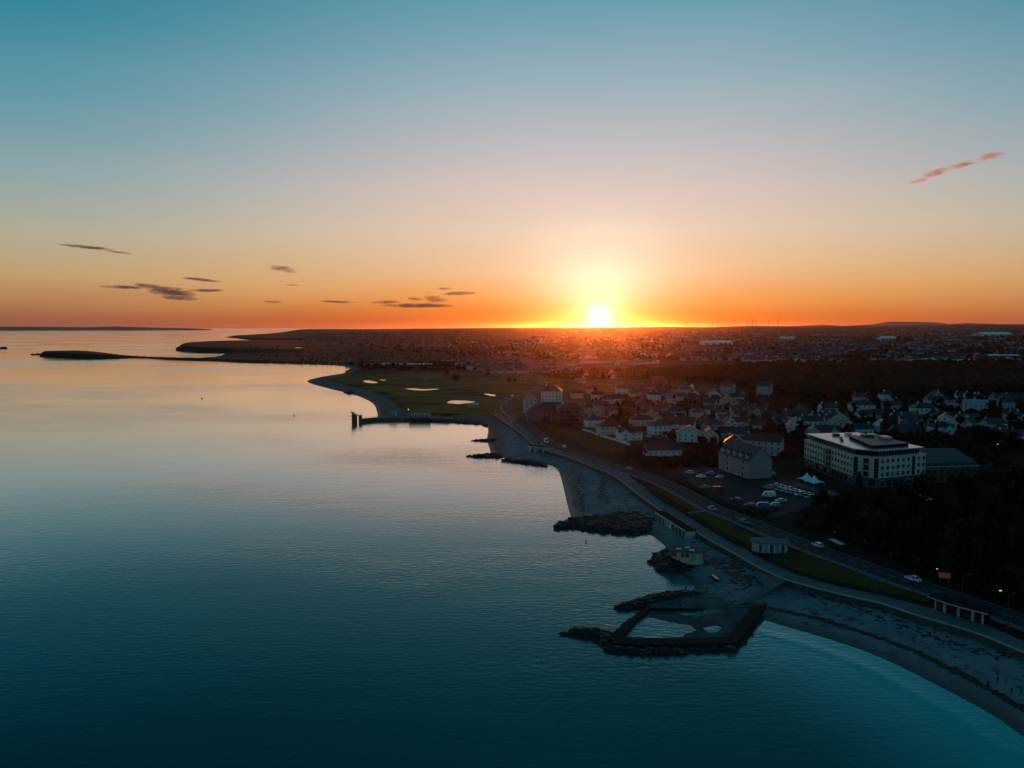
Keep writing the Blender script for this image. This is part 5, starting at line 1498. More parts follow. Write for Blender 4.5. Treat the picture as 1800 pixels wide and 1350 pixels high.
# seaweed lines on the sand
def wrack(pxs, count, spread, size, label, seed):
    r_ = np.random.default_rng(seed)
    P = resample(np.array([GT(px, py)[:2] for px, py in pxs]), count)
    V = []; F = []
    for n_, q in enumerate(P):
        q = q + r_.normal(0, spread, 2)
        s = size * r_.uniform(0.4, 1.5)
        a = r_.uniform(0, 6.283); c, sn = math.cos(a), math.sin(a)
        B = BP[r_.integers(8)] * np.array([s * 1.4, s, 0.16])
        z = 0.0
        V.append(np.stack([B[:, 0] * c - B[:, 1] * sn + q[0], B[:, 0] * sn + B[:, 1] * c + q[1], B[:, 2]], 1)); F.append(ICO + 12 * n_)
    V = np.vstack(V)
    cz = heights(V[6::12, 0], V[6::12, 1])
    V[:, 2] += np.repeat(cz, 12) + 0.06
    o = fast_mesh('seaweed', V, np.vstack(F), [M['weed']], smooth=False); tag(o, label, 'seaweed', None, 'stuff')
wrack([(1352, 1068), (1400, 1078), (1450, 1090), (1500, 1106), (1560, 1126), (1620, 1150), (1680, 1180), (1740, 1212), (1800, 1246)], 520, 0.35, 0.42, 'dark seaweed line along the near beach', 1)
wrack([(1410, 1043), (1450, 1050), (1490, 1062), (1640, 1120), (1700, 1138), (1760, 1155)], 130, 1.2, 0.34, 'scattered seaweed on the upper part of the near beach', 2)
wrack([(1056, 812), (1062, 838), (1058, 862), (1064, 885)], 160, 1.0, 0.5, 'broken dark seaweed line on the sandy middle beach', 3)
wrack([(1010, 822), (1018, 850), (1022, 880), (1026, 900)], 160, 1.3, 0.5, 'seaweed patches near the water on the middle beach', 4)
wrack([(1245, 985), (1275, 992), (1300, 1010), (1320, 1030)], 150, 2.2, 0.6, 'seaweed patches on the sand below the promenade shelter', 5)
# ------------------------------------------------------------------ trees
def tree_proto(seed, hh, rad, leafm, n_leaf=1100, bare=0.0):
    r_ = random.Random(seed)
    tb = MB()
    th = hh * 0.38
    tb.tube((0, 0, -0.6), (0.1, 0.05, th), hh * 0.035, hh * 0.022, 7)
    lobes = []
    for i in range(7):
        a = i * 0.9 + r_.uniform(-0.3, 0.3); rr_ = rad * r_.uniform(0.25, 0.68)
        c = Vector((math.cos(a) * rr_, math.sin(a) * rr_, hh * r_.uniform(0.45, 0.80)))
        lobes.append((c, rad * r_.uniform(0.34, 0.56)))
        tb.tube((0.1, 0.05, th * r_.uniform(0.6, 1.0)), tuple(c), hh * 0.015, hh * 0.005, 5)
    lobes.append((Vector((0, 0, hh * 0.82)), rad * 0.5))
    trunk = tb.mesh('trunk', [M['bark']])
    V = []; F = []
    for k in range(n_leaf):
        c, s = lobes[r_.randrange(len(lobes))]
        v = Vector((r_.gauss(0, 1), r_.gauss(0, 1), r_.gauss(0, 1))).normalized() * s * (r_.random() ** 0.4) * r_.uniform(0.85, 1.12)
        p = c + Vector((v.x, v.y, v.z * 0.8))
        sz = hh * 0.042 * r_.uniform(0.6, 1.5)
        q = Vector((r_.gauss(0, 1), r_.gauss(0, 1), r_.gauss(0, 1))).normalized()
        t1 = q.orthogonal().normalized(); t2 = q.cross(t1)
        b = len(V)
        V += [p + t1 * sz, p + t2 * sz * 0.7, p - t1 * sz, p - t2 * sz * 0.7]
        F.append((b, b + 1, b + 2, b + 3))
    me = bpy.data.meshes.new('crown'); me.from_pydata([tuple(v) for v in V], [], F); me.materials.append(M[leafm]); me.update()
    return trunk, me
TREES = [tree_proto(1, 9, 3.8, 'leaf'), tree_proto(2, 11, 4.4, 'leaf'), tree_proto(3, 8, 4.2, 'leaf2'), tree_proto(4, 12, 4.0, 'leaf'), tree_proto(5, 10, 4.8, 'leaf2'), tree_proto(6, 7, 3.6, 'leaf')]
def conifer_proto(seed, hh, rad):
    r_ = random.Random(seed)
    trunk = MB().tube((0, 0, -0.6), (0, 0, hh * 0.95), hh * 0.028, hh * 0.006, 6).mesh('trunk', [M['bark']])
    V = []; F = []
    for k in range(1300):
        t = r_.random() ** 0.8
        z = hh * (0.10 + 0.90 * t); rr_ = rad * (1 - t) ** 0.85 * (0.75 + 0.35 * math.sin(z * 4.0 + r_.uniform(-0.4, 0.4))) * r_.random() ** 0.35
        a = r_.uniform(0, 6.283)
        p = Vector((math.cos(a) * rr_, math.sin(a) * rr_, z - rr_ * 0.25))
        sz = hh * 0.034 * r_.uniform(0.6, 1.4)
        q = Vector((r_.gauss(0, 1), r_.gauss(0, 1), r_.gauss(0, 1))).normalized(); t1 = q.orthogonal().normalized(); t2 = q.cross(t1)
        b = len(V); V += [p + t1 * sz, p + t2 * sz * 0.6, p - t1 * sz, p - t2 * sz * 0.6]; F.append((b, b + 1, b + 2, b + 3))
    me = bpy.data.meshes.new('crown'); me.from_pydata([tuple(v) for v in V], [], F); me.materials.append(M['leaf']); me.update()
    return trunk, me
TREES += [conifer_proto(7, 14, 2.9), tree_proto(8, 13, 3.2, 'leaf2', 800)]
def far_ok(x, y, rad):
    for fx, fy, fr in FOOT:
        if (x - fx) ** 2 + (y - fy) ** 2 < (fr + rad) ** 2: return False
    return True
ROADP = resample(roadw, 300)
def road_clear(x, y, d=9.0):
    return ((ROADP - np.array([x, y])) ** 2).sum(1).min() > d * d
TREE_N = 0
def plant(x, y, z, s, k, label, group, name='tree'):
    global TREE_N
    tr, cr = TREES[k]
    root = empty(name, (x, y, z), rng.uniform(0, 6.28)); root.scale = (s, s, s * rng.uniform(0.85, 1.15))
    tag(root, label, 'tree', group)
    inst('trunk', tr, root); inst('crown', cr, root)
    TREE_N += 1
def grove(poly, n, smin, smax, label, group, kinds=(0, 1, 2, 3, 4, 5, 6, 7), clear=0.5, sink=0.0):
    P = np.array(poly, float)
    lo, hi = P.min(0), P.max(0)
    done = 0; tries = 0
    while done < n and tries < n * 40:
        tries += 1
        px = rng.uniform(lo[0], hi[0]); py = rng.uniform(lo[1], hi[1])
        if not inside(P, np.array([px]), np.array([py]))[0]: continue
        p = GT(px, py)
        if not far_ok(p[0], p[1], clear) or not road_clear(p[0], p[1]): continue
        kk = rng.choice(kinds); ss = rng.uniform(smin, smax)
        u_ = (px - lo[0]) / (hi[0] - lo[0]); v_ = (py - lo[1]) / (hi[1] - lo[1])
        place = ('left end', 'left part', 'middle', 'right part', 'right end')[min(4, int(u_ * 5))]
        depth_ = 'far' if v_ < 0.34 else 'middle' if v_ < 0.67 else 'near'
        look = ('tall ' if ss > (smin + smax) / 2 else 'low ') + ('brownish' if kk in (2, 4, 7) else 'conical' if kk == 6 else 'dark green')
        plant(p[0], p[1], p[2] - sink, ss, kk, '%s tree at the %s, %s row, of %s' % (look, place, depth_, label), group)
        done += 1
CPK = np.array([G(x, y, 4)[:2] for x, y in [(1185, 815), (1262, 815), (1310, 840), (1400, 842), (1525, 870), (1640, 862), (1640, 880), (1525, 890), (1345, 910), (1250, 880)]])
_old = far_ok
def far_ok(x, y, rad):
    return _old(x, y, rad) and not inside(CPK, np.array([x]), np.array([y]))[0]
grove([(1385, 920), (1440, 900), (1530, 892), (1640, 880), (1830, 850), (1830, 1075), (1740, 1048), (1660, 1012), (1580, 985), (1480, 945), (1410, 925)], 95, 0.75, 1.25,
      'the park wood', 'trees of the park by the coast road')
grove([(1630, 800), (1830, 770), (1830, 850), (1700, 870), (1640, 862)], 28, 0.8, 1.2, 'the wood beside the annex', 'trees right of the hotel annex')
grove([(1195, 800), (1262, 790), (1262, 822), (1215, 815)], 9, 0.5, 0.8, 'trees left of the apartments', 'trees left of the pale apartment block')
grove([(1355, 790), (1412, 780), (1408, 828), (1380, 840), (1360, 838)], 10, 0.7, 1.05, 'trees left of the hotel', 'trees between apartments and hotel')
grove([(1290, 765), (1420, 755), (1420, 790), (1355, 795), (1310, 780)], 14, 0.7, 1.0, 'trees behind the apartments', 'trees behind the pale apartment block')
grove([(1470, 745), (1830, 735), (1830, 770), (1640, 795), (1540, 775), (1470, 778)], 44, 0.7, 1.05, 'gardens behind the hotel', 'garden trees behind the hotel')
grove([(1040, 690), (1300, 690), (1420, 730), (1420, 752), (1260, 760), (1140, 745), (1040, 740)], 38, 0.55, 0.9, 'the town gardens', 'garden trees among the town houses')
grove([(1420, 705), (1830, 690), (1830, 735), (1470, 745), (1420, 740)], 40, 0.7, 1.05, 'slope below the wood', 'trees on the slope below the far wood')
grove([(930, 738), (1040, 742), (1040, 752), (990, 748), (940, 745)], 7, 0.45, 0.7, 'hedge behind the lawn', 'small trees behind the town lawn')
grove([(1125, 785), (1150, 775), (1145, 808), (1100, 803)], 6, 0.35, 0.55, 'scrub beside the bungalow', 'bushes left of the white bungalow')
for (px, py, s, k, lab) in [(785, 664, 1.1, 1, 'left dark tree clump standing alone on the golf links'), (800, 676, 1.3, 4, 'wide dark tree at the middle of the golf links'), (857, 664, 1.0, 1, 'dark tree on the golf links left of the far road'),
                            (905, 676, 0.9, 0, 'dark tree on the golf links near the road bend'), (895, 678, 0.9, 3, 'second dark tree on the golf links near the road bend'), (1143, 700, 1.1, 5, 'round dark tree between the pale houses on the rise')]:
    p = GT(px, py); plant(p[0], p[1], p[2], s, k, lab, 'lone trees')
# distant woodland: one mass of small crowns
def wood(name, polys, label, seed, hmin, hmax):
    r_ = np.random.default_rng(seed)
    cand = []
    for poly, cnt in polys:
        P = np.array(poly, float); lo, hi = P.min(0), P.max(0)
        q = lo + r_.random((cnt * 3, 2)) * (hi - lo)
        q = q[inside(P, q[:, 0], q[:, 1])][:cnt]
        cand.append(q)
    Q = np.vstack(cand)
    a = (Q[:, 0] - 900) / F_PX; b = (675 - Q[:, 1]) / F_PX
    D = np.stack([a, CP + b * SP, -SP + b * CP], 1)
    ts = np.geomspace(90.0, 14000.0, 260)
    T_ = ts[None, :] / D[:, 1:2]
    ZZ = CAM_H + D[:, 2:3] * T_ - np.maximum(heights(D[:, 0:1] * T_, D[:, 1:2] * T_), 0)
    neg = ZZ < 0
    i_ = np.where(neg.any(1), neg.argmax(1), len(ts) - 1); i_ = np.maximum(i_, 1)
    rr0 = np.arange(len(Q))
    f_ = np.clip(ZZ[rr0, i_ - 1] / (ZZ[rr0, i_ - 1] - ZZ[rr0, i_] + 1e-9), 0, 1)
    t = T_[rr0, i_ - 1] + (T_[rr0, i_] - T_[rr0, i_ - 1]) * f_
    X = D[:, 0] * t; Y = D[:, 1] * t
    z = heights(X, Y)
    ok = (z > 2.0) & (np.hypot(X, Y) < 11000)
    for fx, fy, fr in FOOT: ok &= (X - fx) ** 2 + (Y - fy) ** 2 > (fr * 0.9) ** 2
    X, Y, z = X[ok], Y[ok], z[ok]
    n_ = len(X)
    hh = r_.uniform(hmin, hmax, n_)
    rr_ = hh * r_.uniform(0.35, 0.6, n_)
    idx = r_.integers(0, 8, n_)
    B = np.array(BP)[idx] * np.stack([rr_, rr_, hh * 0.62], 1)[:, None, :]
    ang = r_.uniform(0, 6.283, n_); c = np.cos(ang)[:, None]; s = np.sin(ang)[:, None]
    V = np.stack([B[:, :, 0] * c - B[:, :, 1] * s + X[:, None], B[:, :, 0] * s + B[:, :, 1] * c + Y[:, None], B[:, :, 2] + (z + hh * 0.45)[:, None]], 2).reshape(-1, 3)
    F = (ICO[None] + (np.arange(n_) * 12)[:, None, None]).reshape(-1, 3)
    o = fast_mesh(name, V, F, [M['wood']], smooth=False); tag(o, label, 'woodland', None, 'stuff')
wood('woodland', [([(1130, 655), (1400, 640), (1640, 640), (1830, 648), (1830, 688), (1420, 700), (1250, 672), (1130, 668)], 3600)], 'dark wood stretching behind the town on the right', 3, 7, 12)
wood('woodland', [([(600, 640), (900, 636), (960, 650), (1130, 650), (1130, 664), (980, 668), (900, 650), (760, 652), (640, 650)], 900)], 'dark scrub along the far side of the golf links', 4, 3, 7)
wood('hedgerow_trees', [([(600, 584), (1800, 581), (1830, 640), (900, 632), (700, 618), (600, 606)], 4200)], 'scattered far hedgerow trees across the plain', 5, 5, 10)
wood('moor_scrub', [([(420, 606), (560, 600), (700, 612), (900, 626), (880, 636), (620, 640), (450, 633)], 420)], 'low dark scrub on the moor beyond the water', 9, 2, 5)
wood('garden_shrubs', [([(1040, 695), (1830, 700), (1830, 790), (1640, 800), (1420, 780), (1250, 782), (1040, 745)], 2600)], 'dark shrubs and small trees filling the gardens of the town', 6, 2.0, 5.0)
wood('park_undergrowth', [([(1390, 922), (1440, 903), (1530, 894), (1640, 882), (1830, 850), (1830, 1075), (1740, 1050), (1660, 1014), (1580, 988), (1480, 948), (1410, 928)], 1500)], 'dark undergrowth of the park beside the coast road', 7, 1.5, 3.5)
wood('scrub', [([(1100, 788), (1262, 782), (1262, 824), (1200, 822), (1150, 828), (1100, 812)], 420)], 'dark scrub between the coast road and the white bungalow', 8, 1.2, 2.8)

# ------------------------------------------------------------------ far houses
def small_house(w, d, h, wc, rc):
    a = wall_mesh(w, d, h, 'gx', 0.8); b = roof_mesh(w, d, h, 'gx', 0.8)
    a.add(b.v, b.f, 1)
    for x in (-w * 0.3, 0, w * 0.3):
        for z in (1.6, 4.0):
            a.box(x - 0.6, x + 0.6, -d / 2 - 0.06, -d / 2 - 0.02, z - 0.6, z + 0.6, 2)
    return a.mesh('house', [M[wc], M[rc], M['glass']])
SH = [small_house(10, 7.5, 5.2, 'far2', 'slate'), small_house(13, 7.5, 5.0, 'far2', 'slate'), small_house(9, 8, 5.4, 'cream', 'tile'), small_house(15, 7.5, 4.0, 'far2', 'tile'), small_house(22, 8, 5.2, 'pink', 'slate')]
SHN = [(np.array([tuple(v.co) for v in me.vertices]), [tuple(p.vertices) for p in me.polygons], [p.material_index for p in me.polygons]) for me in SH]
spots = []
def estate(poly, rows, per, step=15.0):
    P = np.array(poly, float); lo, hi = P.min(0), P.max(0)
    k = 0; tr = 0
    while k < rows and tr < rows * 30:
        tr += 1
        px = rng.uniform(lo[0], hi[0]); py = rng.uniform(lo[1], hi[1])
        if not inside(P, np.array([px]), np.array([py]))[0]: continue
        k += 1
        c = G(px, py, 12.0)
        ang = rng.uniform(-0.7, 0.7)
        n_ = rng.randint(max(1, per - 3), per + 2)
        for i in range(n_):
            x = c[0] + (i - n_ / 2) * step * math.cos(ang) + rng.uniform(-2, 2); y = c[1] + (i - n_ / 2) * step * math.sin(ang) + rng.uniform(-3, 3)
            spots.append((x, y, ang + rng.choice((0, 0, 0, math.pi / 2)) + rng.uniform(-0.06, 0.06), rng.randrange(5) if rng.random() > 0.25 else 0))
estate([(1130, 606), (1220, 600), (1480, 598), (1560, 610), (1480, 640), (1250, 636), (1130, 632)], 78, 6)
estate([(1400, 588), (1830, 586), (1830, 640), (1560, 640), (1480, 612)], 80, 6)
estate([(880, 610), (1130, 604), (1130, 640), (1010, 646), (900, 644)], 34, 5)
estate([(810, 622), (900, 624), (930, 650), (880, 648), (815, 636)], 12, 4)
estate([(480, 586), (700, 583), (880, 600), (880, 612), (560, 604)], 30, 4, 22)
estate([(900, 588), (1400, 586), (1400, 602), (900, 606)], 40, 5, 20)
sx_ = np.array([s[0] for s in spots]); sy_ = np.array([s[1] for s in spots])
szh = heights(sx_, sy_)
order = np.argsort(np.hypot(sx_, sy_))
order = [i for i in order if szh[i] > 2.5]
for i in order[:235]:
    x, y, a, k = spots[i]
    o = inst('house', SH[k], None, (x, y, szh[i]), a)
    right = float(az_px(x, y))
    hue = ('small white', 'long white', 'cream', 'long brown-roofed', 'pinkish terraced')[k]
    near_ = 'nearer' if np.hypot(x, y) < 1700 else 'farther'
    LM = [(830, 'left of the far road'), (880, 'left of the far queue of cars'), (920, 'beside the far queue of cars'), (960, 'right of the far queue of cars'), (1053, 'left of the sun'), (1130, 'just right of the sun'), (1220, 'below the first turbines'), (1300, 'below the turbine cluster'), (1400, 'right of the turbine cluster'), (1540, 'below the low hills'), (1660, 'below the mountain hump'), (9999, 'at the right edge')]
    wh = next(t for lim, t in LM if right < lim)
    tag(o, '%s far house %s, %s estates behind the wood' % (hue, wh, near_) if right > 1130 else '%s far house %s, %s rows beyond the links' % (hue, wh, near_), 'house', 'far houses')
V = []; F = []; MI = []; b = 0
for i in order[235:]:
    x, y, a, k = spots[i]
    vv, ff, mm = SHN[k]
    keep_ = [j for j in range(len(ff)) if mm[j] < 2]
    c, s = math.cos(a), math.sin(a)
    V += [(v[0] * c - v[1] * s + x, v[0] * s + v[1] * c + y, v[2] + szh[i]) for v in vv]
    F += [tuple(q + b for q in ff[j]) for j in keep_]; MI += [mm[j] for j in keep_]; b += len(vv)
o = mesh_obj('far_suburb', V, F, [M['farwhite'], M['slate']], MI); tag(o, 'mass of tiny far houses spreading to the hills', 'suburb', None, 'stuff')
# long pale sheds far off
def shed(px, py, w, d, h, ang, label, m='white'):
    p = GT(px, py); root = empty('warehouse', tuple(p), R(ang)); tag(root, label, 'warehouse')
    MB().box(-w / 2, w / 2, 0, d, -1, h).build('wall', M[m], root)
    roof_mesh(w, d, h, 'gx', 0.22).build('roof', M['roofmetal'], root, (0, d / 2, 0))
    for i in range(4): MB().box(-w * 0.4 + i * w * 0.25, -w * 0.4 + i * w * 0.25 + w * 0.08, -0.12, 0, 0, h * 0.6).build('loading_door', M['dark'], root)
shed(1752, 591, 150, 60, 12, 2, 'widest long pale shed at far right below the hills')
shed(1562, 597.5, 60, 40, 10, 0, 'pale shed below the far mountains')
shed(1262, 606.5, 95, 40, 9, 3, 'long pale shed right of the setting sun')
shed(1385, 597, 60, 30, 9, 0, 'thin pale shed beyond the estates, middle right')
shed(1768, 631, 60, 18, 6, 2, 'long bright low shed at the right edge near the green field')
shed(1610, 640, 22, 12, 6, 0, 'bright white block at the edge of the wood')
shed(1632, 637, 24, 12, 5, 0, 'low white building beside the bright white block')
shed(1400, 688.5, 46, 7, 3, 3, 'long low glinting roof along the edge of the wood', 'grey')
shed(1700, 638, 26, 10, 5, 0, 'small pale shed left of the green field')
# caravans beyond the links
CARV = MB()
CARV.add([(-3, -1.1, 0.5), (3, -1.1, 0.5), (3, 1.1, 0.5), (-3, 1.1, 0.5), (-3.1, -1.1, 1.6), (3.1, -1.1, 1.6), (3.1, 1.1, 1.6), (-3.1, 1.1, 1.6), (-2.6, -1.0, 2.7), (2.6, -1.0, 2.7), (2.6, 1.0, 2.7), (-2.6, 1.0, 2.7)],
         [(3, 2, 1, 0), (0, 1, 5, 4), (1, 2, 6, 5), (2, 3, 7, 6), (3, 0, 4, 7), (4, 5, 9, 8), (5, 6, 10, 9), (6, 7, 11, 10), (7, 4, 8, 11), (8, 9, 10, 11)], 0)
CARV.box(-2.2, -0.6, -1.14, -1.08, 1.5, 2.2, 1).box(0.6, 2.2, -1.14, -1.08, 1.5, 2.2, 1).tube((0, -1.15, 0.35), (0, 1.15, 0.35), 0.35, 0.35, 8, 1)
CARVM = CARV.mesh('caravan', [M['frame'], M['dark']])
for i in range(26):
    px = 657 + i * 3.9 + rng.uniform(-1, 1); p = GT(px, 641.6 + rng.uniform(-0.8, 0.9))
    o = inst('caravan', CARVM, None, tuple(p), rng.uniform(-0.8, 0.8), (1.5, 1.3, 1.25)); tag(o, 'white caravan in the row beyond the golf links', 'caravan', 'caravans beyond the golf links')

# ------------------------------------------------------------------ wind farm
TOW = MB().tube((0, 0, -5), (0, 0, 75), 2.6, 1.7, 8).mesh('tower', [M['turbine']])
NAC = MB().box(-2.0, 2.0, -5, 4, -2, 2).mesh('nacelle', [M['turbine']])
BL = MB().add([(-1.5, 0, 0), (1.5, 0, 0), (1.9, 0, 8), (0.5, 0, 40), (-0.7, 0, 40), (-1.9, 0, 8), (0, 0.9, 0), (0, 0.8, 10), (0, 0.3, 40)],
              [(0, 1, 2, 3, 4, 5), (0, 5, 7, 6), (5, 4, 8, 7), (1, 6, 7, 2), (2, 7, 8, 3), (3, 8, 4), (0, 6, 1)]).mesh('blade', [M['turbine']])
HUB = MB().ball((0, -5.5, 0), 2.0, 0, 8, 5).mesh('hub', [M['turbine']])
TX = [937, 975, 1014, 1109, 1155, 1163, 1202, 1208, 1224, 1247, 1251, 1262, 1268, 1274, 1283, 1289, 1312, 1321, 1324, 1328, 1350, 1366]
for i, x in enumerate(TX):
    dist_ = rng.uniform(10800, 11800)
    dirv = (x - 900) / F_PX
    yw = dist_ / math.hypot(1, dirv); xw = dirv * yw
    z = H1(xw, yw)
    big = 1.15 if x in (1289, 1268, 1208, 975) else rng.uniform(0.85, 1.0)
    root = empty('wind_turbine', (xw, yw, z), rng.uniform(-0.5, 0.5)); root.scale = (big, big, big)
    side_ = 'left of the setting sun' if x < 1050 else 'right of the setting sun'
    nth = {937: 'leftmost wind turbine on the skyline, left of the setting sun', 975: 'taller wind turbine on the skyline between the sun and the leftmost one', 1014: 'faint wind turbine on the skyline just left of the sun', 1109: 'first wind turbine on the skyline right of the sun', 1289: 'tallest wind turbine on the skyline at the middle of the wind farm', 1366: 'rightmost wind turbine on the skyline, before the far mountains'}
    tag(root, nth.get(x, 'tiny wind turbine in the cluster on the skyline right of the sun'), 'wind turbine', 'wind farm on the skyline')
    inst('tower', TOW, root); inst('nacelle', NAC, root, (0, 0, 76)); inst('hub', HUB, root, (0, 0, 76))
    a0 = rng.uniform(0, 2.1)
    for k in range(3): inst('blade', BL, root, (0, -5.6, 76), rot=(0, a0 + k * 2.0944, 0))

# ------------------------------------------------------------------ far hills
def ridge(name, prof, D, depth, label_m, seed):
    """prof: picture columns with skyline rows; the ridge stands D metres away"""
    xs = np.linspace(prof[0][0], prof[-1][0], 160)
    ys = np.interp(xs, [p[0] for p in prof], [p[1] for p in prof])
    r_ = np.random.default_rng(seed)
    ys = ys + np.convolve(r_.normal(0, 0.25, 170), np.ones(11) / 11, 'valid')[:160]
    V = []; n_ = 160
    for k, (f, dd) in enumerate([(0.0, 0.0), (0.55, 0.25), (1.0, 0.5), (0.5, 0.8), (0.0, 1.0)]):
        for x, y in zip(xs, ys):
            a = (x - 900) / F_PX
            L_ = D + depth * dd
            yy = L_ / math.hypot(1, a); xx = a * yy
            top = CAM_H + (D + depth * 0.5) * (HOR_Y - y) / F_PX
            V.append((xx, yy, -3 + (top + 3) * f))
    Q = np.array([(k * n_ + i, k * n_ + i + 1, (k + 1) * n_ + i + 1, (k + 1) * n_ + i) for k in range(4) for i in range(n_ - 1)])
    o = fast_mesh(name, np.array(V), Q, [label_m], smooth=True); tag(o, kind='structure')
M['moor'] = mat('hazed_moorland', (0.10, 0.10, 0.14), 0.95, (0.002, 0.6, (0.020, 0.018, 0.022)))  # aerial haze of the far hills put into a paler, bluish base colour
ridge('far_hills', [(-260, 572.8), (-60, 574.0), (40, 574.4), (110, 574.8), (160, 575.2), (205, 574.0), (235, 574.9), (280, 576.0), (340, 577.0), (372, 578.4)], 21000, 3000, M['moor'], 1)
ridge('far_hills', [(1340, 575), (1380, 573.6), (1420, 572.0), (1445, 571.0), (1480, 573.0), (1530, 570.8), (1560, 566.6), (1605, 566.8), (1640, 567.6), (1665, 570.4), (1700, 569.0), (1760, 570.8), (1830, 570.8), (2000, 572), (2200, 576)], 19000, 3500, M['moor'], 2)
# ------------------------------------------------------------------ vehicles
PAINT = {n: mat('car_paint_' + n, c, 0.28, spec=0.6) for n, c in [('white', (0.70, 0.70, 0.70)), ('silver', (0.36, 0.37, 0.38)), ('black', (0.02, 0.02, 0.022)), ('blue', (0.04, 0.10, 0.24)), ('red', (0.26, 0.03, 0.025)), ('grey', (0.12, 0.125, 0.13)), ('teal', (0.10, 0.28, 0.30))]}
def car_parts(kind):
    L_, W_, Hh = {'hatch': (4.1, 1.76, 1.48), 'saloon': (4.6, 1.8, 1.45), 'suv': (4.6, 1.9, 1.72), 'van': (5.4, 2.0, 2.35)}[kind]
    # body stations along x: (x, z_low, z_shoulder, half width)
    if kind == 'van':
        st = [(-L_ / 2, 0.45, 1.15, 0.86), (-L_ / 2 + 0.12, 0.30, 1.25, 0.97), (-0.4, 0.26, 1.25, 1.0), (1.2, 0.26, 1.22, 1.0), (L_ / 2 - 0.5, 0.28, 1.12, 0.97), (L_ / 2 - 0.05, 0.36, 0.92, 0.82)]
        cab = [(-L_ / 2 + 0.06, 1.25, 0.95), (-L_ / 2 + 0.16, Hh, 0.86), (0.95, Hh, 0.86), (1.35, Hh - 0.1, 0.84), (L_ / 2 - 0.55, 1.16, 0.93)]
    else:
        r_ = L_ / 2
        sh = 0.92 if kind != 'suv' else 1.08
        st = [(-r_, 0.45, sh - 0.12, 0.74), (-r_ + 0.14, 0.28, sh, 0.86), (-0.6, 0.22, sh + 0.02, W_ / 2), (0.7, 0.22, sh, W_ / 2), (r_ - 0.6, 0.25, sh - 0.16, W_ / 2 - 0.04), (r_ - 0.04, 0.36, sh - 0.32, 0.70)]
        back = {'hatch': (-r_ + 0.16, -r_ + 0.50), 'saloon': (-r_ + 0.75, -r_ + 1.35), 'suv': (-r_ + 0.14, -r_ + 0.42)}[kind]
        cab = [(back[0], sh, W_ / 2 - 0.10), (back[1], Hh - 0.05, W_ / 2 - 0.24), (-0.1, Hh, W_ / 2 - 0.22), (0.42, Hh - 0.06, W_ / 2 - 0.23), (1.15, sh - 0.02, W_ / 2 - 0.10)]
    mb = MB(); vs = []
    for x, zl, zs, hw in st:
        vs += [(x, -hw * 0.92, zl), (x, -hw, (zl + zs) / 2), (x, -hw * 0.93, zs), (x, hw * 0.93, zs), (x, hw, (zl + zs) / 2), (x, hw * 0.92, zl)]
    fs = []
    for i in range(len(st) - 1):
        for j in range(6): fs.append((i * 6 + j, i * 6 + (j + 1) % 6, (i + 1) * 6 + (j + 1) % 6, (i + 1) * 6 + j))
    fs += [tuple(range(6))[::-1], tuple((len(st) - 1) * 6 + j for j in range(6))]
    mb.add(vs, [f[::-1] for f in fs])
    body = mb.mesh('body', [PAINT['white']], smooth=False)
    g = MB(); vs = []
    for x, z, hw in cab: vs += [(x, -hw, z), (x, hw, z)]
    k = len(cab)
    g.add(vs + [(cab[0][0], -cab[0][2], cab[0][1] - 0.12), (cab[0][0], cab[0][2], cab[0][1] - 0.12)], [])
    g.f += [(2 * i, 2 * i + 2, 2 * i + 3, 2 * i + 1) for i in range(k - 1)]; g.m += [0] * (k - 1)
    g.f += [tuple(2 * i for i in range(k))[::-1], tuple(2 * i + 1 for i in range(k))]; g.m += [0, 0]
    glass = g.mesh('windows', [M['glass'] if kind != 'van' else PAINT['white']])
    rf_ = MB(); a, b_ = cab[1], cab[3]
    rf_.add([(a[0], -a[2] - 0.01, a[1] + 0.02), (cab[2][0], -cab[2][2] - 0.01, cab[2][1] + 0.03), (b_[0], -b_[2] - 0.01, b_[1] + 0.02), (b_[0], b_[2] + 0.01, b_[1] + 0.02), (cab[2][0], cab[2][2] + 0.01, cab[2][1] + 0.03), (a[0], a[2] + 0.01, a[1] + 0.02)],
            [(5, 4, 1, 0), (4, 3, 2, 1)])
    for s in (-1, 1):      # pillars
        rf_.beam((a[0], s * (a[2] + 0.01), a[1]), (cab[0][0], s * (cab[0][2] + 0.01), cab[0][1]), 0.10, 0.10)
        rf_.beam((b_[0], s * (b_[2] + 0.01), b_[1]), (cab[4][0], s * (cab[4][2] + 0.01), cab[4][1]), 0.08, 0.08)
        rf_.beam((0.1, s * (cab[2][2] + 0.02), cab[2][1]), (0.0, s * (cab[0][2] + 0.02), cab[0][1]), 0.08, 0.08)
    roof = rf_.mesh('roof', [PAINT['white']])
    wr = 0.33 if kind in ('hatch', 'saloon') else 0.38
    wheel = MB().tube((0, -0.11, 0), (0, 0.11, 0), wr, wr, 12, 0).tube((0, -0.12, 0), (0, 0.12, 0), wr * 0.62, wr * 0.62, 8, 1).mesh('wheel', [M['tyre'], M['metal']])
    hx = st[-1][0] - 0.10; tx = st[0][0] + 0.03
    lamp = MB().box(-0.05, 0.06, -0.17, 0.17, -0.08, 0.08).mesh('headlight', [M['headdull']])
    tl = MB().box(-0.05, 0.05, -0.10, 0.10, -0.16, 0.16).mesh('taillight', [M['taildull']])
    wind = MB().box(1.25, 1.9, -0.87, 0.87, 1.35, 1.95).mesh('windscreen', [M['glass']]) if kind == 'van' else None
    return dict(L=L_, W=W_, body=body, windows=glass, roof=roof, wheel=wheel, head=lamp, tail=tl, st=st, wr=wr, hx=hx, tx=tx, kind=kind, wind=wind)
CARS = {k: car_parts(k) for k in ('hatch', 'saloon', 'suv', 'van')}
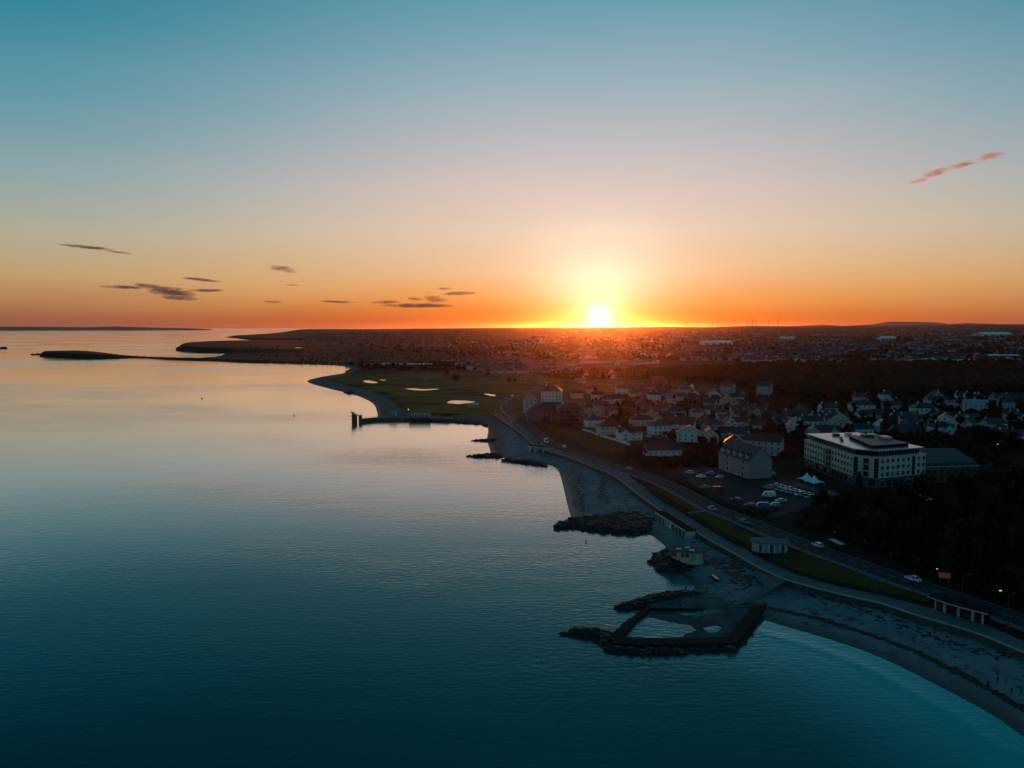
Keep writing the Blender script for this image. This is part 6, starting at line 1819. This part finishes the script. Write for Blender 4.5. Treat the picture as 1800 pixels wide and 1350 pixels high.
def paintslot(o, m):
    o.material_slots[0].link = 'OBJECT'; o.material_slots[0].material = m
def car(px, py, ang, kind, col, label, group, lit=False, z=None, name='parked_car', p=None):
    c = CARS[kind]
    if p is None: p = GT(px, py)
    z0 = max(p[2], 4.0) if z is None else z
    root = empty('parked_van' if kind == 'van' and name == 'parked_car' else name, (p[0], p[1], z0 + 0.02), R(ang)); tag(root, label, 'van' if kind == 'van' else 'car', group)
    b = inst('body', c['body'], root); paintslot(b, PAINT[col])
    w = inst('windows', c['windows'], root)
    if kind == 'van':
        w.name = 'cargo_box'; paintslot(w, PAINT[col])
        inst('windscreen', MB().add([(1.40, -0.80, 2.2), (1.40, 0.80, 2.2), (2.18, 0.88, 1.22), (2.18, -0.88, 1.22)], [(0, 3, 2, 1)]).mesh('windscreen', [M['glass']]), root, (0.03, 0, 0.03))
        for s in (-1, 1): MB().box(0.9, 1.7, s * 0.93 - 0.02, s * 0.93 + 0.02, 1.3, 1.9).build('side_window', M['glass'], root)
    r_ = inst('roof', c['roof'], root); paintslot(r_, PAINT[col])
    for sx_ in (-0.31, 0.30):
        for s in (-1, 1): inst('wheel', c['wheel'], root, (sx_ * c['L'], s * (c['W'] / 2 - 0.13), c['wr']))
    hh = 0.68 if kind != 'van' else 0.8
    for s in (-1, 1):
        q = inst('headlight', c['head'], root, (c['hx'] + 0.02, s * 0.56, hh - 0.05))
        t = inst('taillight', c['tail'], root, (c['tx'] - 0.05, s * 0.62, hh + 0.12))
        if lit:
            paintslot(q, M['head']); paintslot(t, M['tail'])
    return root
rowd = math.degrees(math.atan2(*(G(1432, 876, 4)[:2] - G(1362, 858, 4)[:2])[::-1]))
GP = 'cars parked in the hotel car park'
colrow = ['silver', 'white', 'grey', 'teal', 'white', 'silver', 'blue', 'white', 'grey', 'silver']
ordn = ['first', 'second', 'third', 'fourth', 'fifth', 'sixth', 'seventh', 'eighth', 'ninth', 'tenth']
for i in range(8):
    t = i / 7
    car(1366 + 58 * t, 855.5 + 16.5 * t, rowd + 90 + rng.uniform(-3, 3), ('hatch', 'saloon', 'hatch', 'suv', 'saloon', 'hatch', 'hatch', 'saloon')[i], colrow[i], '%s car from the left in the back row of the hotel car park, %s' % (ordn[i], colrow[i]), GP)
for i in range(7):
    t = i / 6
    car(1370 + 52 * t, 862.5 + 13.5 * t, rowd - 90 + rng.uniform(-3, 3), ('saloon', 'hatch', 'hatch', 'saloon', 'suv', 'hatch', 'saloon')[i], colrow[(i + 3) % 10], '%s car from the left in the front row of the hotel car park, %s' % (ordn[i], colrow[(i + 3) % 10]), GP)
for (px, py, ang, k, c, lab) in [
    (1351, 874, 172, 'van', 'white', 'white van standing left of the rows of parked cars'),
    (1350, 859.5, 160, 'suv', 'teal', 'teal car parked apart at the left of the back row'),
    (1372, 883, 176, 'saloon', 'silver', 'silver car alone in front of the parked rows'),
    (1361, 891, 170, 'suv', 'silver', 'silver off-roader at the near hedge of the car park'),
    (1339, 894, 178, 'van', 'blue', 'pale blue van at the near hedge of the car park'),
    (1317, 892, 150, 'suv', 'black', 'black car at the near hedge beside the blue van'),
    (1294, 882, 140, 'suv', 'black', 'black off-roader by the car park hedge, farther left'),
    (1263, 865, 10, 'van', 'red', 'dark red van by the left part of the car park'),
    (1240, 859, 12, 'saloon', 'grey', 'grey car left of the dark red van'),
    (1212, 833, 168, 'hatch', 'silver', 'silver car leftmost of four near the pale apartments'),
    (1232, 840, 175, 'saloon', 'white', 'white car, lower of four near the pale apartments'),
    (1248, 834, 165, 'hatch', 'teal', 'teal car, third of four near the pale apartments'),
    (1265, 841, 170, 'hatch', 'silver', 'silver car nearest the pale apartment front'),
    (1299, 836, -24, 'hatch', 'white', 'white car parked against the pale apartment front'),
    (1356, 836, 178, 'hatch', 'silver', 'silver car at the right of the blank gable end'),
    (1244, 797, 172, 'hatch', 'white', 'white car on the driveway left of the white apartment wing'),
    (1432, 876.5, 160, 'saloon', 'black', 'black car near the hotel terrace'),
    (1140, 769, 176, 'hatch', 'white', 'white car outside the white gabled house'),
    (1635, 884, 170, 'hatch', 'silver', 'silver car on the lane behind the park wood')]:
    car(px, py, ang, k, c, lab, 'parked cars elsewhere')
def road_car(px, off, kind, col, label, rev=False, lit=False):
    P = RW; x = az = 900 + F_PX * P[:, 0] / (P[:, 1] * CP + (CAM_H - 4) * SP)
    i = int(np.argmin(np.abs(x - px) + (0 if True else 0)))
    i = max(1, min(i, len(P) - 2))
    d = P[i + 1] - P[i - 1]; d /= np.hypot(*d)
    q = P[i] + np.array([d[1], -d[0]]) * off
    car(0, 0, math.degrees(math.atan2(d[1], d[0])) + (180 if rev else 0), kind, col, label, 'cars driving on the coast road', lit, zroad(*q) + 0.02, 'moving_car', np.array([q[0], q[1], 4.0]))
road_car(1598, 2.3, 'saloon', 'white', 'white saloon driving along the coast road above the promenade shelter')
road_car(1422, 2.3, 'hatch', 'white', 'white hatchback on the coast road level with the round pavilion')
road_car(1318, -2.3, 'saloon', 'grey', 'grey car on the coast road at the car park entrance', True)
road_car(1263, -2.3, 'saloon', 'silver', 'silver car on the coast road left of the car park entrance', True)
road_car(1099, 2.3, 'saloon', 'silver', 'silver car on the coast road above the middle beach')
road_car(985, 2.3, 'hatch', 'white', 'white car on the coast road beyond the town lawn')
road_car(967, -2.3, 'van', 'white', 'white van on the coast road below the balcony apartments', True)
road_car(966, 2.3, 'hatch', 'black', 'dark car beside the white van on the coast road')
road_car(915, -8.5, 'van', 'white', 'larger white van parked at the road bend')
road_car(906, -8.5, 'hatch', 'white', 'white car parked just behind the larger van at the road bend')
for i, (px, py, lab) in enumerate([(903, 658.5, 'car with red tail lamps, first in the far queue beyond the links'), (909, 661.5, 'car with red tail lamps, second in the far queue beyond the links'), (915, 663.5, 'car with red tail lamps, third in the far queue beyond the links'), (924, 667, 'car with white lamps on the far road beyond the links'), (961, 674, 'car on the far road nearest the apartments')]):
    p = GT(px, py); car(px, py, 100 if i < 3 else -80, 'saloon', 'silver', lab, 'cars on the far road', True, p[2] + 0.3, 'moving_car')
far_road = MB()
fr_pts = [GT(x, y) for x, y in [(962, 681), (945, 676), (925, 668), (910, 662), (900, 657), (893, 652), (889, 647)]]
for a, b in zip(fr_pts[:-1], fr_pts[1:]):
    far_road.beam((a[0], a[1], a[2] + 0.1), (b[0], b[1], b[2] + 0.1), 9.0, 0.4)
o = far_road.build('far_road', M['asphalt']); tag(o, kind='structure')

# ------------------------------------------------------------------ street lamps
def lamp_mesh(hh):
    return MB().tube((0, 0, -0.2), (0, 0, hh), 0.11, 0.07, 6).mesh('pole', [M['dark']]), MB().tube((0, 0, hh), (1.4, 0, hh + 0.25), 0.05, 0.04, 5).mesh('arm', [M['dark']])
POLE, ARM = lamp_mesh(8.5)
LH = MB().box(1.2, 2.0, -0.16, 0.16, 8.66, 8.84).mesh('lamp_head', [M['dark']])
LHL = MB().box(1.2, 2.0, -0.2, 0.2, 8.6, 8.84).mesh('lamp_head', [M['lamp_on']])
def street_lamp(px, py, label, lit=False, ang=None, s=1.0):
    p = GT(px, py)
    i = int(np.argmin(((RW - p[:2]) ** 2).sum(1))); to = RW[i] - p[:2]
    root = empty('street_lamp', (p[0], p[1], p[2]), math.atan2(to[1], to[0]) if ang is None else ang); root.scale = (s, s, s); tag(root, label, 'street lamp', 'street lamps of the seafront')
    inst('pole', POLE, root); inst('arm', ARM, root); inst('lamp_head', LHL if lit else LH, root)
for px, py, lab in [(1409, 971, 'tall dark street lamp beside the verge left of the white hatchback'), (1557, 1030, 'tall dark street lamp left of the white saloon'), (1209, 884, 'street lamp on the verge above the long shelter'), (1287, 918, 'street lamp near the car park entrance'),
                    (1138, 853, 'street lamp at the tip of the upper verge'), (1079, 823, 'street lamp above the middle beach'), (1342, 884, 'dark lamp post inside the car park'), (1003, 790, 'street lamp where the promenade passes the short white shelter'), (938, 772, 'street lamp by the inner bend of the promenade'), (1771, 1109, 'street lamp at the right end of the promenade')]:
    street_lamp(px, py, lab)
street_lamp(1649, 1029, 'lit amber street lamp beside the message board', True, s=0.55)
street_lamp(1748, 1080, 'lit amber street lamp beyond the right end of the promenade shelter', True, s=0.7)
street_lamp(1756, 806, 'lit amber street lamp among the trees at far right', True, s=0.9)
p = GT(1496, 903); root = empty('garden_floodlight', tuple(p)); tag(root, 'pair of small white floodlights in the trees below the hotel', 'floodlight')
MB().tube((0, 0, 0), (0, 0, 5), 0.08).build('pole', M['dark'], root)
for s in (-0.6, 0.6): MB().ball((s, 0, 5.1), 0.22).build('lamp_head', M['lamp_white'], root)
for i, (px, py) in enumerate([(1250, 906), (1330, 938), (1370, 948), (1460, 986), (1510, 1004), (1605, 1042), (1690, 1070), (1110, 838), (1045, 815), (975, 783)]):
    street_lamp(px, py, '%s plain lamp post along the coast road, counted from the car park' % ordn[i])
# benches facing the sea
BSE = MB().box(-0.9, 0.9, -0.22, 0.22, 0.42, 0.48).mesh('seat', [M['bark']]); BBK = MB().box(-0.9, 0.9, 0.18, 0.24, 0.55, 0.95).mesh('backrest', [M['bark']]); BLG = MB().box(-0.05, 0.05, -0.2, 0.22, 0, 0.45).mesh('leg', [M['dark']])
QH = resample(HI, 300); QL = resample(LO, 300)
for i in range(10):
    k = 60 + i * 22; q = QH[k] * 0.86 + QL[k] * 0.14; d = QH[k + 1] - QH[k - 1]
    root = empty('park_bench', (q[0], q[1], 4.02), math.atan2(d[1], d[0]) + math.pi); tag(root, '%s wooden bench along the back of the promenade, counted from the right' % ordn[i], 'bench', 'promenade benches')
    inst('seat', BSE, root); inst('backrest', BBK, root); inst('leg', BLG, root, (-0.7, 0, 0)); inst('leg', BLG, root, (0.7, 0, 0))
# globe lamps along the bend
GLP = MB().tube((0, 0, -0.2), (0, 0, 5.2), 0.09, 0.07, 6).mesh('pole', [M['dark']]); GLH = MB().ball((0, 0, 5.5), 0.42, 0, 8, 6).mesh('lamp_globe', [M['frame']])
for i, (px, py) in enumerate([(883, 736), (891, 722), (900, 716), (913, 712), (870, 735), (906, 748)]):
    p = GT(px, py); root = empty('globe_lamp', tuple(p)); tag(root, '%s white globe lamp at the road bend, counted from the water' % ordn[[1, 2, 3, 4, 0, 5][i]], 'lamp', 'globe lamps at the road bend')
    inst('pole', GLP, root); inst('lamp_globe', GLH, root)

# ------------------------------------------------------------------ people
def body_mesh(name, pose):
    """one continuous skinned figure, 1.72 m"""
    J = {'pelvis': (0, 0, 0.95), 'waist': (0, 0.01, 1.10), 'chest': (0, 0.0, 1.34), 'neck': (0, 0, 1.48), 'head': (0, 0.02, 1.60), 'crown': (0, 0.0, 1.70)}
    sw = pose.get('stride', 0.0); ar = pose.get('arm', 0.0)
    for s, n_ in ((-1, 'l'), (1, 'r')):
        k = s * sw
        J['hip' + n_] = (s * 0.10, 0, 0.90); J['knee' + n_] = (s * 0.11, 0.18 * k + 0.04 * abs(sw), 0.50); J['ank' + n_] = (s * 0.11, 0.34 * k - 0.06 * abs(sw), 0.09); J['toe' + n_] = (s * 0.12, 0.34 * k + 0.14, 0.04)
        J['sho' + n_] = (s * 0.19, 0, 1.40); J['elb' + n_] = (s * 0.25, -0.16 * k - 0.02 + ar * 0.1, 1.13); J['wri' + n_] = (s * 0.25, -0.24 * k + 0.10 + ar * 0.2, 0.90 + ar * 0.25); J['han' + n_] = (s * 0.25, -0.25 * k + 0.13 + ar * 0.25, 0.80 + ar * 0.3)
    RD = {'pelvis': 0.155, 'waist': 0.135, 'chest': 0.16, 'neck': 0.06, 'head': 0.095, 'crown': 0.07, 'hip': 0.10, 'knee': 0.065, 'ank': 0.045, 'toe': 0.04, 'sho': 0.07, 'elb': 0.048, 'wri': 0.034, 'han': 0.036}
    names = list(J); ix = {n_: i for i, n_ in enumerate(names)}
    E = [('pelvis', 'waist'), ('waist', 'chest'), ('chest', 'neck'), ('neck', 'head'), ('head', 'crown')]
    for n_ in 'lr': E += [('pelvis', 'hip' + n_), ('hip' + n_, 'knee' + n_), ('knee' + n_, 'ank' + n_), ('ank' + n_, 'toe' + n_), ('chest', 'sho' + n_), ('sho' + n_, 'elb' + n_), ('elb' + n_, 'wri' + n_), ('wri' + n_, 'han' + n_)]
    me = bpy.data.meshes.new(name); me.from_pydata([J[n_] for n_ in names], [(ix[a], ix[b]) for a, b in E], [])
    o = bpy.data.objects.new(name, me); COL.objects.link(o)
    md = o.modifiers.new('skin', 'SKIN')
    if not me.skin_vertices: pass
    for i, n_ in enumerate(names):
        k = n_ if n_ in RD else n_[:-1]
        me.skin_vertices[0].data[i].radius = (RD[k], RD[k]); me.skin_vertices[0].data[i].use_root = (n_ == 'pelvis')
    o.modifiers.new('sub', 'SUBSURF').levels = 1
    dg = bpy.context.evaluated_depsgraph_get(); dg.update()
    out = bpy.data.meshes.new_from_object(o.evaluated_get(dg))
    bpy.data.objects.remove(o)
    out.name = 'person'
    out.materials.clear()
    for m in (CLOTH[0], CLOTH[1], M['skin'], M['hair']): out.materials.append(m)
    for p in out.polygons:
        z = p.center.z; x = abs(p.center.x); y = p.center.y
        if z > 1.62 or (z > 1.52 and y < -0.02): mi = 3
        elif z > 1.49: mi = 2
        elif z > 0.92 and not (x > 0.21 and z < 0.95): mi = 0
        elif x > 0.20 and z > 0.6: mi = 2
        elif z < 0.10: mi = 3
        else: mi = 1
        p.material_index = mi; p.use_smooth = True
    return out
BODY = [body_mesh('person', dict(stride=0.9)), body_mesh('person', dict(stride=-0.8)), body_mesh('person', dict(stride=0.15)), body_mesh('person', dict(stride=0.5, arm=1.0))]
def person(p, ang, label, group, b=None, top=None, legs=None, z=None):
    o = inst('person', BODY[rng.randrange(4) if b is None else b], None, (p[0], p[1], p[2] if z is None else z), ang, (rng.uniform(0.98, 1.06),) * 3)
    for i, m in ((0, top or CLOTH[rng.choice((0, 1, 1, 2, 3, 4, 5))]), (1, legs or CLOTH[rng.choice((0, 1, 1, 2))])):
        o.material_slots[i].link = 'OBJECT'; o.material_slots[i].material = m
    tag(o, label, 'person', group)
    return o
for px, py, top, lab in [(1427, 1025, 1, 'person in dark clothes walking alone on the promenade below the round pavilion'), (1350, 1022, 1, 'person standing on the concrete landing above the beach ramp'), (1538, 1051, 0, 'person in dark coat walking on the promenade by the long lower hedge'),
                         (1738, 1110, 1, 'person in black right of the promenade shelter'), (1205, 1040, 1, 'person standing on the rocks at the far side of the tidal pool'), (1243, 1042, 2, 'person on the sand behind the tidal pool'), (1196, 1071, 1, 'person on the cross wall of the tidal pool'),
                         (1178, 928, 0, 'person at the yellow front of the long shelter'), (1227, 938, 5, 'person in blue walking on the promenade above the long shelter'), (1300, 965, 2, 'person at the promenade edge left of the round pavilion'),
                         (1642, 1118, 3, 'person in dark red on the sand below the promenade shelter'), (1717, 1208, 1, 'person nearest the water in the group on the near beach'), (1736, 1210, 0, 'person beside the one nearest the water on the near beach'),
                         (1753, 1201, 1, 'person at the back left of the near beach group'), (1768, 1200, 2, 'person at the back right of the near beach group'), (1778, 1222, 1, 'person at the front right of the near beach group'), (1795, 1222, 0, 'person at the right edge of the near beach'),
                         (1063, 862, 1, 'person alone on the sand of the middle beach'), (1132, 862, 6, 'person in white by the tip of the upper verge'), (1103, 850, 7, 'person in yellow on the promenade above the middle beach')]:
    person(GT(px, py), rng.uniform(0, 6.28), lab, 'people out on the seafront', top=CLOTH[top], z=(4.02 if inside(np.vstack([LO, HI[::-1]]), np.array([GT(px, py)[0]]), np.array([GT(px, py)[1]]))[0] else None))
PL = resample(LO, 400); PH = resample(HI, 400)
for i in range(46):
    t = rng.choice((rng.uniform(0.32, 0.95), rng.uniform(0.5, 0.98)))
    k = int(t * 399); f = rng.uniform(0.15, 0.85)
    q = PL[k] * (1 - f) + PH[k] * f
    d = PL[min(k + 1, 399)] - PL[max(k - 1, 0)]
    a = math.atan2(d[1], d[0]) - math.pi / 2 + (math.pi if rng.random() < 0.5 else 0)
    sec = 'towards the far bend' if t > 0.72 else 'above the middle beach'
    person((q[0], q[1], 4.02), a, 'person strolling among others on the promenade ' + sec, 'strollers ' + sec)
for i in range(16):
    px = rng.uniform(690, 760); p = G(px, 731.5 + rng.uniform(-0.5, 1.2), 2.72); person(p, rng.uniform(0, 6.28), 'one of the bathers gathered on the pier near the shore', 'bathers on the pier')
pt2 = G(624, 741, 0)
person((pt2[0] - 2.6, pt2[1], 7.5), 1.2, 'person standing on top of the diving tower', 'people on the diving tower', b=2); person((pt2[0] + 4.2, pt2[1], 4.95), -0.6, 'person on the bridge behind the diving tower', 'people on the diving tower', b=2)
# bathers in the water: upright figures up to the chest
def swimmer(px, py, label, sink=1.25):
    p = G(px, py, 0); person((p[0], p[1], -sink), rng.uniform(0, 6.28), label, 'bathers in the sea', b=2, top=M['skin'], legs=CLOTH[1])
swimmer(1030, 953, 'bather standing chest-deep off the boulder breakwater, upper of two', 0.85)
swimmer(1022, 968, 'bather up to the neck off the boulder breakwater, lower of two', 1.15)
swimmer(950, 1163, 'lone swimmer in the open water left of the tidal pool', 1.2)
swimmer(598, 763, 'swimmer leaving a ripple near the diving tower', 1.25)
# paddle boarder and a small buoy
p = G(517, 731, 0); root = empty('paddle_board', tuple(p), R(60)); tag(root, 'small dark paddle board far out on the calm water', 'paddle board')
mb = MB(); xs_ = np.linspace(-1.7, 1.7, 13); pr = [(x, 0.42 * math.sqrt(max(0, 1 - (x / 1.72) ** 2))) for x in xs_]
mb.prism([(x, -y) for x, y in pr] + [(x, y) for x, y in pr[::-1]], 0.0, 0.14).build('board', CLOTH[4], root)
MB().box(-1.5, -1.2, -0.02, 0.02, -0.25, 0.0).build('fin', M['dark'], root)
person((p[0], p[1], 0.14), 1.0, 'person standing on the paddle board far out on the water', 'bathers in the sea', b=2, top=CLOTH[1])
p = G(355, 701, 0); root = empty('mooring_buoy', tuple(p)); tag(root, 'small dark buoy alone on the calm sea at left', 'buoy')
MB().ball((0, 0, 0.3), 0.75, 0, 10, 6).build('float', M['red'], root); MB().tube((0, 0, 0.9), (0, 0, 2.0), 0.07).build('top_mark', M['dark'], root)

# ------------------------------------------------------------------ clouds
def cloud(name, lobes, D, dens, col, label, seed, aniso=0.0):
    """lobes: (px, py, half width px, half height px, tilt rows per column); one lumpy hull filled with thin vapour"""
    cx = np.mean([l[0] for l in lobes]); cy = np.mean([l[1] for l in lobes])
    a = (cx - 900) / F_PX
    yy = D / math.hypot(1, a); c0 = np.array([a * yy, yy, CAM_H + yy * (HOR_Y - cy) / F_PX])
    k = yy / F_PX
    right = np.array([yy / D, -a * yy / D, 0]); deep = np.array([a * yy / D, yy / D, 0])
    m = bpy.data.materials.new('cloud_vapour'); m.use_nodes = True
    nt = m.node_tree; nt.nodes.clear()
    tcn = nd(nt, 'ShaderNodeTexCoord'); ou = nd(nt, 'ShaderNodeOutputMaterial'); pvn = nd(nt, 'ShaderNodeVolumePrincipled')
    total = None
    root = empty(name, tuple(c0)); tag(root, label, 'cloud')
    V = []; F = []; b = 0
    loc_l = []
    rnd = random.Random(seed)
    for (px, py, hw, hh, tilt) in lobes:
        cz_ = yy / D; lx = (px - cx) * k * cz_; lz = (cy - py) * k; rx = hw * k * cz_; rz_ = hh * k; ry = rx * 0.45
        loc_l.append((lx, lz, rx, ry, rz_, tilt))
        for j in range(0, 9):
            t = math.pi * j / 8
            for i in range(16):
                u_ = 2 * math.pi * i / 16
                X = math.cos(t) * 1.05; Y = math.sin(t) * math.cos(u_) * 1.05; Z = math.sin(t) * math.sin(u_) * 1.05
                lz2 = Z * rz_ - X * rx * tilt
                V.append(right * (lx + X * rx) + deep * (Y * ry) + np.array([0, 0, lz + lz2]))
        for j in range(8):
            for i in range(16):
                F.append((b + (j + 1) * 16 + i, b + (j + 1) * 16 + (i + 1) % 16, b + j * 16 + (i + 1) % 16, b + j * 16 + i))
        b += 9 * 16
    # vapour thins out from each lobe's middle and is torn by noise
    def vdot(vec):
        n_ = nd(nt, 'ShaderNodeVectorMath', operation='DOT_PRODUCT'); nt.links.new(tcn.outputs['Object'], n_.inputs[0]); n_.inputs[1].default_value = tuple(vec); return n_.outputs['Value']
    ox, oy, oz = vdot(right), vdot(deep), vdot((0, 0, 1))
    field = None
    for (lx, lz, rx, ry, rz_, tilt) in loc_l:
        X = nmath(nt, 'DIVIDE', nmath(nt, 'SUBTRACT', ox, lx), rx)
        Y = nmath(nt, 'DIVIDE', oy, ry)
        Z = nmath(nt, 'DIVIDE', nmath(nt, 'ADD', nmath(nt, 'SUBTRACT', oz, lz), nmath(nt, 'MULTIPLY', X, rx * tilt)), rz_)
        r2 = nmath(nt, 'ADD', nmath(nt, 'ADD', nmath(nt, 'MULTIPLY', X, X), nmath(nt, 'MULTIPLY', Y, Y)), nmath(nt, 'MULTIPLY', Z, Z))
        f_ = nmath(nt, 'SUBTRACT', 1.0, r2)
        field = f_ if field is None else nmath(nt, 'MAXIMUM', field, f_)
    cmb = nd(nt, 'ShaderNodeCombineXYZ')
    for i_, (o_, sc_) in enumerate(((ox, 1.0), (oy, 1.0), (oz, 4.0))): nt.links.new(nmath(nt, 'MULTIPLY', o_, sc_ / (15 * k)), cmb.inputs[i_])
    nz_ = nd(nt, 'ShaderNodeTexNoise'); nz_.inputs['Scale'].default_value = 1.0; nz_.inputs['Detail'].default_value = 5; nt.links.new(cmb.outputs[0], nz_.inputs['Vector'])
    dn = nmath(nt, 'SUBTRACT', nmath(nt, 'ADD', field, 1.06), nmath(nt, 'MULTIPLY', nz_.outputs['Fac'], 2.3))
    dn = nmath(nt, 'MULTIPLY', nmath(nt, 'MAXIMUM', dn, 0.0), dens * 0.5)
    nt.links.new(dn, pvn.inputs['Density']); pvn.inputs['Color'].default_value = (*col, 1); pvn.inputs['Anisotropy'].default_value = aniso
    nt.links.new(pvn.outputs[0], ou.inputs['Volume'])
    m.volume_intersection_method = getattr(m, 'volume_intersection_method', 'FAST')
    o = fast_mesh('vapour', np.array(V), np.array(F), [m]); o.parent = root
PUR = (0.42, 0.34, 0.46)
CD = 72000.0
cloud('cloud', [(165, 438, 55, 3.0, 0.06), (215, 444, 30, 2.0, 0.08)], CD, 0.004, PUR, 'thin dark streak of cloud, highest of the clouds at left', 1)
cloud('cloud', [(225, 507, 46, 3.5, 0.03), (270, 505, 42, 5.0, 0.10), (305, 514, 50, 10, 0.10), (320, 524, 42, 4.5, 0.04), (365, 510, 40, 3.5, -0.02)], CD, 0.004, PUR, 'largest grey-purple cloud low over the sea at left', 2)
cloud('cloud', [(358, 492.5, 42, 3.2, 0.08)], CD, 0.004, PUR, 'thin cloud sliver just above the largest cloud at left', 3)
cloud('cloud', [(500, 474, 28, 7, 0.12), (512, 478, 16, 4, 0.05)], CD, 0.003, (0.62, 0.46, 0.48), 'small ragged pinkish cloud alone left of the middle', 4)
cloud('cloud', [(482, 531, 20, 2.8, 0.0)], CD, 0.004, (0.5, 0.36, 0.42), 'tiny cloud sliver below the ragged pinkish cloud', 5)
cloud('cloud', [(595, 531, 36, 2.6, 0.02)], CD, 0.004, (0.5, 0.34, 0.38), 'flat thin cloud bar left of the clustered clouds', 6)
cloud('cloud', [(680, 532, 30, 3.4, -0.02), (740, 537.5, 70, 4.2, 0.0), (765, 526, 24, 7.5, 0.08), (732, 526, 22, 3.2, 0.1), (808, 516, 34, 4, -0.02), (782, 508, 16, 3, 0)], CD, 0.0035, (0.55, 0.36, 0.36), 'cluster of red-brown clouds left of the setting sun', 7)
cloud('cloud', [(517, 502, 18, 1.8, 0.0)], CD, 0.003, (0.6, 0.42, 0.44), 'faint sliver of cloud under the ragged pinkish cloud', 8)
cloud('cloud', [(1602, 318, 20, 5, -0.2), (1632, 307, 32, 8, -0.22), (1676, 298, 32, 6, -0.18), (1722, 288, 30, 7, -0.16)], CD, 0.0034, (1.0, 0.66, 0.55), 'lone pink cloud streak high at the right', 9, 0.35)

# ------------------------------------------------------------------ air
m_haze = bpy.data.materials.new('haze_air'); m_haze.use_nodes = True
nt = m_haze.node_tree; nt.nodes.clear()
pv = nd(nt, 'ShaderNodeVolumePrincipled'); pv.inputs['Density'].default_value = 0.62e-5; pv.inputs['Anisotropy'].default_value = 0.92
pv.inputs['Color'].default_value = (0.95, 0.82, 0.92, 1)
ho = nd(nt, 'ShaderNodeOutputMaterial'); nt.links.new(pv.outputs[0], ho.inputs['Volume'])
try:
    m_haze.cycles.volume_sampling = 'DISTANCE'
    m_haze.cycles.homogeneous_volume = True
except Exception:
    pass
hz = MB().box(-66000, 66000, -66000, 66000, -6, 262).build('haze', m_haze)
tag(hz, kind='stuff')
